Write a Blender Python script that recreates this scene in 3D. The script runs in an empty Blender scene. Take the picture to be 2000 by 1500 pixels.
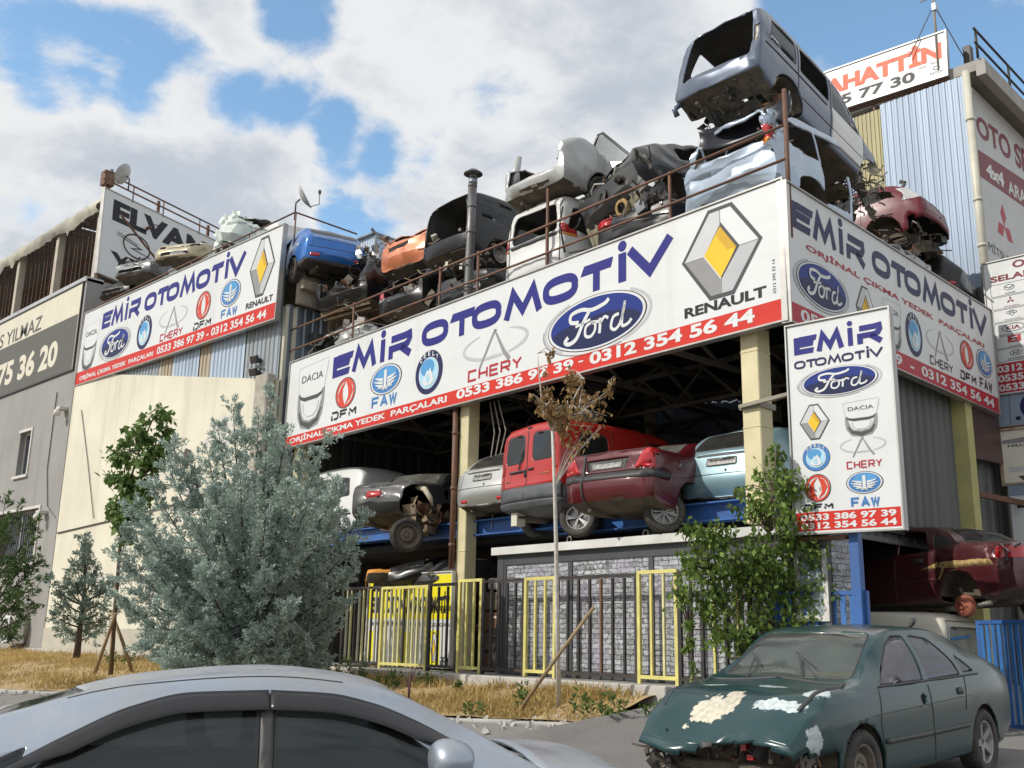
import bpy, bmesh, math, random
import numpy as np
from mathutils import Vector, Matrix, Euler, noise
from mathutils.bvhtree import BVHTree
R = math.radians
SC = bpy.context.scene
COL = SC.collection
# ------------------------------------------------------------------ camera
EYE = 1.65
PITCH, ROLL, YAW = R(13.9), R(1.1), R(44.5)
FPX = 2020.0
_f = Vector((-math.sin(YAW)*math.cos(PITCH), math.cos(YAW)*math.cos(PITCH), math.sin(PITCH)))
_r = Vector((math.cos(YAW), math.sin(YAW), 0.0)); _u = _r.cross(_f)
_r, _u = _r*math.cos(ROLL)+_u*math.sin(ROLL), _u*math.cos(ROLL)-_r*math.sin(ROLL)
cam_d = bpy.data.cameras.new('camera'); cam = bpy.data.objects.new('camera', cam_d); COL.objects.link(cam)
cam_d.sensor_width = 36.0; cam_d.lens = 36.0*FPX/2000.0; cam_d.clip_end = 3000.0; cam_d.clip_start = 0.05
cam.matrix_world = Matrix(((_r.x,_u.x,-_f.x,0),(_r.y,_u.y,-_f.y,0),(_r.z,_u.z,-_f.z,EYE),(0,0,0,1)))
SC.camera = cam
# ------------------------------------------------------------------ sun, sky, exposure
SUN_EL, SUN_AZ = R(38), math.atan2(-0.42, -0.91)
to_sun = Vector((math.sin(SUN_AZ)*math.cos(SUN_EL), math.cos(SUN_AZ)*math.cos(SUN_EL), math.sin(SUN_EL)))
sl = bpy.data.lights.new('sun', 'SUN'); so = bpy.data.objects.new('sun', sl); COL.objects.link(so)
sl.energy = 3.4; sl.angle = R(0.53); sl.color = (1.0, 0.945, 0.86)
so.rotation_euler = to_sun.to_track_quat('Z', 'Y').to_euler(); so.location = (0, 0, 40)
SC.view_settings.view_transform = 'Standard'; SC.view_settings.look = 'None'
SC.view_settings.exposure = 0.08; SC.view_settings.gamma = 1.0
def raydir(px, py):
    return (_f + _r*((px-1000)/FPX) + _u*((750-py)/FPX)).normalized()
def make_world():
    w = bpy.data.worlds.new('World'); SC.world = w; w.use_nodes = True
    nt = w.node_tree; N = nt.nodes; L = nt.links; N.clear()
    out = N.new('ShaderNodeOutputWorld'); bg = N.new('ShaderNodeBackground'); L.new(bg.outputs[0], out.inputs[0])
    sky = N.new('ShaderNodeTexSky'); sky.sky_type = 'NISHITA'; sky.sun_disc = False
    sky.sun_elevation = SUN_EL; sky.sun_rotation = SUN_AZ % (2*math.pi); sky.altitude = 900; sky.air_density = 1.0; sky.dust_density = 0.6; sky.ozone_density = 2.0
    tc = N.new('ShaderNodeTexCoord')
    sep = N.new('ShaderNodeSeparateXYZ'); L.new(tc.outputs['Generated'], sep.inputs[0])
    def mth(op, a, b=None, c=None, clamp=False):
        n = N.new('ShaderNodeMath'); n.operation = op; n.use_clamp = clamp
        for i, v in enumerate((a, b, c)):
            if v is None: continue
            if isinstance(v, (int, float)): n.inputs[i].default_value = v
            else: L.new(v, n.inputs[i])
        return n.outputs[0]
    zc = mth('MAXIMUM', sep.outputs[2], 0.0)
    den = mth('ADD', zc, 0.22)
    u = mth('DIVIDE', sep.outputs[0], den); v = mth('DIVIDE', sep.outputs[1], den)
    cmb = N.new('ShaderNodeCombineXYZ'); L.new(u, cmb.inputs[0]); L.new(v, cmb.inputs[1]); cmb.inputs[2].default_value = 3.7
    def nz(scale, detail, rough, dist=0.0, off=None):
        n = N.new('ShaderNodeTexNoise'); n.inputs['Scale'].default_value = scale; n.inputs['Detail'].default_value = detail
        n.inputs['Roughness'].default_value = rough; n.inputs['Distortion'].default_value = dist
        src = cmb.outputs[0]
        if off:
            a = N.new('ShaderNodeVectorMath'); a.operation = 'ADD'; L.new(src, a.inputs[0]); a.inputs[1].default_value = off; src = a.outputs[0]
        L.new(src, n.inputs['Vector']); return n.outputs[0]
    n1 = nz(2.6, 10.0, 0.58, 0.35); n2 = nz(7.5, 7.0, 0.62, 0.2, (7.1, 2.3, 1.0))
    d = mth('ADD', mth('MULTIPLY', n1, 0.52), mth('MULTIPLY', n2, 0.48))
    # openings and banks of this sky: (picture point of the patch, angular radius, weight)
    for px, py, rad, wt in SKY_PATCHES:
        dv = raydir(px, py)
        vm = N.new('ShaderNodeVectorMath'); vm.operation = 'DOT_PRODUCT'; L.new(tc.outputs['Generated'], vm.inputs[0]); vm.inputs[1].default_value = dv
        mr = N.new('ShaderNodeMapRange'); mr.interpolation_type = 'SMOOTHSTEP'; L.new(vm.outputs['Value'], mr.inputs[0])
        mr.inputs[1].default_value = math.cos(R(rad)); mr.inputs[2].default_value = 1.0; mr.inputs[3].default_value = 0.0; mr.inputs[4].default_value = wt
        d = mth('ADD', d, mr.outputs[0])
    cov = N.new('ShaderNodeMapRange'); cov.interpolation_type = 'SMOOTHSTEP'; L.new(d, cov.inputs[0]); cov.inputs[1].default_value = 0.33; cov.inputs[2].default_value = 0.49
    shd = N.new('ShaderNodeMapRange'); shd.interpolation_type = 'SMOOTHSTEP'; L.new(mth('ADD', d, mth('MULTIPLY', mth('SUBTRACT', nz(4.2, 7.0, 0.6, 0.3, (1.0, 9.0, 4.0)), 0.5), 0.75)), shd.inputs[0]); shd.inputs[1].default_value = 0.46; shd.inputs[2].default_value = 0.78
    cc = N.new('ShaderNodeMix'); cc.data_type = 'RGBA'; L.new(shd.outputs[0], cc.inputs[0])
    cc.inputs[6].default_value = (5.3, 5.38, 5.45, 1); cc.inputs[7].default_value = (3.3, 3.65, 4.15, 1)
    hz = N.new('ShaderNodeMix'); hz.data_type = 'RGBA'; hz.inputs[0].default_value = 1.0; hz.blend_type = 'MULTIPLY'
    L.new(sky.outputs[0], hz.inputs[6]); hz.inputs[7].default_value = (1.6, 1.72, 1.55, 1)
    mx = N.new('ShaderNodeMix'); mx.data_type = 'RGBA'; L.new(cov.outputs[0], mx.inputs[0]); L.new(hz.outputs[2], mx.inputs[6]); L.new(cc.outputs[2], mx.inputs[7])
    L.new(mx.outputs[2], bg.inputs[0]); bg.inputs[1].default_value = 0.15
SKY_PATCHES = [(60,95,4.5,-0.164),(170,105,4.5,-0.164),(285,140,4.5,-0.180),(370,205,4.5,-0.164),(30,200,3,-0.082),(580,15,3,-0.131),(500,205,3,-0.164),(610,230,3,-0.180),(700,265,3,-0.164),(800,300,3,-0.115),(20,380,3,-0.098),(120,425,2.5,-0.066),(1020,215,3.5,-0.115),(690,400,3.5,-0.115),(620,395,3,-0.082),
    (1640,15,5,-0.213),(1740,25,5,-0.213),(1890,100,5.5,-0.213),(1960,190,4.5,-0.148),(1560,20,3,-0.098),(300,10,6,0.105),(150,15,4,0.090),(900,60,12,0.105),(1250,160,10,0.120),(200,330,8,0.120),(420,330,7,0.120),(100,250,6,0.105),(600,330,4,0.075),(1690,110,3,0.165),(160,165,3,0.090),(1980,30,3.5,0.112),(1980,110,2.5,0.060)]
make_world()
# ------------------------------------------------------------------ materials
MATS = {}
def _new(name):
    m = bpy.data.materials.new(name); m.use_nodes = True
    return m, m.node_tree, m.node_tree.nodes['Principled BSDF']
def _noise(nt, scale, detail=4, rough=0.55, coord='Object', vec=None):
    tc = nt.nodes.new('ShaderNodeTexCoord'); n = nt.nodes.new('ShaderNodeTexNoise')
    n.inputs['Scale'].default_value = scale; n.inputs['Detail'].default_value = detail; n.inputs['Roughness'].default_value = rough
    if vec:
        mp = nt.nodes.new('ShaderNodeMapping'); mp.inputs['Scale'].default_value = vec; nt.links.new(tc.outputs[coord], mp.inputs[0]); nt.links.new(mp.outputs[0], n.inputs['Vector'])
    else: nt.links.new(tc.outputs[coord], n.inputs['Vector'])
    return n.outputs[0]
def _ramp(nt, fac, p0, p1):
    r = nt.nodes.new('ShaderNodeMapRange'); r.inputs[1].default_value = p0; r.inputs[2].default_value = p1; nt.links.new(fac, r.inputs[0]); r.clamp = True
    return r.outputs[0]
def _mix(nt, fac, a, b):
    m = nt.nodes.new('ShaderNodeMix'); m.data_type = 'RGBA'
    if isinstance(fac, float): m.inputs[0].default_value = fac
    else: nt.links.new(fac, m.inputs[0])
    for i, c in ((6, a), (7, b)):
        if isinstance(c, tuple): m.inputs[i].default_value = (*c[:3], 1)
        else: nt.links.new(c, m.inputs[i])
    return m.outputs[2]
def _mul(nt, a, b, op='MULTIPLY'):
    n = nt.nodes.new('ShaderNodeMath'); n.operation = op
    for i, v in enumerate((a, b)):
        if isinstance(v, (int, float)): n.inputs[i].default_value = v
        else: nt.links.new(v, n.inputs[i])
    return n.outputs[0]
def _bump(nt, bs, h, strength=0.3, dist=0.02):
    b = nt.nodes.new('ShaderNodeBump'); b.inputs['Strength'].default_value = strength; b.inputs['Distance'].default_value = dist
    nt.links.new(h, b.inputs['Height']); nt.links.new(b.outputs[0], bs.inputs['Normal'])
def mat(name, col, rough=0.6, metal=0.0, var=0.25, scale=3.0, col2=None, bump=0.0, bscale=None, coat=0.0, spec=0.5, vec=None):
    """plain weathered material: colour varied by noise between col and col2"""
    if name in MATS: return MATS[name]
    m, nt, b = _new(name)
    if col2 is None: col2 = tuple(c*(1-var) for c in col)
    f = _ramp(nt, _noise(nt, scale, 5, 0.6, vec=vec), 0.3, 0.7)
    nt.links.new(_mix(nt, f, col, col2), b.inputs['Base Color'])
    b.inputs['Roughness'].default_value = rough; b.inputs['Metallic'].default_value = metal; b.inputs['Specular IOR Level'].default_value = spec
    if coat: b.inputs['Coat Weight'].default_value = coat; b.inputs['Coat Roughness'].default_value = 0.08
    if bump: _bump(nt, b, _noise(nt, bscale or scale*6, 4), bump)
    MATS[name] = m; return m
def paint(name, col, dust=0.35, rough=0.32, metal=0.25, dustcol=(.32,.29,.25), coat=0.6):
    """car paint: clear coat, patches of dust that lie on the upward faces, scratches"""
    if name in MATS: return MATS[name]
    m, nt, b = _new(name)
    f = _ramp(nt, _noise(nt, 2.2, 7, 0.65), 0.35, 0.75)
    geo = nt.nodes.new('ShaderNodeNewGeometry'); sp = nt.nodes.new('ShaderNodeSeparateXYZ'); nt.links.new(geo.outputs['Normal'], sp.inputs[0])
    upf = _ramp(nt, sp.outputs[2], -0.2, 1.0)
    fine = _ramp(nt, _noise(nt, 40, 4, 0.7), 0.45, 0.8)
    d = _mul(nt, _mul(nt, _mul(nt, f, 0.75), _mul(nt, fine, 0.35), 'ADD'), _mul(nt, _mul(nt, upf, dust*1.5), dust*.6, 'ADD'))
    c = _mix(nt, d, col, dustcol)
    scr = _ramp(nt, _noise(nt, 9, 8, 0.8, vec=(1, 1, 7)), 0.69, 0.72)
    c = _mix(nt, _mul(nt, scr, 0.35), c, tuple(min(1, x*.6+.25) for x in col))
    nt.links.new(c, b.inputs['Base Color'])
    rr = _mul(nt, _mul(nt, d, 0.5), rough, 'ADD'); nt.links.new(rr, b.inputs['Roughness'])
    b.inputs['Metallic'].default_value = metal
    cw = _mul(nt, _mul(nt, d, -1.2), coat, 'ADD'); nt.links.new(cw, b.inputs['Coat Weight']); b.inputs['Coat Roughness'].default_value = 0.12
    _bump(nt, b, _noise(nt, 1.6, 3, 0.5), 0.12, 0.03)
    MATS[name] = m; return m
def glass(name, tint=(.5,.55,.55), alpha=0.45, dust=0.25, dustcol=(.25,.25,.22)):
    """window glass: tinted see-through pane with a mirror-like face and a film of dust"""
    if name in MATS: return MATS[name]
    m, nt, b = _new(name); N = nt.nodes; L = nt.links
    tr = N.new('ShaderNodeBsdfTransparent'); tr.inputs[0].default_value = (*[t*alpha for t in tint], 1)
    gl = N.new('ShaderNodeBsdfGlossy'); gl.inputs['Roughness'].default_value = 0.06; gl.inputs[0].default_value = (.9,.95,1,1)
    fr = N.new('ShaderNodeFresnel'); fr.inputs[0].default_value = 1.5
    s1 = N.new('ShaderNodeMixShader'); L.new(fr.outputs[0], s1.inputs[0]); L.new(tr.outputs[0], s1.inputs[1]); L.new(gl.outputs[0], s1.inputs[2])
    df = N.new('ShaderNodeBsdfDiffuse'); df.inputs[0].default_value = (*dustcol, 1)
    f = _mul(nt, _mul(nt, _ramp(nt, _noise(nt, 3, 6, 0.65), 0.3, 0.75), 0.7, 'ADD'), dust)
    s2 = N.new('ShaderNodeMixShader'); L.new(f, s2.inputs[0]); L.new(s1.outputs[0], s2.inputs[1]); L.new(df.outputs[0], s2.inputs[2])
    N.remove(b); L.new(s2.outputs[0], N['Material Output'].inputs[0])
    MATS[name] = m; return m
def streaked(name, col, col2, stain, scale=1.2, amount=0.4, rough=0.85, bump=0.15):
    """wall: broad patches plus vertical run-down stains"""
    if name in MATS: return MATS[name]
    m, nt, b = _new(name)
    c = _mix(nt, _ramp(nt, _noise(nt, scale, 6, 0.6), 0.35, 0.7), col, col2)
    st = _ramp(nt, _noise(nt, 1.0, 5, 0.65, vec=(2.2, 2.2, .16)), 0.52, 0.75)
    c = _mix(nt, _mul(nt, st, amount), c, stain)
    nt.links.new(c, b.inputs['Base Color']); b.inputs['Roughness'].default_value = rough
    _bump(nt, b, _noise(nt, 30, 5), bump, 0.01)
    MATS[name] = m; return m
def leafmat(name, c1, c2, scale=2.0, trans=0.35):
    if name in MATS: return MATS[name]
    m, nt, b = _new(name)
    f = _ramp(nt, _noise(nt, scale, 5, 0.7), 0.3, 0.7)
    rnd = nt.nodes.new('ShaderNodeNewGeometry')
    ff = _mul(nt, _mul(nt, f, 0.6), _mul(nt, rnd.outputs['Random Per Island'], 0.4), 'ADD')
    c = _mix(nt, ff, c1, c2)
    nt.links.new(c, b.inputs['Base Color']); b.inputs['Roughness'].default_value = 0.65; b.inputs['Specular IOR Level'].default_value = 0.3
    t = nt.nodes.new('ShaderNodeBsdfTranslucent'); nt.links.new(c, t.inputs[0])
    s = nt.nodes.new('ShaderNodeMixShader'); s.inputs[0].default_value = trans
    nt.links.new(b.outputs[0], s.inputs[1]); nt.links.new(t.outputs[0], s.inputs[2]); nt.links.new(s.outputs[0], nt.nodes['Material Output'].inputs[0])
    MATS[name] = m; return m
# ------------------------------------------------------------------ objects
def tag(o, label=None, cat=None, group=None, kind=None):
    if label: o['label'] = label
    if cat: o['category'] = cat
    if group: o['group'] = group
    if kind: o['kind'] = kind
    return o
def empty(name, loc=(0,0,0), rot=(0,0,0), label=None, cat=None, group=None, kind=None):
    o = bpy.data.objects.new(name, None); COL.objects.link(o); o.location = loc; o.rotation_euler = rot; o.empty_display_size = .1
    return tag(o, label, cat, group, kind)
class MB:
    """collects shapes, then becomes one mesh object"""
    def __init__(s): s.v = []; s.f = []; s.m = []; s.mi = 0; s.sm = []; s.smooth = False
    def add(s, vs, fs):
        n = len(s.v); s.v += [tuple(p) for p in vs]
        for f in fs: s.f.append(tuple(i+n for i in f)); s.m.append(s.mi); s.sm.append(s.smooth)
    def box(s, c, d, rot=None):
        x, y, z = d[0]/2, d[1]/2, d[2]/2
        vs = [Vector(p) for p in ((-x,-y,-z),(x,-y,-z),(x,y,-z),(-x,y,-z),(-x,-y,z),(x,-y,z),(x,y,z),(-x,y,z))]
        if rot is not None:
            M = rot if isinstance(rot, Matrix) else Euler(rot).to_matrix()
            vs = [M @ p for p in vs]
        c = Vector(c); s.add([p+c for p in vs], [(0,3,2,1),(4,5,6,7),(0,1,5,4),(1,2,6,5),(2,3,7,6),(3,0,4,7)]); return s
    def b2(s, lo, hi): return s.box([(a+b)/2 for a, b in zip(lo, hi)], [b-a for a, b in zip(lo, hi)])
    def bar(s, p, q, w, h=None, upv=(0,0,1)):
        p = Vector(p); q = Vector(q); h = h or w; d = q-p; L = d.length
        if L < 1e-6: return s
        d /= L; up = Vector(upv)
        if abs(d.dot(up)) > .99: up = Vector((1,0,0))
        sd = d.cross(up).normalized(); up = sd.cross(d)
        M = Matrix((sd, d, up)).transposed()
        return s.box((p+q)/2, (w, L, h), M)
    def tube(s, pts, r, seg=8, caps=True):
        pts = [Vector(p) for p in pts]; n = len(pts); rr = r if isinstance(r, (list, tuple)) else [r]*n
        rings = []; prev = None
        for i, p in enumerate(pts):
            d = (pts[min(i+1, n-1)]-pts[max(i-1, 0)])
            if d.length < 1e-9: d = Vector((0,0,1))
            d.normalize()
            if prev is None:
                a = d.cross(Vector((0,0,1)))
                if a.length < .05: a = d.cross(Vector((1,0,0)))
                a.normalize()
            else:
                a = prev-d*prev.dot(d)
                if a.length < 1e-5: a = d.cross(Vector((1,0,0)))
                a.normalize()
            prev = a; b = d.cross(a)
            rings.append([p+(a*math.cos(t)+b*math.sin(t))*rr[i] for t in (2*math.pi*k/seg for k in range(seg))])
        vs = [q for rg in rings for q in rg]; fs = []
        for i in range(n-1):
            for k in range(seg):
                k2 = (k+1) % seg; fs.append((i*seg+k, i*seg+k2, (i+1)*seg+k2, (i+1)*seg+k))
        if caps: fs.append(tuple(range(seg))[::-1]); fs.append(tuple((n-1)*seg+k for k in range(seg)))
        o = s.smooth; s.smooth = seg > 5; s.add(vs, fs); s.smooth = o; return s
    def lathe(s, prof, c=(0,0,0), axis='Z', seg=24, M=None):
        """prof: (radius, height) pairs turned about an axis"""
        vs = []; n = len(prof)
        for r, h in prof:
            for k in range(seg):
                t = 2*math.pi*k/seg; x, y = r*math.cos(t), r*math.sin(t)
                p = Vector((x, y, h)) if axis == 'Z' else (Vector((x, h, y)) if axis == 'Y' else Vector((h, x, y)))
                if M is not None: p = M @ p
                vs.append(p+Vector(c))
        fs = []
        for i in range(n-1):
            for k in range(seg):
                k2 = (k+1) % seg; fs.append((i*seg+k, i*seg+k2, (i+1)*seg+k2, (i+1)*seg+k))
        o = s.smooth; s.smooth = True; s.add(vs, fs); s.smooth = o; return s
    def build(s, name, mats, parent=None, recalc=True, loc=None):
        me = bpy.data.meshes.new(name); me.from_pydata(s.v, [], s.f)
        for m in (mats if isinstance(mats, (list, tuple)) else [mats]): me.materials.append(m)
        if len(s.f):
            me.polygons.foreach_set('material_index', s.m); me.polygons.foreach_set('use_smooth', s.sm)
        me.update()
        if recalc:
            bm = bmesh.new(); bm.from_mesh(me); bmesh.ops.recalc_face_normals(bm, faces=bm.faces); bm.to_mesh(me); bm.free()
        o = bpy.data.objects.new(name, me); COL.objects.link(o)
        if parent: o.parent = parent
        if loc: o.location = loc
        return o
def bevel(o, w=0.01, seg=1):
    m = o.modifiers.new('bevel', 'BEVEL'); m.width = w; m.segments = seg; m.limit_method = 'ANGLE'; m.angle_limit = R(50); return o
def copy_tree(o, parent=None):
    c = o.copy(); COL.objects.link(c)
    if parent: c.parent = parent
    for ch in o.children: copy_tree(ch, c)
    return c
def at(px, py, d): return Vector((0,0,EYE)) + (_f + _r*((px-1000)/FPX) + _u*((750-py)/FPX))*d
def onplane(px, py, p0, n):
    r = _f + _r*((px-1000)/FPX) + _u*((750-py)/FPX); c = Vector((0,0,EYE)); n = Vector(n)
    return c + r*((Vector(p0)-c).dot(n)/r.dot(n))
# frame of the open shed: a runs left along its street front, b runs into it
K = Vector((-6.78, 12.27, 0)); UA = Vector((-.9967, .0807, 0)); VB = Vector((.0807, .9967, 0))
def S(a, b, z): return K + UA*a + VB*b + Vector((0,0,z))
YA = math.atan2(VB.y, VB.x)      # heading of a car that was driven into the shed
RS = Matrix((-UA, VB, Vector((0,0,1)))).transposed()   # local x right, y in, z up
def sbox(mb, a0, a1, b0, b1, z0, z1): return mb.box(S((a0+a1)/2, (b0+b1)/2, (z0+z1)/2), (abs(a1-a0), abs(b1-b0), abs(z1-z0)), RS)
# ------------------------------------------------------------------ ground, road, pavement
def ab(x, y):
    d = Vector((x, y, 0))-K; return d.dot(UA), d.dot(VB)
def lerp(a, b, t): return a+(b-a)*t
def sstep(a, b, x):
    t = min(1, max(0, (x-a)/(b-a))); return t*t*(3-2*t)
def g_ab(a, b):
    xs = (-40, -11.7, -9, -6.5, -4.0, -1.4, 0, 30)
    left = np.interp(b, xs, (0, 0, .05, .52, .86, 1.0, 1.06, 1.15)); mid = np.interp(b, (-40, -11.7, -9, -5.5, -3.3, -1.4, -.6, 30), (0, 0, .05, .33, .56, .95, 1.03, 1.06))
    right = np.interp(b, (-40, -9, -5, -1.6, 4.6, 8, 40), (0, .04, .26, .42, .70, .8, .9))
    v = lerp(mid, left, sstep(5, 11, a)); return float(lerp(right, v, sstep(-.9, .9, a)))
def gz(x, y): return g_ab(*ab(x, y))
def road_front(a): return np.interp(a, (-40, -.6, 1.28, 1.3, 6, 9, 14, 60), (60, 60, 60, -2.7, -3.4, -5.2, -6.4, -6.4))
def sheet(name, mt, amin, amax, na, bfun, dz, kind='structure', nb=30, jit=0):
    vs, fs = [], []
    for i in range(na+1):
        a = lerp(amin, amax, i/na); b0, b1 = bfun(a)
        for j in range(nb+1):
            b = lerp(b0, b1, j/nb); p = S(a, b, g_ab(a, b)+dz+(noise.noise(Vector((a*1.7, b*1.7, 3)))*jit)); vs.append(p)
    for i in range(na):
        for j in range(nb):
            k = i*(nb+1)+j; fs.append((k, k+1, k+nb+2, k+nb+1))
    mb = MB(); mb.smooth = True; mb.add(vs, fs); o = mb.build(name, mt); o['kind'] = kind; return o
m_dirt = mat('dirt', (.25,.2,.14), .95, var=.35, scale=.6, col2=(.17,.14,.1), bump=.4, bscale=9)
m_soil = mat('dry_soil', (.42,.31,.15), .95, scale=1.3, col2=(.27,.19,.10), bump=.6, bscale=14)
m_asph = mat('asphalt', (.22,.21,.2), .9, scale=.8, col2=(.15,.145,.14), bump=.3, bscale=40)
m_conc = mat('concrete', (.4,.385,.36), .9, scale=1.6, col2=(.29,.28,.26), bump=.25, bscale=25)
m_conc2 = mat('concrete_pale', (.5,.48,.44), .9, scale=2.4, col2=(.36,.345,.32), bump=.25, bscale=25)
def big_ground():
    vs, fs = [], []; n = 60
    xs = [math.copysign(abs(t)**2.6, t)*900 for t in np.linspace(-1, 1, n+1)]
    for x in xs:
        for y in xs: vs.append((x-6, y+10, gz(x-6, y+10)-.10))
    for i in range(n):
        for j in range(n):
            k = i*(n+1)+j; fs.append((k, k+1, k+n+2, k+n+1))
    mb = MB(); mb.smooth = True; mb.add(vs, fs); mb.build('ground', m_dirt)['kind'] = 'structure'
big_ground()
sheet('road', m_asph, -30, 45, 150, lambda a: (-24, min(8.0, float(road_front(a))) if a < 60 else -6), 0.0, nb=40)
sheet('verge', m_soil, 1.3, 45, 90, lambda a: (float(road_front(a))+.10, .9 if a > 9.8 else -1.35), .03, nb=24, jit=.05)
def kerb_and_pavement():
    mb = MB(); rnd = random.Random(4)
    a = 1.35
    while a < 44:
        a1 = a+.98; b0, b1 = float(road_front(a)), float(road_front(a1))
        p, q = S(a, b0+.05, g_ab(a, b0)-.05+rnd.uniform(-.025,.02)), S(a1-.02, b1+.05, g_ab(a1, b1)-.05+rnd.uniform(-.025,.02))
        mb.bar(p, q, .13, .20); a = a1
    bevel(mb.build('kerb', m_conc), .02)['kind'] = 'structure'
    mb = MB(); a = 1.15                               # pale blocks along the pavement edge, slabs behind
    while a < 27:
        mb.bar(S(a, -1.28, 1.0+(.0 if a<9.6 else .02)), S(a+.78, -1.28, 1.0+(.0 if a<9.6 else .02)), .14, .24); a += .8
    bevel(mb.build('kerb', m_conc2), .012)['kind'] = 'structure'
    mb = MB(); sbox(mb, 1.15, 9.9, -1.2, .6, .7, 1.09); sbox(mb, 9.9, 30, -.9, .05, .7, 1.13)
    bevel(mb.build('pavement', m_conc), .01)['kind'] = 'structure'
kerb_and_pavement()
# ------------------------------------------------------------------ shared building bits
m_cream = mat('cream_paint_steel', (.66,.6,.38), .55, scale=2.5, col2=(.52,.46,.27), bump=.05)
m_black = mat('black_paint_steel', (.022,.021,.021), .5, scale=5, col2=(.055,.042,.036))
m_rustbrown = mat('rusty_brown_steel', (.10,.055,.04), .65, scale=6, col2=(.19,.09,.05))
m_yel = mat('yellow_paint_steel', (.72,.66,.20), .5, scale=4, col2=(.5,.43,.16))
m_blue = mat('blue_paint_steel', (.03,.14,.42), .45, scale=3, col2=(.04,.09,.25))
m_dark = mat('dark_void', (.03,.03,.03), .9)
m_galv = mat('galvanised_sheet', (.30,.36,.42), .42, .55, scale=1.2, col2=(.20,.23,.27), vec=(3,3,.3))
m_galvw = mat('galvanised_white', (.5,.58,.68), .45, .35, scale=1.0, col2=(.36,.43,.52), vec=(4,4,.25))
m_fibre = mat('yellowed_fibreglass', (.42,.38,.17), .5, scale=1.5, col2=(.28,.25,.12), vec=(4,4,.3))
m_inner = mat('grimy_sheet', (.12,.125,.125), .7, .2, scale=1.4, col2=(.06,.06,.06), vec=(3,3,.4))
def corr(mb, o, U, V, N, w, h, pitch=.22, d=.035, top=.4):
    """trapezoid-ribbed sheet"""
    o, U, V, N = Vector(o), Vector(U).normalized(), Vector(V).normalized(), Vector(N).normalized()
    prof = []; x = 0
    while x < w:
        for t, e in ((0,0),(.30,0),(.42,1),(.88,1)):
            if x+t*pitch <= w: prof.append((x+t*pitch, e*d))
        x += pitch
    prof.append((w, prof[-1][1]))
    vs = []
    for u, e in prof: vs += [o+U*u+N*e, o+U*u+N*e+V*h]
    mb.add(vs, [(2*i, 2*i+2, 2*i+3, 2*i+1) for i in range(len(prof)-1)]); return mb
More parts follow.
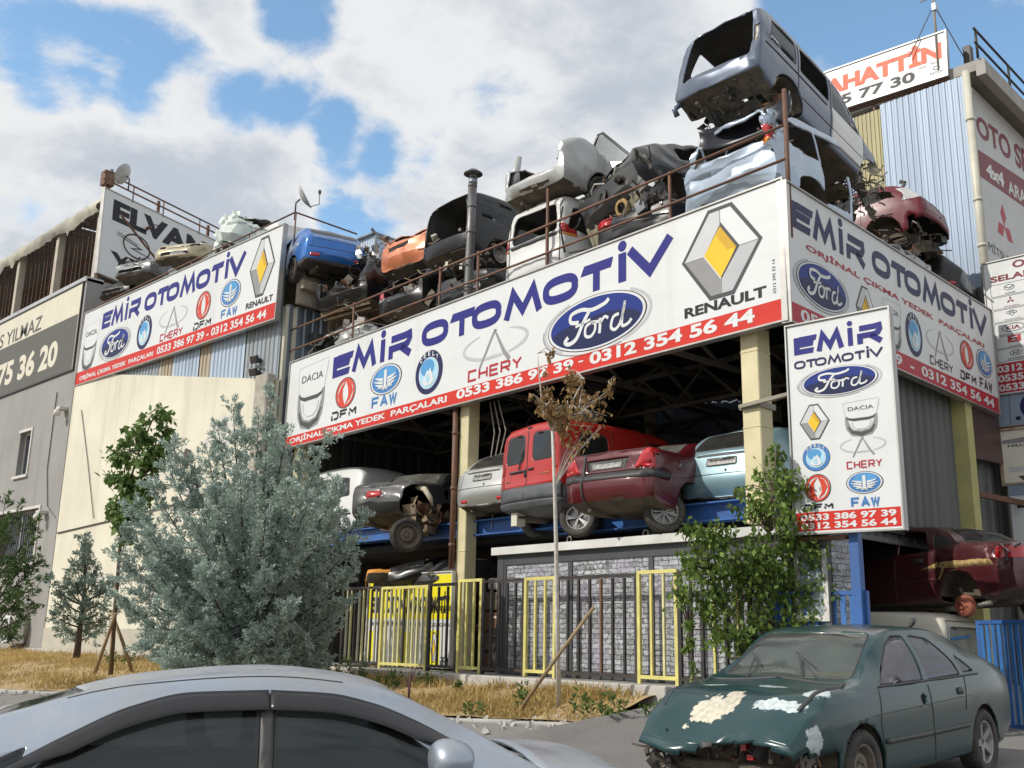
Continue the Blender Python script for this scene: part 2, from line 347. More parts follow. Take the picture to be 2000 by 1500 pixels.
# ------------------------------------------------------------------ the open two-storey shed
Z0, Z1, ZD = 1.05, 3.55, 7.78
def prism(mb, z0, z1, b0=.25, b1=8.9, inset=.22):
    pts = [S(14.1, b0, 0), S(.25, b0, 0), Vector((-6.8-inset, 13.0, 0)), Vector((-6.8-inset, K.y+b1-1, 0)), S(14.1, b1, 0)]; n = len(pts)
    mb.add([(p.x, p.y, z0) for p in pts]+[(p.x, p.y, z1) for p in pts], [tuple(range(n))[::-1], tuple(range(n, 2*n))]+[(i, (i+1) % n, n+(i+1) % n, n+i) for i in range(n)])
def shed():
    r = empty('open_shed', S(4, 3, Z0), label='open two-storey yellow-columned shed stacked with scrapped cars', cat='building')
    def part(mb, name, mt, **k):
        o = mb.build(name, mt, None); o.parent = r; o.matrix_parent_inverse = Matrix.Translation(-r.location); return o
    # front columns
    for a, w in ((.80, .30), (7.32, .27), (13.6, .27)):
        mb = MB(); sbox(mb, a-w/2, a+w/2, .18, .18+w, Z0 if a > 1 else 3.27, 7.76)
        for z in (1.9, 3.2, 4.6, 5.7)[0 if a > 1 else 2:]: sbox(mb, a-w/2-.008, a+w/2+.008, .172, .18+w+.008, z, z+.03)
        bevel(part(mb, 'column', m_cream), .012)
    for a in (2, 5.5, 9.2, 12.6):
        for b in (7.6,):
            mb = MB(); sbox(mb, a-.1, a+.1, b-.1, b+.1, Z0, 7.76); part(mb, 'column', m_cream)
    mb = MB(); mb.box((-7.0, 18.76, 3.6), (.26, .30, 6.9)); part(mb, 'column', mat('yellow_column', (.55,.5,.2), .55, scale=2, col2=(.38,.36,.16)))
    mb = MB()                                        # roof deck behind the signs
    prism(mb, ZD, ZD+.16); part(mb, 'roof_deck', m_conc)
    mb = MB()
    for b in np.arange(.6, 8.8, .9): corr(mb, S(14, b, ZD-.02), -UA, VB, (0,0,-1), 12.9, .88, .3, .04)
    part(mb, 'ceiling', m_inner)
    mb = MB()                                        # trusses running across the front-to-back span
    for a in (.8, 3.0, 5.2, 7.3, 9.5, 11.6, 13.6):
        mb.bar(S(a, .3, 6.95), S(a, 8.6, 6.95), .09); mb.bar(S(a, .3, 6.35), S(a, 8.6, 6.35), .08)
        bs = np.linspace(.3, 8.6, 9)
        for i in range(8):
            mb.bar(S(a, bs[i], 6.95 if i % 2 else 6.35), S(a, bs[i+1], 6.35 if i % 2 else 6.95), .05)
    for b in (.5, 2.2, 4.2, 6.2, 8.2):
        mb.bar(S(.2 if b < 1 else 1.1, b, 7.03), S(13.9, b, 7.03), .06, .1); 
    for b in (.42, 4.2):
        aa = np.linspace(.8, 13.6, 17)
        mb.bar(S(.8, b, 6.3), S(13.6, b, 6.3), .07)
        for i in range(16): mb.bar(S(aa[i], b, 6.98 if i % 2 else 6.3), S(aa[i+1], b, 6.3 if i % 2 else 6.98), .045)
    part(mb, 'truss', mat('dusty_truss_steel', (.22,.2,.16), .7, col2=(.13,.12,.1)))
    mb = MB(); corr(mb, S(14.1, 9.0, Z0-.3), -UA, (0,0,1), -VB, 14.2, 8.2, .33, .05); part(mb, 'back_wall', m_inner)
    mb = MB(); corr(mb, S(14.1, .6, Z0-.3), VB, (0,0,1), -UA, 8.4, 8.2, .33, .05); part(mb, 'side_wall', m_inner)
    # street side wall under the return sign: ribbed sheet, open at the corner
    mb = MB(); m = mat('grey_ribbed_sheet', (.16,.165,.162), .6, .15, scale=.9, col2=(.10,.105,.10), vec=(3,3,.25))
    corr(mb, (-7.15, 14.3, 3.27), (0,1,0), (0,0,1), (1,0,0), 4.4, 3.9, .30, .045)
    corr(mb, (-9.6, 12.8, .6), (0,1,0), (0,0,1), (1,0,0), 6.0, 2.9, .30, .045); corr(mb, (-7.17, 16.9, 2.9), (0,1,0), (0,0,1), (1,0,0), 1.75, .36, .30, .045)
    mb.box((-7.08, 16.35, 3.24), (.06, 4.7, .07)); corr(mb, (-7.2, 18.9, .6), (0,1,0), (0,0,1), (1,0,0), 3.2, 6.4, .42, .05)
    part(mb, 'side_wall', m)
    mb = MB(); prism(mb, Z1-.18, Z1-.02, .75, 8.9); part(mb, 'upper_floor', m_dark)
    for lo, hi, z in ((.6, 4.9, 3.40), (4.7, 9.1, 3.52), (8.6, 13.8, 3.62)):   # blue carrier beams along the front
        mb = MB(); sbox(mb, lo, hi, .50, .56, z, z+.24); sbox(mb, lo, hi, .36, .70, z+.24, z+.262); sbox(mb, lo, hi, .36, .70, z-.022, z)
        sbox(mb, lo, hi, 1.9, 1.96, z, z+.24); part(mb, 'carrier_beam', m_blue)
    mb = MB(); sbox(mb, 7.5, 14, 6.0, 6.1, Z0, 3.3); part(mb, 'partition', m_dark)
    # railing on the deck edge
    mb = MB()
    for z in (8.93, 8.40): mb.tube([S(-.02, .10, z), S(5, .10, z-.04), S(14.7, .10, z-.02)], .022, 6); 
    for z in (8.93, 8.40): mb.tube([S(14.7, .10, z-.02), S(14.7, 3.0, z-.02)], .02, 6)
    for a in (2.15, 5.01, 6.96, 8.17, 11.37, 14.7): mb.tube([S(a, .12, 7.3), S(a, .12, 8.95)], .027, 6)
    mb.tube([S(5.01, .13, 7.3), S(5.01, .13, 9.62)], .03, 6)
    for p in ((14.7, 8.9, 14.4, 8.0), (14.5, 8.4, 14.1, 7.6)): mb.tube([S(p[0], .12, p[1]), S(p[2], .12, p[3])], .012, 5)
    mb.tube([S(-.02, .12, 7.2), S(-.03, .12, 9.5)], .035, 6)
    part(mb, 'railing', m_rustbrown)
    pc = mat('pale_cable', (.4,.38,.33), .6)         # electric cables hanging by the left column and under the return sign
    for k in range(3):
        mb = MB(); a = 6.9-.12*k; pts = [S(a, .45, 6.0), S(a-.1-.04*k, .5, 5.4), S(a+.02, .5, 4.8), S(a+.15, .48, 4.2-.3*k)]; mb.tube(pts, .012, 5); part(mb, 'cable', pc)
    for y, zz in ((15.7, 4.9), (15.9, 3.7)):
        mb = MB(); mb.tube([(-6.93, y-.05, 6.05), (-6.92, y, 5.6), (-6.93, y+.05, zz+.4), (-6.92, y-.05, zz)], .014, 5); part(mb, 'cable', pc)
    mb = MB(); mb.tube([S(7.50, .11, 6.05), S(7.48, .11, 4.6), S(7.48, .11, 2.9)], .055, 10)
    for z in (5.4, 4.35, 3.3): mb.tube([S(7.49, .11, z), S(7.49, .11, z+.06)], .066, 10)
    part(mb, 'drainpipe', m_rustbrown)
    mb = MB(); mb.bar((-7.0, 18.76, 4.35), (-6.6, 20.6, 4.3), .07, .1); part(mb, 'brace', m_rustbrown)
    mb = MB(); mb.bar(S(.95, .12, 4.92), S(-.75, .05, 5.0), .05, .05); sbox(mb, .62, .98, .15, .52, 4.88, 4.96); part(mb, 'sign_bracket', mat('weathered_steel', (.3,.28,.22), .6, col2=(.2,.18,.14)))
    return r
shed_root = shed()
def flue():
    r = empty('flue_pipe', S(7.47, .28, 7.3), label='tall dark stove pipe with a rain cap above the long sign', cat='chimney')
    mb = MB(); m = mat('sooty_steel', (.09,.085,.085), .45, .6, scale=5, col2=(.2,.2,.2), vec=(1,1,.4))
    pts = [(0,0,0), (.02,0,.9), (.04,0,2.0), (.06,0,3.4)]; mb.tube(pts, .088, 14)
    for z in (.55, 1.05, 1.65, 2.2, 2.75, 3.2): mb.tube([(.012+.0145*z,0,z), (.012+.0145*z,0,z+.05)], .094, 14)
    o = mb.build('pipe', m, r)
    mb = MB(); mb.lathe([(.002,.13),(.08,.11),(.19,.03),(.195,.015),(.10,.045),(.10,0)], (.065,0,3.46), seg=20); mb.tube([(.065,0,3.38),(.065,0,3.5)], .085, 10); mb.build('rain_cap', m, r)
    mb = MB(); mb.tube([(.065,0,3.26),(.065,0,3.36)], .091, 14); mb.build('collar', m_galv, r)
flue()
# ------------------------------------------------------------------ left buildings
YL = 13.28
m_under_ = mat('dark_rag', (.09,.08,.07), .9)
def left_building():
    r = empty('yellow_building', (-27, YL+4, 1.1), label='cream walled workshop with ribbed sheet band and rooftop of car parts', cat='building')
    def part(mb, name, mt):
        o = mb.build(name, mt); o.parent = r; o.matrix_parent_inverse = Matrix.Translation(-r.location); return o
    m = streaked('cream_wall', (.68,.65,.53), (.57,.545,.44), (.37,.35,.29), .5, .5)
    mb = MB(); pl = [(-32.7,.8),(-20.9,.8),(-20.9,7.62),(-30.6,9.36),(-32.7,9.45)]; mb.add([(x, y, z) for y in (YL-.05, YL+.01) for x, z in pl], [(0,1,2,3,4),(9,8,7,6,5)]+[(i, (i+1)%5+0, (i+1)%5+5, i+5) for i in range(5)]); mb.b2((-32.7, YL+.06, .8), (-20.9, YL+.4, 9.5)); mb.b2((-21.25, YL+.4, .8), (-20.95, YL+9, 8.05)); part(mb, 'wall', m)
    mb = MB()
    for i, (x0, x1, mm) in enumerate(((-32.6,-29.5,0),(-29.5,-27.2,1),(-27.2,-26.4,2),(-26.4,-24.9,0),(-24.9,-24.3,2),(-24.3,-22.6,0),(-22.6,-21.0,1))):
        mb.mi = mm; corr(mb, (x0, YL+.045, 7.4), (1,0,0), (0,0,1), (0,-1,0), x1-x0, 3.6, .19, .03)
    for i, (y0, y1, mm) in enumerate(((0,1.2,3),(1.2,2.4,2),(2.4,3.6,3),(3.6,4.6,2),(4.6,8.8,3))):
        mb.mi = mm; corr(mb, (-20.93, YL+.05+y0, 5.0), (0,1,0), (0,0,1), (1,0,0), y1-y0-.01, 4.55, .24, .04)
    part(mb, 'cladding', [m_galvw, mat('galvanised_dull', (.34,.40,.46), .5, .35, scale=1, col2=(.27,.27,.25), vec=(4,4,.25)), mat('rust_stained_sheet', (.42,.41,.36), .6, .15, scale=1.1, col2=(.36,.25,.14), vec=(6,6,.2)), m_galv])
    mb = MB(); mb.b2((-32.6, YL+.1, 10.35), (-20.75, YL+9, 10.5)); mb.b2((-32.6, YL+.12, 10.5), (-24.2, YL+9, 11.45)); part(mb, 'roof', m_conc)
    mb = MB(); mm = mat('stained_fascia', (.42,.38,.30), .8, scale=2, col2=(.28,.25,.2))
    mb.b2((-21.2, YL+.15, 10.5), (-20.55, YL+9, 10.62)); mb.b2((-20.75, YL+.2, 9.55), (-20.62, YL+9, 10.48)); mb.b2((-20.62, YL+.2, 9.9), (-20.45, YL+9, 10.12)); part(mb, 'eaves', mm)
    mb = MB(); mb.tube([(-32.5, YL+.08, 11.9), (-20.85, YL+.08, 11.95)], .022, 6)
    for x in (-32.5, -29, -26, -23, -20.85): mb.tube([(x, YL+.1, 10.4), (x, YL+.1, 11.95)], .022, 6)
    mb.tube([(-20.85, YL+.08, 11.95), (-20.85, YL+2, 11.95)], .022, 6); part(mb, 'railing', m_rustbrown)
    mb = MB(); mb.tube([(-31.9, YL-.08, 8.4), (-31.0, YL-.08, 6.7), (-30.1, YL-.09, 4.9)], .014, 5); part(mb, 'cable', m_black); mb = MB(); mb.tube([(-32.6, YL-.08, 4.6), (-29, YL-.08, 4.75), (-25, YL-.09, 4.95), (-21.8, YL-.09, 5.3)], .02, 5); part(mb, 'cable', m_black)
    mb = MB(); mb.b2((-32.7,YL-.08,.8),(-21.2,YL-.052,1.75)); part(mb, 'plinth', mat('scuffed_plinth', (.5,.47,.38), .9, scale=1.5, col2=(.38,.36,.3)))
    pm = mat('pale_render_patch', (.66,.65,.60), .95, scale=2, col2=(.52,.50,.45)); rnd = random.Random(5)
    for cx, cz, rx, rz in ((-23.4,6.6,.8,.6),(-24.6,5.4,.9,.3),(-26.5,5.9,.7,.12),(-29.5,3.2,.5,.3)):
        mb = MB(); n = 18; mb.add([(cx+rx*math.cos(2*math.pi*i/n)*rnd.uniform(.6,1.1), YL-.054, cz+rz*math.sin(2*math.pi*i/n)*rnd.uniform(.6,1.1)) for i in range(n)], [tuple(range(n))]); part(mb, 'render_patch', pm)
    mb = MB(); mb.box((-24.9, YL-.09, 6.15), (.22,.08,.42), (0,R(20),0)); part(mb, 'vent_rag', m_under_)
    # broken render and pier at the right corner
    mb = MB(); mb.b2((-21.5, YL-.3, .9), (-20.95, YL-.06, 7.75)); bevel(part(mb, 'pier', mat('crumbling_render', (.46,.43,.37), .95, scale=3, col2=(.27,.25,.21), bump=.8, bscale=8)), .03)
left_building()
def grey_building():
    r = empty('grey_building', (-39, YL+4, 1.1), label='grey plastered building with barred window and torn steel frame storey on top', cat='building')
    def part(mb, name, mt, par=None):
        o = mb.build(name, mt); o.parent = par or r
        o.matrix_parent_inverse = Matrix.Translation(-r.location) if par is None else (Matrix.Translation(r.location) if False else Matrix.Translation(-r.location))
        return o
    m = streaked('grey_plaster', (.30,.295,.285), (.25,.245,.235), (.17,.165,.16), .6, .5)
    xr = -32.75; wins = [(-36.75, -35.75, 6.75, 8.25), (-37.9, -34.25, 3.75, 5.5)]
    mb = MB(); y0, y1 = YL-.05, YL+.35
    # wall pieced round the two window openings
    mb.b2((-60, y0, .6), (xr, y1, 3.75)); mb.b2((-60, y0, 3.75), (-37.9, y1, 5.5)); mb.b2((-34.25, y0, 3.75), (xr, y1, 5.5)); mb.b2((-60, y0, 5.5), (xr, y1, 6.75))
    mb.b2((-60, y0, 6.75), (-36.75, y1, 8.25)); mb.b2((-35.75, y0, 6.75), (xr, y1, 8.25)); mb.b2((-60, y0, 8.25), (xr, y1, 13.0)); mb.b2((xr-.3, y1, 9.0), (xr, YL+12, 13.0)); mb.b2((-60, YL+12, .6), (xr, YL+12.2, 13))
    part(mb, 'wall', m)
    mf = mat('window_frame_white', (.62,.60,.56), .5); gl = mat('dark_glass_flat', (.03,.035,.045), .08, spec=.8)
    for (a, b, c, d) in wins:
        mb = MB(); t = .07
        for lo, hi in (((a, YL+.12, c), (b, YL+.2, c+t)), ((a, YL+.12, d-t), (b, YL+.2, d)), ((a, YL+.12, c+t), (a+t, YL+.2, d-t)), ((b-t, YL+.12, c+t), (b, YL+.2, d-t)), (((a+b)/2-.03, YL+.125, c+t), ((a+b)/2+.03, YL+.19, d-t))): mb.b2(lo, hi)
        mb.b2((a-.12, YL-.13, c-.1), (b+.12, YL-.052, c-.01)); mb.b2((b+.01, YL-.09, c-.01), (b+.1, YL-.052, d+.1)); mb.b2((a-.1, YL-.09, d+.01), (b+.01, YL-.052, d+.1))
        w = part(mb, 'window', mf)
        mb = MB(); mb.b2((a+t, YL+.15, c+t), (b-t, YL+.17, d-t)); o = mb.build('pane', gl, w)
        if b-a > 2:
            mb = MB()
            for x in np.arange(a+.15, b-.1, .16): mb.tube([(x, YL+.02, c), (x, YL+.02, d)], .012, 5)
            for z in (c+.4, c+1.2): mb.tube([(a, YL+.02, z), (b, YL+.02, z)], .012, 5)
            mb.build('security_bars', m_black, w)
    mb = MB(); mb.lathe([(.75,0),(.62,0),(.62,.16),(.75,.16),(.75,0)], (-34.6, YL-.21, 1.75), 'Y', 32); part(mb, 'arch', mat('arch_plaster', (.35,.32,.29), .9))
    mb = MB(); mb.b2((-60, YL-.1, 12.9), (xr, YL+.5, 13.06)); part(mb, 'parapet', mat('parapet_sheet', (.5,.5,.5), .5, .3))
    # steel frame storey, ragged tarpaulin along its eaves
    mb = MB(); top = lambda x: 15.75
    for x in (-33.0, -36.4, -40, -43.6, -47.5): mb = MB(); mb.b2((x-.12, YL+.2, 13.06), (x+.12, YL+.44, 15.7)); part(mb, 'post', mat('bleached_post', (.5,.45,.38), .8))
    mb = MB(); rnd = random.Random(8)
    for i in range(40):
        x = -33.3-i*.38; mb.tube([(x, YL+.5, 13.0), (x+rnd.uniform(-.1,.1), YL+.5, 15.7)], .016, 5)
    for i in range(50):
        x = -33-rnd.random()*16; mb.tube([(x, YL+rnd.uniform(.6,4), 13+rnd.random()*2.4), (x+rnd.uniform(-1,1), YL+rnd.uniform(.5,4), 13+rnd.random()*2.4)], rnd.choice((.02,.03,.04)), 5)
    for b in (2, 4, 6, 8): mb.tube([(-33, YL+b, 15.5), (-60, YL+b, 15.5)], .06, 6)
    part(mb, 'scaffold', m_rustbrown)
    mb = MB(); corr(mb, (-35.6, YL+.3, 15.75), (-1,0,0), (0,1,.02), (0,0,1), 24, 9, .5, .04); corr(mb, (-33.3, YL+.3, 15.75), (-1,0,0), (0,1,.02), (0,0,1), 2.3, 2.2, .5, .04); mb.b2((-50,YL+9.3,12.9),(-33,YL+9.4,13.0)); part(mb, 'frame_roof', mat('brown_sheet', (.20,.18,.16), .8))
    mb = MB(); n = 140; rnd = random.Random(3); vs = []
    for i in range(n+1):
        x = -32.9-i*.2; nz_ = noise.noise(Vector((x*.7, 0, 0)))
        drop = .50+.16*nz_+rnd.uniform(-.03,.03)+(.2 if rnd.random() < .06 else 0)
        for t in (0, .25, .5, .75, 1):
            vs.append((x, YL+.12-.12*math.sin(t*3)+noise.noise(Vector((x*3, t*3, 5)))*.10, 15.95-drop*t))
    fs = []
    for i in range(n):
        for k in range(4): fs.append((i*5+k, i*5+k+1, i*5+k+6, i*5+k+5))
    mb.smooth = True; mb.add(vs, fs)
    mb.smooth = False; mb.b2((-60, YL+.2, 15.9), (-32.9, YL+.8, 16.0)); part(mb, 'tarpaulin', mat('torn_tarpaulin', (.52,.49,.40), .8, scale=.7, col2=(.2,.2,.19), bump=.3))
    mb = MB(); mb.tube([(-34.0, YL-.08, 9.3), (-34.0, YL-.08, 6.7), (-33.6, YL-.08, 5.5), (-32.9, YL-.06, 5.1)], .016, 5); part(mb, 'cable', m_black)
    # security lamps
    for x, z in ((-33.7, 5.25), (-33.15, 8.55)):
        l = empty('wall_lamp', (x, YL-.05, z), label='small white security lamp beside the barred window' if z < 6 else 'small white security lamp high on the grey wall corner', cat='lamp', group='wall lamps on the grey building')
        mb = MB(); mb.b2((-.15, -.28, 0), (.15, 0, .12)); bevel(mb.build('bracket', mf, l), .02)
        mb = MB(); mb.lathe([(.0,0),(.09,.02),(.12,.12),(.07,.22),(.0,.24)], (.05, -.3, -.22), seg=12); mb.build('head', mf, l)
    # ac unit at the foot
    l = empty('air_conditioner', (-34.4, YL-.35, 1.25), label='white air conditioner unit standing at the grey wall foot', cat='air conditioner')
    mb = MB(); mb.b2((-.5,-.2,0),(.5,.2,.85)); bevel(mb.build('casing', mat('white_casing', (.7,.7,.68), .4), l), .03)
    mb = MB(); mb.lathe([(.3,0),(.3,.03),(.27,.03),(.27,0)], (-.12,-.235,.43), 'Y', 24)
    for k in range(6): mb.bar((-.12+.28*math.cos(k*.52), -.215, .43+.28*math.sin(k*.52)), (-.12-.28*math.cos(k*.52), -.215, .43-.28*math.sin(k*.52)), .012)
    mb.build('fan_grille', m_black, l)
    mb = MB(); mb.b2((.22,-.212,.08),(.44,-.202,.78)); mb.build('vent', m_black, l)
grey_building()
# ------------------------------------------------------------------ tall building at the back right
XT, YT = -7.45, 21.8
def tower():
    r = empty('tall_workshop', (-12, YT+4, 1.0), label='tall pale blue ribbed-sheet workshop behind the shed', cat='building')
    def part(mb, name, mt):
        o = mb.build(name, mt); o.parent = r; o.matrix_parent_inverse = Matrix.Translation(-r.location); return o
    mb = MB(); mb.mi = 0; corr(mb, (XT-1.95, YT, .8), (1,0,0), (0,0,1), (0,-1,0), 1.95, 13.3, .14, .016)
    mb.mi = 1; corr(mb, (XT-2.6, YT+.005, .8), (1,0,0), (0,0,1), (0,-1,0), .65, 13.2, .10, .02)
    mb.mi = 0; corr(mb, (XT-9, YT, .8), (1,0,0), (0,0,1), (0,-1,0), 6.4, 13.2, .14, .016)
    part(mb, 'cladding', [mat('pale_blue_sheet', (.34,.42,.53), .5, .12, scale=.7, col2=(.24,.30,.39), vec=(7,7,.15)), m_fibre])
    mb = MB(); mb.b2((XT-9, YT+.1, .8), (XT-.05, YT+12, 14.0)); part(mb, 'wall', mat('pale_side_wall', (.5,.5,.5), .7))
    mb = MB(); mb.b2((XT-9.1, YT+.05, 14.15), (XT+.45, YT+12.2, 14.4)); mb.b2((XT+.3, YT-.05, 13.95), (XT+.5, YT+12.2, 14.3)); part(mb, 'eaves', mat('grey_eaves', (.40,.38,.35), .7, col2=(.28,.27,.25)))
    mb = MB(); mb.tube([(XT+.10, YT-.12, 14.1), (XT+.10, YT-.12, 7.4)], .085, 12)
    for z in (12.9, 11.0, 9.95, 8.7): mb.tube([(XT+.10, YT-.12, z), (XT+.10, YT-.12, z+.07)], .1, 12)
    part(mb, 'drainpipe', mat('cream_pvc', (.6,.58,.48), .5))
    mb = MB()
    for z in (14.75, 15.1): mb.tube([(XT+.35, YT-.1, z), (XT+.35, YT+12, z)], .03, 6); pass
    for y in range(0, 12, 2): mb.tube([(XT+.35, YT+y, 14.4), (XT+.35, YT+y, 15.1)], .03, 6)
    mb.box((XT-.05, YT+.6, 14.75), (.16, .2, .7)); part(mb, 'railing', m_black)
    a = empty('antenna_mast', (-7.95, YT-.05, 14.4), label='thin antenna mast with guy wire on top of the tall workshop', cat='antenna')
    mb = MB(); mb.tube([(0,0,0),(.02,0,2.6)], .03, 6); mb.tube([(-.3,0,1.9),(.3,0,1.9)], .015, 5); mb.tube([(-.2,0,2.2),(.25,.1,2.15)], .012, 5); mb.build('mast', mat('weathered_steel', (.3,.28,.22), .6), a)
    mb = MB(); mb.tube([(.02,0,1.7),(-.6,-.1,.55)], .012, 5); mb.tube([(.02,0,1.7),(.4,.5,.4)], .012, 5); mb.build('guy_wire', m_black, a)
    mb = MB(); mb.box((.03,0,1.62), (.12,.12,.2)); bevel(mb.build('junction_box', m_galvw, a), .02)
tower()
def far_shed():
    r = empty('rooftop_hut', (-30, 27, 14), label='small pale corrugated hut on a roof far behind the blue hatchback', cat='hut')
    c = at(730, 480, 36); r.location = c; r.rotation_euler[2] = 0
    mb = MB(); corr(mb, (-.9, 0, -.6), (1,0,0), (0,0,1), (0,-1,0), 1.0, 1.0, .14, .02); corr(mb, (.1, 0, -.6), (0,1,0), (0,0,1), (1,0,0), 2.4, 1.0, .14, .02); mb.box((-.4, 1.2, -.12), (.96, 2.3, .9)); mb.build('cladding', m_galvw, r)
    mb = MB(); mb.box((-.4, 1.15, .44), (1.12, 2.6, .06)); mb.box((.12, -.03, -.1), (.06, .06, 1.0)); mb.build('roof', m_galv, r)
    mb = MB(); mb.b2((-.6, .3, -c.z+1), (0, 2, -.6)); mb.build('support', m_conc, r)
far_shed()
# ------------------------------------------------------------------ lettering
_txt = {}
def text_mesh(s, bold=.02, shear=0.0):
    k = (s, bold, shear)
    if k not in _txt:
        c = bpy.data.curves.new('lettering', 'FONT'); c.body = s; c.size = 1; c.offset = bold; c.shear = shear; c.resolution_u = 4; c.fill_mode = 'FRONT'
        o = bpy.data.objects.new('lettering', c); me = o.to_mesh()
        vs = [(v.co.x, v.co.y) for v in me.vertices]; fs = [tuple(p.vertices) for p in me.polygons]
        o.to_mesh_clear(); bpy.data.objects.remove(o); bpy.data.curves.remove(c)
        xs = [v[0] for v in vs]; ys = [v[1] for v in vs]
        _txt[k] = (vs, fs, min(xs), max(xs), min(ys), max(ys))
    return _txt[k]
def ink(name, col, rough=.45):
    return mat('print_'+name, col, rough, var=.10, scale=2.2, spec=.25)
INK = dict(white=streaked('print_white', (.63,.645,.65), (.60,.615,.62), (.43,.42,.38), .35, .34, .42, .04), blue=ink('blue', (.020,.020,.19)), navy=ink('navy', (.016,.018,.085)), red=ink('red', (.56,.030,.018)), redd=ink('dull_red', (.42,.03,.045)), cream=ink('cream', (.74,.70,.60)),
    black=ink('black', (.02,.02,.025)), grey=ink('grey', (.27,.27,.27)), lgrey=ink('light_grey', (.55,.56,.57)), dgrey=ink('dark_grey', (.075,.075,.08)), silver=ink('silver', (.46,.47,.49)), oval=ink('oval_blue', (.012,.03,.21)), oval2=ink('oval_navy', (.010,.016,.07)),
    yellow=ink('yellow', (.78,.50,.03)), amber=ink('amber', (.60,.36,.03)), sky=ink('sky_blue', (.09,.30,.58)), pale=ink('pale_blue', (.38,.62,.76)), coral=ink('coral', (.60,.06,.03)), maroon=ink('maroon', (.20,.03,.04)), lemon=ink('lemon', (.80,.70,.02)), faw=ink('mid_blue', (.06,.20,.47)),
    slate=ink('slate', (.11,.105,.09)), orange=ink('orange_red', (.72,.12,.05)), bluegrey=ink('blue_grey', (.25,.31,.40)), ivory=ink('ivory', (.66,.62,.50)))
def waves(m):
    nt = m.node_tree; b = nt.nodes['Principled BSDF']; bp = nt.nodes.new('ShaderNodeBump'); bp.inputs['Strength'].default_value = .35; bp.inputs['Distance'].default_value = .05
    nt.links.new(_noise(nt, 1.1, 2, .4, vec=(1,1,1.8)), bp.inputs['Height']); nt.links.new(bp.outputs[0], b.inputs['Normal'])
for k_ in ('white', 'red', 'blue'): waves(INK[k_])
class Board:
    def __init__(s, name, label, o, U, V, W, H, th=.10, board='white', frame=None, cat='sign', group=None, edge=.03):
        s.o, s.U, s.V = Vector(o), Vector(U).normalized(), Vector(V).normalized(); s.N = s.U.cross(s.V).normalized(); s.W, s.H = W, H
        s.root = empty(name, s.o+s.U*W/2, label=label, cat=cat, group=group)
        s.rot = Matrix((s.U, s.V, s.N)).transposed()
        mb = MB(); mb.box(s.P(W/2, H/2, 0)-s.N*th/2, (W, H, th), s.rot); bevel(s.put(mb, 'board', INK[board]), .006)
        if frame:
            mb = MB(); e = edge
            for (u0, u1, v0, v1) in ((-e, W+e, -e, 0), (-e, W+e, H, H+e), (-e, 0, 0, H), (W, W+e, 0, H)):
                mb.box(s.P((u0+u1)/2, (v0+v1)/2, 0)-s.N*(th/2-.012), (u1-u0, v1-v0, th+.03), s.rot)
            s.put(mb, 'frame', frame)
    def P(s, u, v, l=0): return s.o+s.U*u+s.V*v+s.N*(.003*l)
    def put(s, mb, name, mats, parent=None):
        o = mb.build(name, mats, recalc=False); o.parent = s.root; o.matrix_parent_inverse = Matrix.Translation(-s.root.location)
        if parent: o.parent = parent; o.matrix_parent_inverse = parent.matrix_parent_inverse.copy() if False else Matrix.Identity(4); 
        return o
    # -- flat print, l = layer
    def poly(s, mb, pts, l=1): mb.add([s.P(u, v, l) for u, v in pts], [tuple(range(len(pts)))])
    def rect(s, mb, u0, v0, u1, v1, l=1): s.poly(mb, [(u0,v0),(u1,v0),(u1,v1),(u0,v1)], l)
    def ell(s, mb, cx, cy, rx, ry, l=1, n=48): s.poly(mb, [(cx+rx*math.cos(2*math.pi*k/n), cy+ry*math.sin(2*math.pi*k/n)) for k in range(n)], l)
    def ring(s, mb, cx, cy, rx, ry, w, l=1, t0=0, t1=360, n=48, w2=None):
        w2 = w if w2 is None else w2; vs = []; fs = []
        for k in range(n+1):
            t = R(lerp(t0, t1, k/n)); ww = lerp(w, w2, k/n); c, d = math.cos(t), math.sin(t)
            vs += [s.P(cx+rx*c, cy+ry*d, l), s.P(cx+(rx-ww)*c, cy+(ry-ww)*d, l)]
        for k in range(n): fs.append((2*k+1, 2*k, 2*k+2, 2*k+3)[::-1])
        mb.add(vs, fs)
    def stroke(s, mb, pts, w, l=1):
        P = [Vector(p) for p in pts]; n = len(P); L, Rr = [], []
        for i in range(n):
            d0 = (P[i]-P[i-1]).normalized() if i else (P[1]-P[0]).normalized(); d1 = (P[i+1]-P[i]).normalized() if i < n-1 else d0
            m = d0+d1
            m = m.normalized() if m.length > .1 else d1
            nn = Vector((-m.y, m.x)); k = min(2.2, 1/max(.3, nn.dot(Vector((-d0.y, d0.x)))))
            ww = (w[i] if isinstance(w, (list, tuple)) else w)/2*k
            L.append(P[i]+nn*ww); Rr.append(P[i]-nn*ww)
        vs = []
        for a, b in zip(L, Rr): vs += [s.P(a.x, a.y, l), s.P(b.x, b.y, l)]
        mb.add(vs, [(2*i+1, 2*i+3, 2*i+2, 2*i) for i in range(n-1)])
    def text(s, mb, t, u0, v0, u1, v1, l=2, bold=.025, shear=0.0, v0b=None, v1b=None):
        vs, fs, x0, x1, y0, y1 = text_mesh(t, bold, shear)
        out = []
        for x, y in vs:
            f = (x-x0)/(x1-x0); g = (y-y0)/(y1-y0); lo = v0 if v0b is None else lerp(v0, v0b, f); hi = v1 if v1b is None else lerp(v1, v1b, f)
            out.append(s.P(lerp(u0, u1, f), lerp(lo, hi, g), l))
        mb.add(out, fs)
    def letters(s, name, t, box, col, **k):
        mb = MB(); s.text(mb, t, *box, **k); return s.put(mb, name, INK[col])
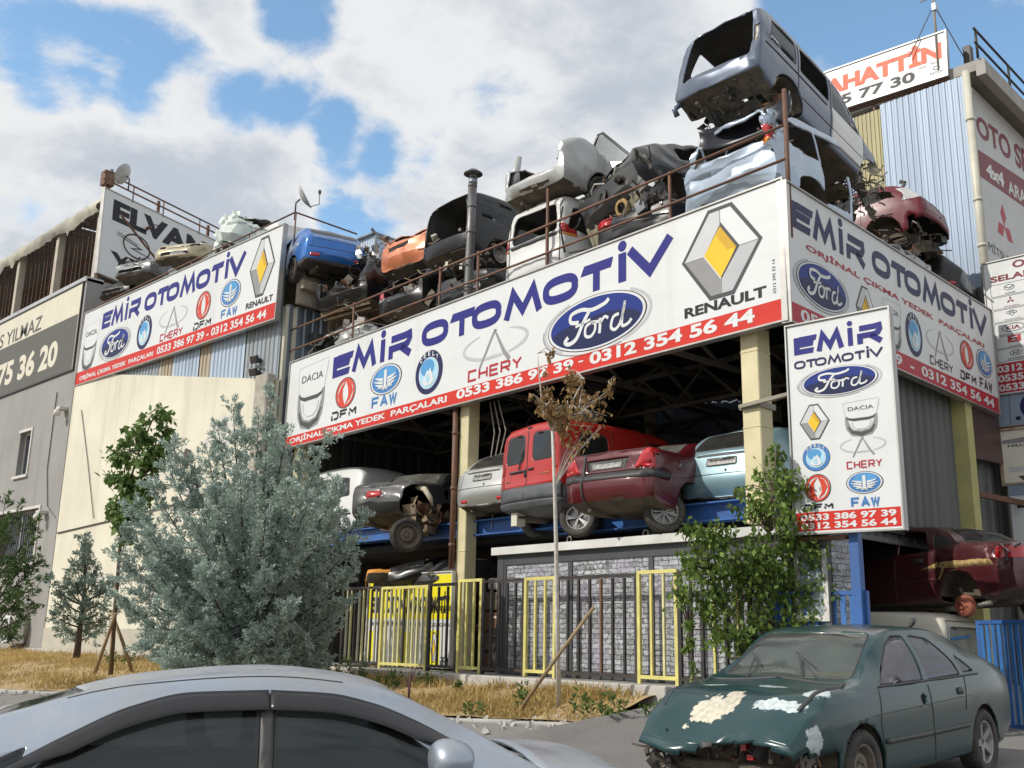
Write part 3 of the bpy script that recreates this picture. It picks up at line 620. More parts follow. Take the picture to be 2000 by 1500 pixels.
# -- the squarish display capitals of this shop, drawn by stroke
def display(S_, mb, word, spans, v0, v1, w, l=2, slope=0.0, dot=True):
    for ch, (u0, u1) in zip(word, spans):
        W = u1-u0; H = v1-v0; q = lambda x, y: (u0+x*W, v0+y*H+slope*(u0+x*W)); hw = w/2
        ww = w/W; hh = w/H
        if ch == 'E':
            S_.poly(mb, [q(0,0), q(ww*1.1,0), q(ww*1.1,.98), q(.0,.98)][::1], l)
            for y0, xe in ((.0,.86),(.40,.86),(1-hh,1.0)): S_.poly(mb, [q(ww*1.1,y0), q(xe-.06,y0), q(xe,y0+hh), q(ww*1.1,y0+hh)], l)
        elif ch == 'M':
            x = ww*.5; S_.stroke(mb, [q(x,0), q(.24,.93), q(.5,.22), q(.76,.93), q(1-x,0)], w*.98, l)
        elif ch in 'Iİ':
            S_.poly(mb, [q(0,0), q(1,0), q(1,1), q(0,1)], l)
            if ch == 'İ': S_.ell(mb, (u0+u1)/2, v0+H*1.24+slope*u0, W*.55, W*.55, l, 20)
        elif ch == 'R':
            S_.stroke(mb, [q(.10,1-hh/2), q(.72,1-hh/2), q(.9,.88), q(.92,.68), q(.84,.5), q(.70,.43), q(ww/2,.43), q(ww/2,.0)], w, l)
            S_.stroke(mb, [q(.56,.40), q(.96,.0)], w*1.05, l)
        elif ch == 'O':
            rx, ry = W/2-hw, H/2-hw; pts = []
            for k in range(33):
                t = 2*math.pi*k/32; c, d = math.cos(t), math.sin(t); e = .72
                pts.append(((u0+u1)/2+rx*math.copysign(abs(c)**e, c), (v0+v1)/2+ry*math.copysign(abs(d)**e, d)+slope*((u0+u1)/2+rx*c)))
            S_.stroke(mb, pts, w, l)
        elif ch == 'T':
            S_.poly(mb, [q(-.02,1-hh*1.1), q(.96,1-hh*1.1), q(1.03,1), q(.10,1)], l); S_.poly(mb, [q(.5-ww/2,0), q(.5+ww/2,0), q(.5+ww/2,1-hh*1.1), q(.5-ww/2,1-hh*1.1)], l)
        elif ch == 'V':
            S_.stroke(mb, [q(.05,1), q(.5,.08), q(.95,1)], w*1.05, l)
SP_A = [(1.97,2.80),(2.76,3.72),(3.86,4.02),(4.17,4.98),(5.33,6.2),(6.26,6.99),(6.93,7.79),(7.86,8.90),(8.91,9.79),(9.86,10.58),(10.72,10.89),(10.92,11.87)]
def spans(u0, u1, base=SP_A):
    a, b = base[0][0], base[-1][1]; return [(lerp(u0, u1, (x-a)/(b-a)), lerp(u0, u1, (y-a)/(b-a))) for x, y in base]
WORD = 'EMİROTOMOTİV'
# -- emblems; each is one print with its own inks
def emb(S_, cols, fn, name='emblem'):
    mb = MB(); idx = {c: i for i, c in enumerate(cols)}
    def use(c): mb.mi = idx[c]; return mb
    fn(use); return S_.put(mb, name, [INK[c] for c in cols])
def e_oval(S_, cx, cy, rx, ry):
    def fn(use):
        S_.ring(use('silver'), cx, cy, rx, ry, rx*.045, 1, -60, 50); S_.ring(use('silver'), cx, cy, rx, ry, rx*.045, 1, 120, 230)
        S_.ring(use('grey'), cx-rx*.02, cy-ry*.03, rx*1.0, ry*1.0, rx*.02, 1, 170, 300)
        S_.ell(use('dgrey'), cx, cy, rx*.915, ry*.905, 2); S_.ell(use('white'), cx, cy, rx*.895, ry*.88, 3); S_.ell(use('oval'), cx, cy, rx*.85, ry*.82, 4)
        pts = [(cx+rx*.83*math.cos(R(t)), cy+ry*.80*math.sin(R(t))) for t in range(-170, -5, 7)]
        S_.poly(use('oval2'), pts+[(cx+rx*.6, cy+ry*.10), (cx+rx*.2, cy+ry*.22), (cx-rx*.3, cy+ry*.18), (cx-rx*.7, cy-.02*ry)], 5)
        q = lambda x, y: (cx+rx*x, cy+ry*y); w = ry*.12; m = use('white')
        def bz(pts, w_, n=6):
            out = []
            for i in range(len(pts)-1):
                p0 = Vector(pts[max(i-1,0)]); p1 = Vector(pts[i]); p2 = Vector(pts[i+1]); p3 = Vector(pts[min(i+2,len(pts)-1)])
                for k in range(n):
                    t = k/n; out.append(.5*((2*p1)+(p2-p0)*t+(2*p0-5*p1+4*p2-p3)*t*t+(3*p1-p0-3*p2+p3)*t**3))
            out.append(Vector(pts[-1])); S_.stroke(m, [q(p.x, p.y) for p in out], w_, 6)
        bz([(-.10,.40),(-.22,.05),(-.34,-.40),(-.48,-.52),(-.56,-.42),(-.50,-.28)], w*1.15)
        bz([(-.30,.12),(-.45,.20),(-.44,.45),(-.25,.52),(-.05,.42),(.18,.50),(.26,.62)], w*1.1); bz([(-.36,.0),(-.20,.06),(-.08,.12)], w*.7)
        bz([(-.06,.0),(-.16,-.10),(-.17,-.38),(-.08,-.46),(.0,-.32),(.01,-.08),(-.06,.0),(.08,-.04)], w*.85)
        bz([(.10,.06),(.10,-.2),(.09,-.44)], w*.95); bz([(.10,-.12),(.18,.06),(.25,-.02)], w*.8)
        bz([(.44,.02),(.34,-.04),(.30,-.34),(.37,-.46),(.46,-.30),(.52,.08),(.55,.38)], w*.85); bz([(.55,.38),(.50,-.1),(.50,-.40),(.60,-.38),(.66,-.26)], w*.85)
    return emb(S_, ['silver','grey','dgrey','white','oval','oval2'], fn)
def e_diamond(S_, cx, cy, hw, hh):
    def fn(use):
        q = lambda x, y: (cx+hw*x, cy+hh*y)
        hexa = lambda k, kx=None: [q((kx or k)*a, k*b) for a, b in ((-1,0),(-.3,-1),(.3,-1),(1,0),(.3,1),(-.3,1))]
        S_.poly(use('dgrey'), hexa(1.0), 1)
        k = .91; o = [q(-k,0), q(-.26,-k), q(.26,-k), q(k,0), q(.26,k), q(-.26,k)]
        i0, i1, i2, i3 = q(-.42,0), q(0,-.60), q(.42,0), q(0,.60)
        S_.poly(use('lgrey'), [o[0], i0, i3, q(.0,k), o[5]], 2); S_.poly(use('grey'), [o[0], o[1], q(.0,-k), i1, i0], 2)
        S_.poly(use('white'), [q(.0,k), i3, i2, o[3], o[4]], 2); S_.poly(use('silver'), [q(.0,-k), o[2], o[3], i2, i1], 2)
        S_.poly(use('dgrey'), [q(.0,-.60), q(.46,0), q(0,.66), q(0,.56), q(.40,0), q(0,-.56)], 4)
        S_.poly(use('yellow'), [i0, i1, q(.38,0), q(0,.55)], 3); S_.poly(use('amber'), [q(-.1,.36), q(.16,.0), q(.38,0), q(0,.55)], 4)
        S_.stroke(use('grey'), [q(0,k), i3], hw*.018, 3); S_.stroke(use('grey'), [q(0,-k), i1], hw*.018, 3); S_.stroke(use('white'), [o[0], i0, i1], hw*.02, 4); S_.stroke(use('grey'), [o[3], i2], hw*.015, 3)
    return emb(S_, ['dgrey','lgrey','grey','white','silver','yellow','amber'], fn)
def e_shield(S_, cx, cy, hw, hh):
    def fn(use):
        q = lambda x, y: (cx+hw*x, cy+hh*y)
        S_.stroke(use('lgrey'), [q(-.85,.92), q(.95,1.0), q(.98,.9)], hw*.03, 1); S_.stroke(use('lgrey'), [q(-.85,.92), q(-.92,.8), q(-.80,.0)], hw*.04, 1); S_.stroke(use('silver'), [q(.98,.9), q(.78,.0)], hw*.05, 1)
        S_.stroke(use('dgrey'), [q(-.78,.10), q(-.66,-.05), q(-.4,-.12), q(.4,-.12), q(.66,-.05), q(.80,.10)], [hw*.02, hw*.10, hw*.13, hw*.13, hw*.10, hw*.02], 2)
        L = [q(-.80,.05), q(-.74,-.3), q(-.66,-.62), q(-.45,-.88), q(0,-.96), q(.45,-.88), q(.66,-.62), q(.74,-.3), q(.82,.1)]
        S_.stroke(use('grey'), L, [hw*.08, hw*.2, hw*.26, hw*.3, hw*.3, hw*.3, hw*.26, hw*.2, hw*.06], 2)
        S_.stroke(use('dgrey'), [q(-.70,-.5), q(-.5,-.84), q(0,-.99), q(.5,-.84), q(.70,-.5)], [hw*.06, hw*.14, hw*.2, hw*.14, hw*.06], 3)
        S_.stroke(use('lgrey'), [q(-.5,-.25), q(-.44,-.52), q(-.2,-.68), q(.2,-.68), q(.44,-.52), q(.5,-.25)], hw*.035, 3)
        S_.text(use('dgrey'), 'DACIA', *q(-.66,.42), *q(.68,.64), l=2, bold=.0)
    return emb(S_, ['lgrey','silver','dgrey','grey'], fn)
def e_swallow(S_, cx, cy, rx, ry):
    def fn(use):
        S_.ring(use('dgrey'), cx, cy, rx, ry, rx*.07, 1); S_.ring(use('coral'), cx, cy, rx*.9, ry*.93, rx*.14, 2)
        q = lambda x, y: (cx+rx*x, cy+ry*y)
        S_.stroke(use('coral'), [q(-.05,.72), q(-.38,.38), q(-.50,-.05), q(-.36,-.5), q(-.05,-.76)], [rx*.05, rx*.22, rx*.42, rx*.34, rx*.08], 2)
        S_.stroke(use('coral'), [q(.05,.76), q(.36,.45), q(.50,.05), q(.38,-.38), q(.05,-.72)], [rx*.08, rx*.34, rx*.42, rx*.22, rx*.05], 2)
    return emb(S_, ['dgrey','coral'], fn)
def e_wings(S_, cx, cy, rx, ry):
    def fn(use):
        S_.ell(use('dgrey'), cx, cy, rx, ry, 1); S_.ell(use('white'), cx, cy, rx*.94, ry*.94, 2); S_.ell(use('faw'), cx, cy, rx*.86, ry*.86, 3)
        S_.ell(use('sky'), cx+rx*.05, cy+ry*.3, rx*.62, ry*.48, 4); w = use('white'); q = lambda x, y: (cx+rx*x, cy+ry*y)
        S_.stroke(w, [q(0,.62), q(0,-.66)], rx*.17, 6); S_.poly(w, [q(-.20,-.66), q(.20,-.66), q(.12,-.54), q(-.12,-.54)], 6)
        for sg in (-1, 1):
            for y, xe in ((.12,.66),(-.10,.72),(-.32,.62)):
                S_.stroke(w, [q(sg*.14, y-.10), q(sg*.4, y-.02), q(sg*xe, y+.10)], [rx*.11, rx*.09, rx*.03], 6)
            S_.stroke(w, [q(sg*.1,-.48), q(sg*.45,-.5)], [rx*.07, rx*.03], 6)
    return emb(S_, ['dgrey','white','faw','sky'], fn)
def e_peak(S_, cx, cy, rx, ry):
    def fn(use):
        S_.ell(use('dgrey'), cx, cy, rx, ry, 1); S_.ell(use('navy' if rx > .3 else 'faw'), cx, cy, rx*.97, ry*.97, 2); S_.ell(use('white'), cx, cy-ry*.04, rx*.72, ry*.72, 3); S_.ell(use('pale'), cx, cy-ry*.04, rx*.68, ry*.69, 4); q = lambda x, y: (cx+rx*x, cy+ry*y)
        S_.ell(use('sky'), cx-rx*.1, cy+ry*.22, rx*.5, ry*.38, 5)
        S_.poly(use('white'), [q(-.42,-.40), q(-.1,.1), q(.0,.02), q(.10,.18), q(.25,-.05), q(.42,-.42), q(.2,-.6), q(-.2,-.6)], 6); S_.poly(use('pale'), [q(-.2,-.35), q(-.08,.0), q(-.02,-.3), q(.06,.0), q(.12,-.4), q(0,-.52)], 7)
        for i, ch in enumerate('GEELY'):
            t = R(134-22*i); c = q(.85*math.cos(t), .85*math.sin(t)); k = rx*.085; S_.text(use('white'), ch, c[0]-k, c[1]-k*1.25, c[0]+k, c[1]+k*1.25, l=5, bold=.02)
    return emb(S_, ['dgrey','navy','faw','white','pale','sky'], fn)
def e_loop(S_, cx, cy, rx, ry, w=None):
    w = w or rx*.06
    def fn(use):
        q = lambda x, y: (cx+rx*x, cy+ry*y)
        pts = [q(math.cos(R(t)), .12+.70*math.sin(R(t))) for t in range(118, 297, 9)]; S_.stroke(use('silver'), pts, [w*lerp(.4, 1.3, math.sin(math.pi*i/len(pts))) for i in range(len(pts))], 1)
        pts = [q(math.cos(R(t)), .12+.70*math.sin(R(t))) for t in range(62, -70, -9)]; S_.stroke(use('silver'), pts, [w*lerp(.4, 1.4, math.sin(math.pi*i/len(pts))) for i in range(len(pts))], 1)
        S_.stroke(use('grey'), [q(-.46,-1), q(.0,.84), q(.06,.84)], [w*.9, w*1.0, w*.5], 2); S_.stroke(use('grey'), [q(.0,.86), q(.30,-.4), q(.48,-.9)], [w*.6, w*1.5, w*1.7], 2); S_.stroke(use('lgrey'), [q(-.28,-.52), q(.0,-.46), q(.2,-.50)], w*.7, 2)
    return emb(S_, ['silver','grey','lgrey'], fn)
def spaced(S_, name, t, u0, v0, u1, v1, col, w, l=2, slope=0.0):
    """thin squared letters CHERY, DFM, FAW, drawn by stroke"""
    mb = MB(); n = len(t); cw = (u1-u0)/n; G = dict(
        C=[[(1,1),(0,1),(0,0),(1,0)]], H=[[(0,0),(0,1)],[(0,.5),(1,.5)],[(1,0),(1,1)]], E=[[(1,1),(0,1),(0,0),(1,0)],[(0,.5),(.9,.5)]], R=[[(0,0),(0,1),(.9,1),(1,.9),(1,.55),(.9,.45),(0,.45)],[(.5,.45),(1,0)]], Y=[[(0,1),(.5,.5),(1,1)],[(.5,.5),(.5,0)]],
        D=[[(.2,.0),(0,0),(0,.6)],[(0,1),(.8,1),(1,.8),(1,.2),(.8,0),(.35,0)]], F=[[(1,1),(.0,1),(0,0)],[(0,.5),(.85,.5)]], M=[[(0,0),(0,.55)],[(0,1),(.5,.45),(1,1)],[(1,1),(1,0)]], A=[[(0,0),(.5,1),(1,0)],[(.22,.33),(.78,.33)]], W=[[(0,1),(.25,0),(.5,.9),(.75,0),(1,1)]])
    for i, ch in enumerate(t):
        a = u0+i*cw+cw*.15; b = u0+(i+1)*cw-cw*.15
        for ln in G[ch]: S_.stroke(mb, [(lerp(a, b, x), lerp(v0, v1, y)+slope*(lerp(a, b, x)-u0)) for x, y in ln], w, l)
    return S_.put(mb, name, INK[col])
al = mat('aluminium_edge', (.45,.44,.42), .45, .6)
# ------------------------------------------------------------------ the long sign over the open front
def long_sign():
    o = Vector((-20.607,13.367,5.915)); U = Vector((-6.78,12.247,5.979))-o; V = Vector((-20.614,13.398,8.0))-o
    B = Board('long_sign', 'very long white street sign, navy letters, red phone strip, big yellow diamond at right', o, U, V, 13.87, 2.085, .12, frame=al, edge=.025)
    mb = MB(); B.poly(mb, [(0,.0),(13.87,.0),(13.87,.315),(0,.25)], 1); B.put(mb, 'red_strip', INK['red'])
    mb = MB(); display(B, mb, WORD, SP_A, 1.335, 1.835, .155); B.put(mb, 'lettering', INK['blue'])
    B.letters('lettering', 'ORJİNAL ÇIKMA YEDEK  PARÇALARI', (.25,.045,6.25,.235), 'white', bold=.03, v0b=.055, v1b=.265)
    B.letters('lettering', '0533 386 97 39', (6.55,.085,9.70,.275), 'white', bold=.035); B.letters('lettering', '-', (9.82,.17,9.93,.195), 'white', bold=.03); B.letters('lettering', '0312 354 56 44', (10.08,.08,13.34,.29), 'white', bold=.035)
    e_shield(B, 1.08, 1.14, .70, .76); e_swallow(B, 2.57, .91, .41, .35); spaced(B, 'lettering', 'DFM', 2.02, .37, 3.08, .52, 'black', .05); e_wings(B, 4.12, .93, .58, .33); spaced(B, 'lettering', 'FAW', 3.62, .38, 4.58, .58, 'faw', .055)
    e_peak(B, 5.63, .80, .45, .45); e_loop(B, 7.62, .92, .9, .36); spaced(B, 'lettering', 'CHERY', 6.85, .38, 8.42, .56, 'redd', .045); e_oval(B, 10.2, .80, 1.24, .52)
    e_diamond(B, 12.78, 1.30, .74, .72); B.letters('lettering', 'RENAULT', (12.08,.41,13.55,.57), 'black', bold=.035)
    mb = MB(); B.text(mb, '0312 395 53 14', 0, 0, .5, .05, 2, .0); mb.v = [tuple(B.P(13.66+(0.05-(Vector(p)-B.o).dot(B.V)), .42+(Vector(p)-B.o).dot(B.U), 2)) for p in mb.v]; B.put(mb, 'lettering', INK['dgrey'])
    mb = MB(); B2 = B.N*-.30
    for u in (0.3, 3.5, 6.3, 9, 13.2): mb.bar(B.P(u, .1)-B.N*.13, B.P(u, .1)-B.N*.5, .05); mb.bar(B.P(u, 1.9)-B.N*.13, B.P(u, 1.9)-B.N*.4, .05)
    mb.bar(B.P(0,.06)-B.N*.2, B.P(13.87,.06)-B.N*.2, .06, .08); B.put(mb, 'mounting_frame', m_rustbrown)
long_sign()
def return_sign():
    o = Vector((-6.743,12.262,5.949)); U = Vector((-6.809,20.09,5.974))-o; V = Vector((-6.72,12.25,8.0))-o
    B = Board('return_sign', 'white side sign round the corner facing right, red slogan line under navy letters', o, U, V, 7.86, 2.05, .12, frame=al, edge=.02)
    mb = MB(); B.poly(mb, [(0,0),(7.86,0),(7.86,.31),(0,.29)], 1); B.put(mb, 'red_strip', INK['redd'])
    mb = MB(); display(B, mb, WORD, spans(.15, 7.6), 1.42, 1.83, .115, slope=.004); B.put(mb, 'lettering', INK['navy'])
    B.letters('lettering', 'ORJİNAL ÇIKMA YEDEK  PARÇALARI', (.52,1.16,7.35,1.30), 'redd', bold=.02)
    B.letters('lettering', '0533 386 97 39  -  0312 354 56 44', (.28,.07,7.62,.25), 'white', bold=.03)
    e_oval(B, .97, .73, .84, .37); e_diamond(B, 2.35, .72, .34, .38); e_shield(B, 3.3, .72, .36, .40); e_peak(B, 4.12, .73, .33, .38); e_loop(B, 5.22, .80, .58, .27); spaced(B, 'lettering', 'CHERY', 4.70, .37, 5.72, .50, 'dgrey', .03)
    e_swallow(B, 6.42, .86, .32, .27); spaced(B, 'lettering', 'DFM', 6.02, .37, 6.80, .50, 'black', .04); e_wings(B, 7.28, .88, .40, .27); spaced(B, 'lettering', 'FAW', 6.95, .37, 7.60, .54, 'dgrey', .04)
return_sign()
def left_sign():
    o = Vector((-32.69,13.23,9.32)); U = Vector((-20.83,12.992,9.075))-o; V = Vector((-32.64,13.256,11.744))-o
    B = Board('wall_sign', 'white long sign high on the cream building, red strip below and diamond at right', o, U, V, 11.87, 2.42, .10, frame=al)
    mb = MB(); B.rect(mb, 0, 0, 11.87, .42); B.put(mb, 'red_strip', INK['red'])
    mb = MB(); display(B, mb, WORD, spans(1.5, 10.14), 1.60, 2.14, .15); B.put(mb, 'lettering', INK['blue'])
    B.letters('lettering', 'ORJİNAL ÇIKMA YEDEK  PARÇALARI', (.3,.08,5.43,.30), 'white', bold=.03); B.letters('lettering', '0533 386 97 39 - 0312 354 56 44', (5.66,.10,11.45,.33), 'white', bold=.03)
    e_shield(B, .75, 1.22, .60, .78); e_oval(B, 2.68, .96, 1.10, .53); e_peak(B, 4.66, .95, .47, .52); e_loop(B, 6.40, 1.05, .82, .38); spaced(B, 'lettering', 'CHERY', 5.72, .48, 7.10, .66, 'redd', .045)
    e_swallow(B, 8.13, 1.08, .40, .40); spaced(B, 'lettering', 'DFM', 7.68, .46, 8.68, .62, 'black', .05); e_wings(B, 9.55, 1.13, .52, .37); spaced(B, 'lettering', 'FAW', 9.15, .50, 10.0, .70, 'faw', .05)
    e_diamond(B, 11.02, 1.52, .60, .80); B.letters('lettering', 'RENAULT', (10.42,.50,11.68,.66), 'black', bold=.03)
left_sign()
def pillar_sign():
    o = Vector((-6.733,12.111,3.039)); U = Vector((-5.331,12.165,3.035))-o; V = Vector((-6.725,12.099,5.811))-o
    B = Board('hanging_sign', 'tall narrow white sign with stacked car emblems hanging before the corner column', o, U, V, 1.403, 2.772, .10, frame=al, edge=.018)
    mb = MB(); B.rect(mb, .02, .03, 1.38, .265); B.put(mb, 'red_strip', INK['red'])
    mb = MB(); display(B, mb, 'EMİR', spans(.10, 1.30, SP_A[:4]), 2.36, 2.60, .072); B.put(mb, 'lettering', INK['blue'])
    mb = MB(); display(B, mb, 'OTOMOTİV', spans(.09, 1.30, SP_A[4:]), 2.165, 2.275, .026); B.put(mb, 'lettering', INK['navy'])
    B.letters('lettering', '0533 386 97 39', (.08,.155,1.33,.24), 'white', bold=.035); B.letters('lettering', '0312 354 56 44', (.08,.05,1.33,.135), 'white', bold=.035)
    e_oval(B, .70, 1.93, .57, .21); e_diamond(B, .335, 1.43, .21, .235); e_shield(B, .96, 1.42, .25, .22); e_peak(B, .335, .965, .19, .18); e_loop(B, .96, 1.05, .29, .13); spaced(B, 'lettering', 'CHERY', .73, .78, 1.20, .86, 'redd', .016)
    e_swallow(B, .335, .57, .18, .18); spaced(B, 'lettering', 'DFM', .12, .30, .54, .36, 'black', .022); e_wings(B, .955, .59, .24, .14); spaced(B, 'lettering', 'FAW', .76, .30, 1.14, .40, 'faw', .028)
    mb = MB(); mb.box((-6.02, 12.30, 1.85), (.12, .12, 2.45)); B.put(mb, 'post', m_blue)
    mb = MB(); mb.bar((-6.7,12.35,4.98), (-7.25,12.6,4.98), .05); mb.bar((-6.02,12.3,3.0), (-6.02,12.26,5.6), .06); mb.box((-6.5,12.25,2.98),(.8,.12,.05)); B.put(mb, 'mounting_frame', m_rustbrown)
pillar_sign()
def side_billboard():
    k = 1.106; c = lambda p: Vector((p[0]*k, p[1]*k, EYE+(p[2]-EYE)*k)); o = c((-29.484,12.166,12.122)); U = c((-30.863,16.773,12.117))-o; V = c((-29.573,12.143,14.87))-o
    B = Board('billboard', 'white billboard with heavy black capitals and a lightning ring, torn frame storey beside it', o, U, V, 7.6, 3.04, .12, frame=al)
    B.letters('lettering', 'ELVAN', (.40,2.03,4.9,2.80), 'black', bold=.05); B.letters('lettering', 'YILMAZ', (.45,.30,4.9,.95), 'black', bold=.045)
    def fn(use):
        S_ = B; S_.ring(use('dgrey'), 1.55, 1.45, .62, .45, .07, 1); S_.stroke(use('dgrey'), [(.65,1.62),(1.75,1.42),(1.35,1.32),(2.4,1.20)], [.03,.10,.10,.03], 2); S_.stroke(use('dgrey'), [(.70,1.70),(1.6,1.52)], .03, 2)
    emb(B, ['dgrey'], fn)
    mb = MB()
    for u in (.2, 2.5, 5, 7.4): mb.bar(B.P(u, -.4)-B.N*.16, B.P(u, 3.6)-B.N*.16, .09)
    for v in (3.35, 3.6): mb.tube([B.P(-.1, v), B.P(7.6, v-.0)], .03, 6)
    for u in (0, 1.2, 2.6, 4.4, 6): mb.tube([B.P(u, 3.0), B.P(u, 3.6)], .025, 6)
    mb.box(B.P(.15, 3.45)-B.N*.1, (.35,.35,.5)); B.put(mb, 'support_frame', m_rustbrown)
side_billboard()
def cream_sign():
    o = Vector((-46, 13.20, 9.92)); B = Board('wall_sign', 'cream and dark grey wall sign with a phone number on the grey building', o, (1,0,0), (0,0,1), 13.05, 2.96, .05, board='ivory', frame=mat('black_trim', (.03,.03,.03), .5), edge=.05)
    mb = MB(); B.rect(mb, 0, .0, 12.95, 1.90); B.put(mb, 'grey_panel', INK['slate'])
    B.letters('lettering', 'S YILMAZ', (5.7,1.98,9.95,2.52) if False else (6.0,1.96,9.9,2.50), 'slate', bold=.01)
    B.letters('lettering', '675 36 20', (5.6,.35,11.62,1.30), 'ivory', bold=.04)
cream_sign()
def tower_signs():
    o = Vector((-10.906,21.70,14.33)); U = Vector((-7.77,21.73,14.22))-o; V = Vector((-10.87,21.72,15.43))-o
    B = Board('roof_sign', 'white rooftop sign with orange red capitals and a black phone number', o-U*.11, U, V, 3.48, 1.10, .10, frame=al)
    B.letters('lettering', 'BAHATTİN', (.22,.46,3.38,1.00), 'orange', bold=.05); B.letters('lettering', '385 77 30', (.35,.10,2.75,.36), 'black', bold=.03)
    mb = MB(); B.text(mb, 'SUZUKI', 2.85,.36,3.02,.40,2,.0); B.text(mb, 'NISSAN', 3.12,.38,3.3,.42,2,.0); B.text(mb, 'DATSUN', 3.1,.12,3.4,.17,2,.0); B.ring(mb, 3.25,.26,.08,.05,.015,2); B.put(mb, 'lettering', INK['dgrey'])
    mb = MB(); [mb.bar(B.P(u, -.3)-B.N*.15, B.P(u, 1.1)-B.N*.15, .05) for u in (.3,1.7,3.3)]; mb.bar(B.P(0,-.06)-B.N*.1, B.P(3.48,-.06)-B.N*.1, .05); B.put(mb, 'support_frame', m_rustbrown)
    B = Board('wall_sign', 'pale grey wall sign with maroon capitals and three maroon diamonds on the tall workshop', (-7.40,22.12,9.2), (0,1,0), (0,0,1), 5.5, 4.75, .06, board='lgrey')
    mb = MB(); B.poly(mb, [(0,2.55),(5.5,2.9),(5.5,3.75),(0,3.20)], 1); B.put(mb, 'maroon_band', INK['maroon'])
    B.letters('lettering', 'OTO SE', (.06,3.58,3.4,4.1), 'maroon', bold=.03, v0b=3.75, v1b=4.42)
    B.letters('lettering', '4x4', (.40,2.72,1.50,3.05), 'white', bold=.05, v0b=2.78, v1b=3.15); B.letters('lettering', 'ARAZ', (1.75,2.75,3.3,3.08), 'white', bold=.02, v0b=2.85, v1b=3.22)
    def fn(use):
        m = use('redd'); cx, cy = 1.22, 1.75
        for ang in (90, 210, 330):
            d = Vector((math.cos(R(ang)), math.sin(R(ang)))); n = Vector((-d.y, d.x)); h = .55
            B.poly(m, [(cx, cy), (cx+d.x*h*.5+n.x*.18, cy+d.y*h*.5*1+n.y*.18), (cx+d.x*h, cy+d.y*h), (cx+d.x*h*.5-n.x*.18, cy+d.y*h*.5-n.y*.18)], 1)
    emb(B, ['redd'], fn); B.letters('lettering', 'MİTSUBİSHİ', (.07,.85,2.2,1.12), 'dgrey', bold=.0)
tower_signs()
def dealer_signs():
    o = Vector((-6.95,20.42,6.42)); B = Board('list_sign', 'narrow white sign listing car makes in outlined boxes over a red phone panel', o, (1,0,0), (0,0,1), 1.9, 2.68, .08, frame=al, edge=.02)
    B.letters('lettering', 'OTO', (.56,2.60,.95,2.68) if False else (.55,2.47,1.2,2.62), 'maroon', bold=.03); B.letters('lettering', 'SELAHATTİN', (.12,2.26,1.8,2.42), 'maroon', bold=.03)
    mb = MB(); bx = []
    for i in range(6):
        v1 = 2.20-i*.265; v0 = v1-.24; bx.append((v0, v1)); p = []
        for cx, cy, a0 in ((.13,v0+.03,180),(.72,v0+.03,270),(.72,v1-.03,0),(.13,v1-.03,90)):
            p += [(cx+.03*math.cos(R(a0+k*30)), cy+.03*math.sin(R(a0+k*30))) for k in range(4)]
        B.stroke(mb, p+[p[0], p[1]], .008, 1)
    B.put(mb, 'box_outlines', INK['dgrey'])
    def fn(use):
        for i, (v0, v1) in enumerate(bx):
            cy = (v0+v1)/2+.025; cx = .45; g = use('dgrey')
            if i == 0: B.ring(g, cx, cy, .10, .06, .012, 1); B.stroke(g, [(cx-.09,cy+.03),(cx,cy-.02),(cx+.09,cy+.03)], .014, 2); B.text(g, 'mazda', .36, v0+.02, .56, v0+.05, 1, .02)
            if i == 1:
                for a in (90, 210, 330):
                    d = Vector((math.cos(R(a)), math.sin(R(a)))); n = Vector((-d.y, d.x)); B.poly(use('maroon'), [(cx,cy),(cx+d.x*.04+n.x*.022,cy+d.y*.04+n.y*.022),(cx+d.x*.08,cy+d.y*.08),(cx+d.x*.04-n.x*.022,cy+d.y*.04-n.y*.022)], 1)
                B.text(g, 'MITSUBISHI', .32, v0+.015, .60, v0+.04, 1, .0)
            if i == 2: B.ring(g, cx, cy+.01, .05, .06, .012, 1); B.ring(g, cx-.05, cy+.02, .05, .03, .01, 1); B.ring(g, cx+.05, cy+.02, .05, .03, .01, 1); B.text(g, 'SSANGYONG', .31, v0+.015, .60, v0+.04, 1, .0)
            if i == 3: B.ring(g, cx, cy-.02, .21, .085, .014, 1); B.text(use('maroon'), 'KIA', cx-.13, cy-.06, cx+.13, cy+.02, 1, .03)
            if i == 4: B.rect(use('redd'), cx-.12, cy-.05, cx+.12, cy+.085, 1); B.poly(use('white'), [(cx-.09,cy-.02),(cx+.09,cy-.02),(cx-.02,cy+.01),(cx+.08,cy+.06),(cx-.09,cy+.05),(cx+.02,cy+.02)], 2); B.text(use('redd'), 'DAIHATSU', .35, v0+.01, .55, v0+.03, 1, .0)
            if i == 5: B.ring(g, cx, cy, .11, .055, .012, 1); B.stroke(g, [(cx-.05,cy-.03),(cx-.03,cy+.03)], .016, 2); B.stroke(g, [(cx+.03,cy-.03),(cx+.05,cy+.03)], .016, 2); B.stroke(g, [(cx-.04,cy-.005),(cx+.04,cy+.005)], .012, 2); B.text(g, 'HYUNDAI', .30, v0+.015, .62, v0+.055, 1, .02)
    emb(B, ['dgrey','maroon','redd','white'], fn)
    mb = MB(); B.rect(mb, .01, .02, 1.9, .60); B.put(mb, 'red_panel', INK['redd'])
    mb = MB()
    for i, t in enumerate(('0312 354', '0535 712', '0533 641')): B.text(mb, t[:4], .08, .42-i*.185, .55, .56-i*.185, 2, .035)
    B.put(mb, 'lettering', INK['white'])
    B = Board('photo_sign', 'blue grey photo sign with a dark headlamp below the list of car makes', (-6.93,20.44,5.80), (1,0,0), (0,0,1), 1.9, .60, .08, board='bluegrey', frame=al, edge=.02)
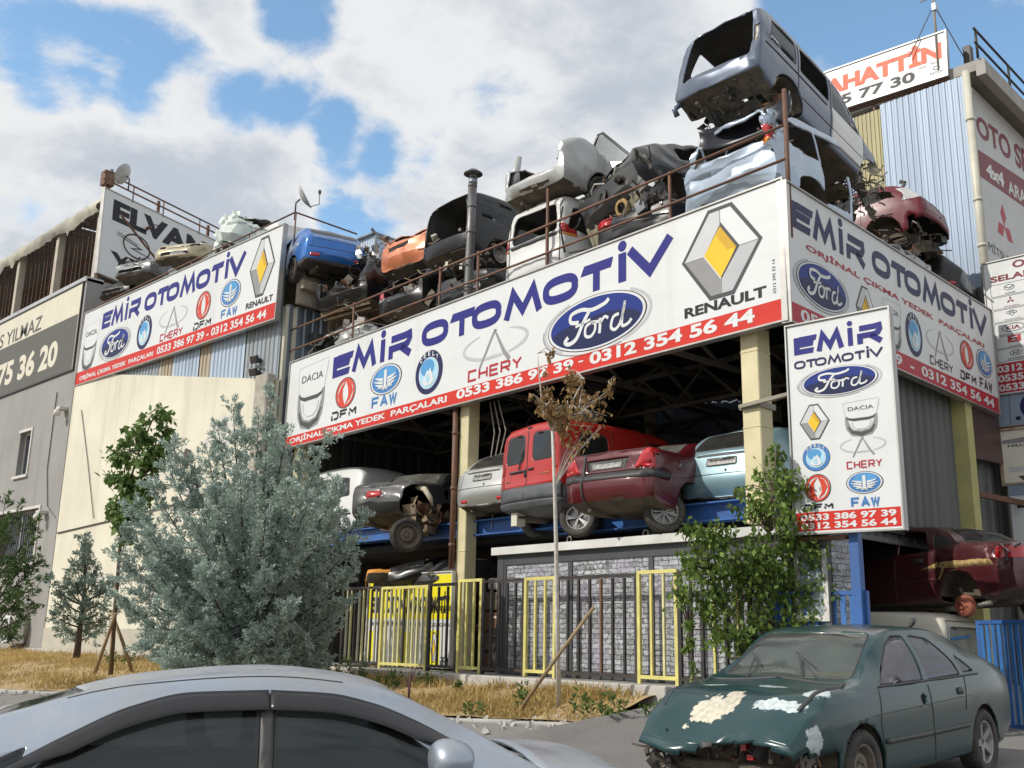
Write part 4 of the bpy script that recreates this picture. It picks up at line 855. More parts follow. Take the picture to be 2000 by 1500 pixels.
    def fn(use): B.ell(use('navy'), .62, .33, .22, .24, 1); B.stroke(use('dgrey'), [(.2,.0),(.22,.6)], .01, 1); B.ell(use('black'), .35,.12,.05,.04,1)
    emb(B, ['navy','dgrey','black'], fn, 'print')
    B = Board('lightbox', 'rusty framed cream lightbox with grey truck print', (-6.93,20.42,4.70), (1,0,0), (0,0,1), 1.9, 1.0, .25, board='cream', frame=mat('rusty_frame', (.42,.36,.27), .7, scale=8, col2=(.26,.15,.08)), edge=.05)
    def fn(use): B.poly(use('grey'), [(.02,.75),(1.9,.75),(1.9,.95),(.02,.82)], 1); B.text(use('dgrey'), 'HILUX', .12, .68, .55, .73, 2, .02); B.poly(use('dgrey'), [(.25,.12),(.45,.12),(.35,.02)], 1); B.rect(use('lgrey'), .1,.2,1.9,.3,1)
    emb(B, ['grey','dgrey','lgrey'], fn, 'print')
    B = Board('hanging_board', 'white board with black letters and an oval edge below the rusty lightbox', (-6.86,20.4,3.3), (1,0,0), (0,0,1), 1.9, 1.36, .05, frame=al, edge=.015)
    B.letters('lettering', 'EMİR', (.12,.92,1.0,1.10), 'black', bold=.03); e_oval(B, .75, .62, .52, .2)
    mb = MB(); B.rect(mb, 0,1.15,1.9,1.36); B.ring(mb, .2,1.25,.08,.09,.02,2); B.put(mb, 'band', INK['bluegrey'])
    p = empty('brown_panel', (-6.95,19.6,5.5), label='plain dark brown sheet panel under the far end of the side sign', cat='panel')
    mb = MB(); mb.box((0,0,0), (.06,1.62,.95), (R(3),0,0)); bevel(mb.build('sheet', mat('brown_sheet_panel', (.10,.055,.05), .45, .2, scale=1), p), .01)
    mb = MB(); mb.box((-.05,0,.4),(.04,1.6,.05)); mb.box((-.05,0,-.4),(.04,1.6,.05)); mb.build('batten', m_rustbrown, p)
    w = empty('sheet_wall', (-6.6,20.7,.8), label='cream sheet wall with a post behind the maroon saloon at far right', cat='wall')
    mb = MB(); corr(mb, (-.5,.25,0), (1,0,0), (0,0,1), (0,-1,0), 3.5, 5.4, .45, .03); mb.build('sheet', mat('cream_sheet', (.62,.57,.44), .6, .1, scale=1.2, col2=(.5,.46,.36), vec=(3,3,.3)), w)
    mb = MB(); mb.box((-.28,-.05,2.9),(.14,.14,6.0)); mb.box((.02,-.03,2.2),(.10,.10,4.6)); mb.build('post', mat('weathered_steel', (.3,.28,.22), .6), w)
dealer_signs()
# ------------------------------------------------------------------ vehicles
def pchip(keys, x):
    xs = [k[0] for k in keys]; ys = [k[1] for k in keys]; n = len(xs)
    if x <= xs[0]: return ys[0]
    if x >= xs[-1]: return ys[-1]
    h = [xs[i+1]-xs[i] for i in range(n-1)]; d = [(ys[i+1]-ys[i])/h[i] for i in range(n-1)]
    m = [d[0]]+[0 if d[i-1]*d[i] <= 0 else 3*(h[i-1]+h[i])/((2*h[i]+h[i-1])/d[i-1]+(h[i]+2*h[i-1])/d[i]) for i in range(1, n-1)]+[d[-1]]
    i = max(j for j in range(n-1) if xs[j] <= x); t = (x-xs[i])/h[i]
    return ys[i]*(1+2*t)*(1-t)**2+h[i]*m[i]*t*(1-t)**2+ys[i+1]*t*t*(3-2*t)+h[i]*m[i+1]*t*t*(t-1)
def rpoly(pts, r=.05, n=3):
    """convex outline with rounded corners"""
    out = []; m = len(pts)
    for i in range(m):
        p = Vector(pts[i]); a = Vector(pts[i-1])-p; b = Vector(pts[(i+1) % m])-p; rr = min(r, a.length*.45, b.length*.45)
        p0, p2 = p+a.normalized()*rr, p+b.normalized()*rr
        for k in range(n+1):
            t = k/n; out.append((p0*(1-t)**2+2*p*t*(1-t)+p2*t*t).to_tuple())
    return out
KINDS = {
 'hatch': dict(L=4.15, W=1.70, top=[(-2.07,.98),(-2.0,1.04),(-1.72,1.30),(-1.45,1.42),(-.9,1.47),(-.3,1.48),(.35,1.42),(1.15,1.02),(1.25,.97),(1.75,.86),(2.0,.70),(2.07,.62)], belt=[(-2.07,.90),(-1.6,.97),(0,.90),(1.2,.86),(1.9,.72),(2.07,.58)], bot=[(-2.07,.34),(-1.7,.24),(0,.20),(1.7,.22),(2.07,.28)],
    roofw=.80, cap=[(0,.0),(.25,.10),(.42,.13),(.55,.08),(.8,.04),(1,.0)], wb=(-1.28,1.32), wr=.31),
 'van': dict(L=4.0, W=1.68, top=[(-2.0,1.66),(-1.93,1.76),(-1.7,1.82),(-.6,1.84),(.35,1.78),(.62,1.66),(1.12,1.16),(1.25,1.09),(1.75,.95),(1.95,.78),(2.0,.66)], belt=[(-2.0,1.02),(0,1.0),(1.1,.96),(1.8,.8),(2.0,.62)], bot=[(-2.0,.36),(-1.6,.28),(0,.24),(1.7,.26),(2.0,.3)],
    roofw=.87, cap=[(0,.04),(.12,.11),(.24,.10),(.30,.045),(.62,.025),(1,.0)], wb=(-1.3,1.3), wr=.30),
 'saloon': dict(L=4.45, W=1.70, top=[(-2.22,.94),(-2.15,1.0),(-1.9,1.04),(-1.45,1.06),(-1.32,1.09),(-.82,1.36),(-.5,1.42),(-.1,1.44),(.3,1.41),(1.12,1.01),(1.25,.97),(1.9,.84),(2.15,.70),(2.22,.62)], belt=[(-2.22,.90),(-1.7,.97),(0,.92),(1.2,.87),(2.0,.74),(2.22,.58)], bot=[(-2.22,.36),(-1.8,.24),(0,.20),(1.8,.22),(2.22,.28)],
    roofw=.77, cap=[(0,.02),(.2,.12),(.45,.13),(.55,.06),(.9,.02),(1,.0)], wb=(-1.3,1.32), wr=.31),
 'minivan': dict(L=4.4, W=1.74, top=[(-2.2,1.52),(-2.1,1.66),(-1.8,1.76),(-.8,1.80),(.2,1.74),(.55,1.62),(1.25,1.16),(1.4,1.08),(1.95,.90),(2.15,.76),(2.2,.66)], belt=[(-2.2,1.02),(0,.98),(1.2,.94),(2.0,.8),(2.2,.62)], bot=[(-2.2,.36),(-1.8,.26),(0,.22),(1.8,.24),(2.2,.3)],
    roofw=.82, cap=[(0,.04),(.2,.12),(.35,.12),(.45,.05),(.75,.03),(1,.0)], wb=(-1.35,1.4), wr=.32),
}
WHEEL_CACHE = {}
def wheel_meshes(r, style, tw=.19):
    k = (r, style)
    if k in WHEEL_CACHE: return WHEEL_CACHE[k]
    ty = MB(); ri = r*.68; w = tw/2
    ty.lathe([(ri*.97,-w*.8),(ri,-w*.95),(r*.93,-w),(r*.985,-w*.8),(r,-w*.45),(r,w*.45),(r*.985,w*.8),(r*.93,w),(ri,w*.95),(ri*.97,w*.8)], (0,0,0), 'Y', 36)
    for i in range(36):                                # tread blocks
        t = 2*math.pi*i/36
        for s_ in (-1, 1): ty.box((r*math.cos(t), s_*w*.4, r*math.sin(t)), (.018, w*.6, r*.11), Matrix.Rotation(-t, 3, 'Y'))
    rm = MB(); rm.lathe([(ri*.99,w*.80),(ri*.93,w*.86),(ri*.86,w*.72),(ri*.84,-w*.6)], (0,0,0), 'Y', 32); rm.lathe([(.001,w*.42),(ri*.15,w*.40),(ri*.2,w*.30),(ri*.22,w*.1)], (0,0,0), 'Y', 16)
    if style == 'steel': 
        rm.lathe([(ri*.2,w*.2),(ri*.5,w*.45),(ri*.6,w*.42),(ri*.66,w*.1),(ri*.85,w*.05)], (0,0,0), 'Y', 28)
        for i in range(5): t = 2*math.pi*i/5; rm.tube([(ri*.3*math.cos(t),w*.4,ri*.3*math.sin(t)),(ri*.3*math.cos(t),w*.56,ri*.3*math.sin(t))], .012, 6)
    else:
        n = {'five': 5, 'multi': 9, 'star': 5}[style]
        for i in range(n):
            t = 2*math.pi*i/n; c, s_ = math.cos(t), math.sin(t); ws = {'five': .30, 'multi': .12, 'star': .22}[style]*ri
            for sg in ((0,) if style != 'star' else (-.11, .11)):
                t2 = t+sg; c2, s2 = math.cos(t2), math.sin(t2)
                rm.bar((ri*.14*c, w*.36, ri*.14*s_), (ri*.90*c2, w*.62, ri*.90*s2), ws if style != 'star' else ri*.12, .028, upv=(0,1,0))
        rm.lathe([(ri*.84,-w*.2),(.01,-w*.2)], (0,0,0), 'Y', 20)
    o = ty.build('tyre', mat('tyre_rubber', (.028,.027,.026), .85, scale=6, col2=(.075,.068,.058), bump=.2)); q = rm.build('rim', mat('alloy_rim', (.42,.42,.43), .4, .6, scale=6, col2=(.22,.2,.18)) if style != 'steel' else mat('steel_rim', (.22,.2,.17), .6, .4, scale=6, col2=(.14,.09,.06)))
    WHEEL_CACHE[k] = (o.data, q.data); bpy.data.objects.remove(o); bpy.data.objects.remove(q); return WHEEL_CACHE[k]
def put_wheel(parent, x, y, z, r, style, side=1, steer=0, camber=0):
    a, b = wheel_meshes(r, style); o = bpy.data.objects.new('wheel', a); COL.objects.link(o); o.parent = parent
    o.location = (x, y, z); o.rotation_euler = (camber, 0, (0 if side > 0 else math.pi)+steer)
    q = bpy.data.objects.new('rim', b); COL.objects.link(q); q.parent = o; return o
m_under = mat('underbody_grime', (.07,.06,.05), .9, .1, scale=4, col2=(.15,.12,.085), bump=.5, bscale=18)
m_inside = mat('bare_inside', (.10,.10,.095), .8, scale=3, col2=(.05,.05,.05))
m_trim = mat('black_plastic', (.03,.03,.032), .55, scale=5, col2=(.055,.053,.05))
m_lamp = mat('red_lamp', (.50,.02,.025), .18, scale=6, coat=.6); m_lampw = mat('clear_lamp', (.55,.55,.55), .15, .2, coat=.8); m_lampo = mat('amber_lamp', (.75,.25,.03), .2, coat=.5)
m_plate = mat('number_plate', (.42,.42,.40), .4, scale=20, col2=(.12,.12,.12)); m_metal = mat('bare_metal', (.30,.29,.28), .45, .7, scale=7, col2=(.16,.12,.09)); m_rust = mat('rust', (.20,.10,.055), .85, scale=8, col2=(.11,.06,.04), bump=.4)
m_seat = mat('seat_cloth', (.09,.09,.095), .9, scale=8, col2=(.06,.06,.06)); m_gdark = glass('tinted_glass', (.35,.4,.42), .35, .14, (.16,.16,.15)); m_gclear = glass('dusty_glass', (.75,.82,.80), .80, .14, (.24,.26,.23)); m_chrome = mat('dull_chrome', (.5,.5,.5), .25, .9)
class Car:
    """lofted body shell; windows, lamps and doors are cut out of the shell by outline"""
    def __init__(s, kind, paintm, label, cat, name='scrap_car', group=None, **kw):
        s.k = dict(KINDS[kind]); s.k.update(kw); k = s.k; s.kind = kind
        s.root = empty(name, label=label, cat=cat, group=group or ('scrapped cars stacked in and on the shed' if name == 'scrap_car' else None)); s.paint = paintm
        s.tags = {}; s.extra = []; s.nid = 1; s.hub = []
        L2 = k['L']/2; xs = []
        for a, b in zip(k['top'][:-1], k['top'][1:]):
            n = max(1, int(math.ceil((b[0]-a[0])/.085))); xs += [lerp(a[0], b[0], i/n) for i in range(n)]
        xs.append(L2)
        bm = bmesh.new(); rings = []
        for x in xs:
            half = s.section(x); ring = [bm.verts.new((x, y, z)) for y, z in half]+[bm.verts.new((x, -y, z)) for y, z in half[-2:0:-1]]; rings.append(ring)
        n = len(rings[0])
        for r0, r1 in zip(rings[:-1], rings[1:]):
            for j in range(n): bm.faces.new((r0[j], r1[j], r1[(j+1) % n], r0[(j+1) % n]))
        for ring, sg, cap in ((rings[0], -1, k['cap']), (rings[-1], 1, k.get('fcap', [(0,.05),(.3,.14),(.6,.12),(.9,.04),(1,0)]))):
            m = n//2; cols = 10; prev = None; z0, z1 = ring[0].co.z, ring[m].co.z
            grid = []
            for j in range(0, m+1):
                a, b = ring[j], ring[(n-j) % n]
                if a is b: grid.append([a]*(cols+1)); continue
                t = (a.co.z-z0)/(z1-z0); dx = pchip(cap, t); row = [a]
                for c in range(1, cols):
                    f = c/cols; y = lerp(a.co.y, b.co.y, f); e = 1-abs(2*f-1)**3
                    row.append(bm.verts.new((a.co.x+sg*dx*e, y, a.co.z)))
                grid.append(row+[b])
            for r0, r1 in zip(grid[:-1], grid[1:]):
                for c in range(cols):
                    q = []
                    for v in (r0[c], r1[c], r1[c+1], r0[c+1]):
                        if v not in q: q.append(v)
                    if len(q) > 2: bm.faces.new(q if sg < 0 else q[::-1])
        bmesh.ops.recalc_face_normals(bm, faces=bm.faces); bm.normal_update()
        s.bm = bm; s.lay = bm.faces.layers.int.new('tag')
    def plan(s, x):
        L2 = s.k['L']/2; W = s.k['W']/2; t = abs(x)/L2; e = .10 if x < 0 else .16
        e = s.k.get('taper', e); return W*(1-e*max(0, (t-.55)/.45)**2.2)
    def section(s, x):
        k = s.k; w = s.plan(x); top = pchip(k['top'], x); belt = min(pchip(k['belt'], x), top-.03); bot = pchip(k['bot'], x); hb = belt-bot
        gh = top-belt; f = sstep(.08, .35, gh); rw = lerp(w*.90, w*k['roofw'], f); wb = w-.03
        P = [(0,bot),(w*.80,bot),(w-.05,bot+.02),(w-.01,bot+.13*hb),(w,bot+.45*hb),(w-.005,bot+.78*hb),(wb,belt)]
        if f > .02: P += [(lerp(wb,rw,.48)+.018*f, belt+gh*.46),(rw,belt+gh*.84),(rw*.90,belt+gh*.955),(rw*.55,top-.008),(0,top+.012)]
        else: P += [(lerp(wb,rw,.35), belt+gh*.35),(rw,belt+gh*.62),(rw*.86,belt+gh*.82),(rw*.55,top-.004),(0,top+.004)]
        sub = (3,1,2,2,2,2,3,3,2,3,3); out = []
        V2 = [Vector(p) for p in P]
        for i in range(len(P)-1):
            p0, p1, p2, p3 = V2[max(i-1,0)], V2[i], V2[i+1], V2[min(i+2,len(P)-1)]
            for q in range(sub[i]):
                t = q/sub[i]
                if i < 2: c = p1.lerp(p2, t)
                else: c = .5*((2*p1)+(p2-p0)*t+(2*p0-5*p1+4*p2-p3)*t*t+(3*p1-p0-3*p2+p3)*t**3)
                out.append((max(0, c.x), c.y))
        out.append((0, P[-1][1])); out[0] = (0, P[0][1]); return out
    # view axes: side -> (x, z), rear/front -> (y, z), top -> (x, y)
    def _ax(s, view):
        return {'left': (0, 2, Vector((0,1,0))), 'right': (0, 2, Vector((0,-1,0))), 'rear': (1, 2, Vector((-1,0,0))), 'front': (1, 2, Vector((1,0,0))), 'top': (0, 1, Vector((0,0,1))), 'under': (0, 1, Vector((0,0,-1)))}[view]
    def cut(s, view, poly, nmin=.12, rng=None):
        """outline cut into the shell; returns the faces inside it"""
        ia, ib, n = s._ax(view); bm = s.bm; P = [Vector(p) for p in poly]; c = sum(P, Vector((0,0)))/len(P)
        lo = [min(p[i] for p in P)-.01 for i in (0,1)]; hi = [max(p[i] for p in P)+.01 for i in (0,1)]
        def near():
            r = []
            for f in bm.faces:
                if f.normal.dot(n) < nmin: continue
                cc = f.calc_center_median()
                if rng and not rng(cc): continue
                a = [v.co[ia] for v in f.verts]; b = [v.co[ib] for v in f.verts]
                if max(a) < lo[0] or min(a) > hi[0] or max(b) < lo[1] or min(b) > hi[1]: continue
                r.append(f)
            return r
        for i in range(len(P)):
            p, q = P[i], P[(i+1) % len(P)]; e = q-p
            if e.length < 1e-5: continue
            fs = near(); no = Vector((0,0,0)); no[ia] = e.y; no[ib] = -e.x; co = Vector((0,0,0)); co[ia] = p.x; co[ib] = p.y
            g = list(fs)+list({e_ for f in fs for e_ in f.edges})+list({v for f in fs for v in f.verts})
            bmesh.ops.bisect_plane(bm, geom=g, plane_co=co, plane_no=no, dist=1e-5)
        bm.normal_update(); out = []
        for f in near():
            cc = f.calc_center_median(); q = Vector((cc[ia], cc[ib])); sg = None; ok = True
            for i in range(len(P)):
                e = P[(i+1) % len(P)]-P[i]; d = e.x*(q.y-P[i].y)-e.y*(q.x-P[i].x)
                if abs(d) < 1e-9: continue
                if sg is None: sg = d > 0
                elif (d > 0) != sg: ok = False; break
            if ok: out.append(f)
        return out
    def piece(s, name, mt, view, poly, off=0.0, rim=0.0, nmin=.12, rng=None, label=None, rimmat=None, bulge=0):
        fs = s.cut(view, poly, nmin, rng); i = s.nid; s.nid += 1
        for f in fs: f[s.lay] = i
        s.tags[i] = (name, mt, off, rim, label, rimmat or m_trim); return s
    def hole(s, view, poly, nmin=.12, rng=None):
        bmesh.ops.delete(s.bm, geom=s.cut(view, poly, nmin, rng), context='FACES'); s.bm.normal_update(); return s
    def both(s, name, mt, poly, **k):
        for v in ('left', 'right'): s.piece(name, mt, v, poly, **k)
        return s
    def band(s, name, mt, pred, z=None, x=None, off=0.0):
        """a part bounded by level or cross planes: bumpers, sills"""
        for ax, v in ((2, z), (0, x)):
            if v is None: continue
            co = Vector((0,0,0)); co[ax] = v; no = Vector((0,0,0)); no[ax] = 1
            bmesh.ops.bisect_plane(s.bm, geom=list(s.bm.faces)+list(s.bm.edges)+list(s.bm.verts), plane_co=co, plane_no=no, dist=1e-5)
        s.bm.normal_update(); i = s.nid; s.nid += 1
        for f in s.bm.faces:
            if f[s.lay] == 0 and pred(f.calc_center_median(), f.normal): f[s.lay] = i
        s.tags[i] = (name, mt, off, 0, None, m_trim); return s
    def chop(s, co, no):
        """cut the car through and drop the part on the normal's side"""
        bmesh.ops.bisect_plane(s.bm, geom=list(s.bm.faces)+list(s.bm.edges)+list(s.bm.verts), plane_co=co, plane_no=no, dist=1e-5, clear_outer=True); s.bm.normal_update(); return s
    def crush(s, amp, scale, pred=lambda c: 1.0, seed=0, jag=False):
        s.sharp = max(getattr(s, 'sharp', 0), amp)
        for v in s.bm.verts:
            w = pred(v.co)
            if w > 0:
                p = v.co*scale+Vector((seed*3.1, seed*1.7, seed)); d = noise.noise_vector(p)+.5*noise.noise_vector(p*2.3)
                if jag: d = Vector(math.copysign(abs(t)**.7, t) for t in d)
                rg = 1-2.6*abs(noise.noise(p*1.15+Vector((4,1,7))))+.5*(1-2.4*abs(noise.noise(p*2.9)))
                v.co += d*amp*w*.40+v.normal*(rg*amp*w*.36)
        s.bm.normal_update(); return s
    def arches(s, r=None, drop=True, which=(0,1), sides=('left','right')):
        r = r or s.k['wr']+.055
        for i in which:
            x = s.k['wb'][i]; zc = s.k['wr']
            for v in sides:
                poly = [(x+r*math.cos(2*math.pi*t/18), zc+r*math.sin(2*math.pi*t/18)) for t in range(18)]
                s.hole(v, poly, nmin=-.2, rng=lambda c, v=v: (c.y > .35) if v == 'left' else (c.y < -.35))
        return s
    def ray(s, bvh, view, a, b):
        ia, ib, n = s._ax(view); o = n*6; o[ia] = a; o[ib] = b
        h = bvh.ray_cast(o, -n); return h
    def seam(s, view, pts, r=.006, mt=None, off=0.0, name=None):
        s.extra.append((view, pts, r, mt or m_trim, off, name)); return s
    def build(s, pos, yaw, pitch=0, roll=0, thick=.03, under=True, wheels=(('steel',)*4), inner=None):
        """wheels: style or None for rear left, rear right, front left, front right"""
        bm = s.bm; k = s.k; root = s.root; seams = MB(); named = {}
        bvh = BVHTree.FromBMesh(bm)
        for view, pts, r, mt, off, name in s.extra:
            cur = []
            for (p, q) in zip(pts[:-1], pts[1:]):
                n = max(1, int((Vector(q)-Vector(p)).length/.05))
                for i in range(n+1):
                    h = s.ray(bvh, view, lerp(p[0], q[0], i/n), lerp(p[1], q[1], i/n))
                    if h[0] is not None: cur.append(h[0]+h[1]*off)
                    elif len(cur) > 1: (named.setdefault((name, mt), MB()) if name else seams).tube(cur, r, 5); cur = []
                    else: cur = []
            if len(cur) > 1:
                mb = named.setdefault((name, mt), MB()) if name else seams
                mb.tube(cur, r, 6)
        parts = {}
        for f in bm.faces: parts.setdefault(f[s.lay], []).append(f)
        made = {}
        for i, (name, mt, off, rim, label, rimmat) in s.tags.items():
            fs = parts.get(i)
            if not fs: continue
            b2 = bmesh.new(); mp = {}
            for f in fs:
                vs = []
                for v in f.verts:
                    if v not in mp: mp[v] = b2.verts.new(v.co)
                    vs.append(mp[v])
                try: nf = b2.faces.new(vs); nf.smooth = True
                except ValueError: pass
            b2.normal_update()
            if off:
                for v in b2.verts: v.normal_update()
                dl = [(v, v.normal.copy()) for v in b2.verts]
                for v, nn in dl: v.co += nn*off
            if rim:
                rr = bmesh.ops.inset_region(b2, faces=b2.faces[:], thickness=rim, depth=0, use_boundary=True)
                for f in rr['faces']: f.material_index = 1
            me = bpy.data.meshes.new(name); b2.to_mesh(me); b2.free(); me.materials.append(mt); me.materials.append(rimmat)
            o = bpy.data.objects.new(name, me); COL.objects.link(o); o.parent = root
            if label: o['label'] = label
            sm = o.modifiers.new('thickness', 'SOLIDIFY'); sm.thickness = .012 if off <= 0 else .012+off; sm.offset = -1
            made.setdefault(name, []).append(o)
        # the shell itself, underside apart
        und = []; body = parts.get(0, [])
        b2 = bmesh.new(); mp = {}
        for f in body:
            vs = []
            for v in f.verts:
                if v not in mp: mp[v] = b2.verts.new(v.co)
                vs.append(mp[v])
            nf = b2.faces.new(vs); nf.smooth = True
            if f.normal.z < -.75 and f.calc_center_median().z < pchip(k['bot'], f.calc_center_median().x)+.12: nf.material_index = 1
        me = bpy.data.meshes.new('body'); b2.to_mesh(me); b2.free(); me.materials.append(s.paint); me.materials.append(m_under); me.materials.append(inner or m_inside)
        o = bpy.data.objects.new('body', me); COL.objects.link(o); o.parent = root; s.body = o
        if getattr(s, 'sharp', 0) >= .05: me.set_sharp_from_angle(angle=R(24))
        sm = o.modifiers.new('thickness', 'SOLIDIFY'); sm.thickness = thick; sm.offset = -1; sm.material_offset = 5; sm.use_even_offset = False
        if seams.f: seams.build('panel_gap', m_trim, root)
        for (name, mt), mb in named.items(): mb.build(name, mt, root)
        if under: s.underneath()
        W = k['W']/2-.10; r = k['wr']
        for i, (x, sg) in enumerate(((k['wb'][0],1),(k['wb'][0],-1),(k['wb'][1],1),(k['wb'][1],-1))):
            if i < len(wheels) and wheels[i]:
                put_wheel(root, x, sg*W, r, r, wheels[i], sg, s.k.get('steer', 0) if i > 1 else 0)
        root.location = pos; root.rotation_euler = (Matrix.Rotation(yaw, 3, 'Z') @ Matrix.Rotation(-pitch, 3, 'Y') @ Matrix.Rotation(roll, 3, 'X')).to_euler()
        return root
    def underneath(s):
        k = s.k; mb = MB(); x0, x1 = k['wb']; W = k['W']/2; lim = s.k.get('xlim', (-9, 9))
        for x in (x0, x1):
            if not lim[0] < x < lim[1]: continue
            mb.tube([(x, -W+.12, k['wr']), (x, W-.12, k['wr'])], .045, 8)
            for sg in (-1, 1):                         # wheel houses, dampers and arms
                n = 12; vs = []; rr = k['wr']+.075
                for i in range(n+1):
                    t = math.pi*i/n
                    for y in (W-.02, W-.32): vs.append((x+rr*math.cos(t), sg*y, k['wr']+rr*math.sin(t)))
                mb.add(vs, [(2*i, 2*i+1, 2*i+3, 2*i+2) for i in range(n)]); mb.add([vs[2*i+1] for i in range(n+1)], [tuple(range(n+1))])
                mb.tube([(x+.05, sg*(W-.36), k['wr']+.05), (x+.02, sg*(W-.4), .75)], .035, 6); mb.bar((x, sg*(W-.2), k['wr']), (x+.42, sg*(W-.35), k['wr']-.02), .06, .05)
        if lim[0] < -1: mb.tube([(-k['L']/2+.08, .42, .25), (-k['L']/2+.5, .42, .27), (-.4, .15, .22), (min(1.0, lim[1]), .1, .22)], .032, 7); mb.tube([(-k['L']/2+.25, .42, .26), (-k['L']/2+.75, .40, .27)], .085, 8)
        mb.build('underbody', m_under, s.root)
def seats(root, x=.0, rear=True, wheel=True, m=None, left=True, z=.28):
    m = m or m_seat
    for sx, ys in ((x, (-.36, .36)), (x-.95, (0,) if rear else ())):
        for y in ys:
            w = .5 if sx == x else 1.25; mb = MB(); mb.box((sx+.05, y, z+.17), (.5, w, .16)); mb.box((sx-.26, y, z+.50), (.13, w, .62), (0, R(-14), 0))
            for hy in ((y,) if sx == x else (-.36, .36)): mb.box((sx-.37, hy, z+.90), (.09, .26, .18), (0, R(-10), 0))
            bevel(mb.build('seat', m, root), .05, 2)
    mb = MB(); mb.box((x+.85, 0, z+.45), (.4, 1.36, .28)); mb.box((x+.7, 0, z+.25), (.3, .3, .4)); bevel(mb.build('dashboard', m_trim, root), .05, 2)
    if wheel:
        y = .36 if left else -.36; M = Matrix.Rotation(R(-65), 3, 'Y'); pts = [Vector((x+.48, y, z+.55))+M @ Vector((.185*math.cos(t), .185*math.sin(t), 0)) for t in (2*math.pi*i/20 for i in range(21))]
        mb = MB(); mb.tube(pts, .015, 6, False); mb.bar(pts[0], pts[10], .03, .02); mb.bar(pts[5], (x+.5, y, z+.55), .03, .02); mb.build('steering_wheel', m_trim, root)
def scraps(root, box, n, seed, cols=None, name='loose_wreckage', size=(.05,.3), bars=.5):
    """torn metal, hoses and brackets left hanging on a wreck: one tangle"""
    rnd = random.Random(seed); lo, hi = box; mb = MB(); cols = cols or [m_trim, m_metal, m_under, m_rust]
    n = int(n*.62)
    for i in range(n):
        mb.mi = rnd.randrange(len(cols)); p = Vector([rnd.uniform(a, b) for a, b in zip(lo, hi)]); t = rnd.random(); L = rnd.uniform(*size)
        if t < bars:
            d = Vector((rnd.uniform(-1,1), rnd.uniform(-1,1), rnd.uniform(-.8,.8))).normalized(); e = Vector((rnd.uniform(-1,1), rnd.uniform(-1,1), rnd.uniform(-1,1)))*L*.35
            mb.tube([p, p+d*L*.6+e, p+d*L*1.3+e*.3], rnd.uniform(.006, .02), 5)
        elif t < bars+.3:
            o = len(mb.v); k = 4; vs = []
            ax = Euler((rnd.random()*6, rnd.random()*6, rnd.random()*6)).to_matrix()
            for a in range(k):
                for b in range(3): vs.append(p+ax @ Vector(((a/3-.5)*L*1.2, (b/2-.5)*L*.7, rnd.uniform(-.1,.1)*L*1.3)))
            mb.add(vs, [(a*3+b, a*3+b+1, a*3+b+4, a*3+b+3) for a in range(k-1) for b in range(2)])
        else: mb.box(p, (L*rnd.uniform(.3,.9), L*rnd.uniform(.3,.8), L*rnd.uniform(.2,.6)), (rnd.random()*3, rnd.random()*3, rnd.random()*3))
    o = mb.build(name, cols, root); return o
# ------------------------------------------------------------------ every vehicle of the yard
P_ = dict(silver=paint('silver_blue_paint', (.36,.42,.51), .55, .24, .6, (.36,.34,.30)), green=paint('dark_green_paint', (.003,.034,.038), .03, .28, .0, (.08,.10,.095), .4), red=paint('red_paint', (.42,.018,.012), .12, .3, .02, (.30,.10,.08)), burg=paint('burgundy_paint', (.095,.006,.011), .10, .25, .1, (.16,.08,.07), .7),
    lblue=paint('light_blue_paint', (.22,.36,.41), .2, .3, .25), silv=paint('silver_paint', (.42,.43,.42), .3, .35, .4), dark=paint('charcoal_paint', (.028,.028,.029), .30, .4, .2, (.12,.115,.10)), white=paint('white_paint', (.66,.67,.66), .3, .4, .0, (.45,.42,.36)), blue=paint('bright_blue_paint', (.018,.15,.50), .08, .25, .35),
    black=paint('black_paint_car', (.005,.005,.006), .10, .35, .0, (.05,.047,.043), .2), orange=paint('orange_paint', (.62,.20,.09), .2, .3, .3, (.5,.25,.15)), slate=paint('slate_blue_paint', (.09,.115,.17), .2, .3, .35, (.2,.2,.2)), crush=paint('pale_blue_silver', (.38,.46,.56), .2, .28, .5), maroon=paint('maroon_paint', (.115,.004,.014), .02, .40, .0, (.14,.05,.05), .15),
    mdark=paint('dark_maroon_paint', (.075,.010,.015), .25, .28, .25, (.14,.11,.10), .8), gold=paint('gold_paint', (.42,.36,.24), .2, .35, .35), cream=paint('cream_white_paint', (.62,.60,.50), .35, .45, .0, (.42,.38,.3)), mint=paint('pale_mint_paint', (.55,.62,.58), .3, .4, .1), grey=paint('grey_paint', (.16,.17,.18), .3, .35, .35))
CAR = 'scrap car'
def saloon_seams(c, xb=-.10):
    for v in ('left', 'right'):
        c.seam(v, [(xb,.27),(xb,.90),(xb-.03,1.34)]); c.seam(v, [(.92,.30),(.98,.62),(.93,.93)]); c.seam(v, [(-.85,.62),(-.92,.95)])
    return c
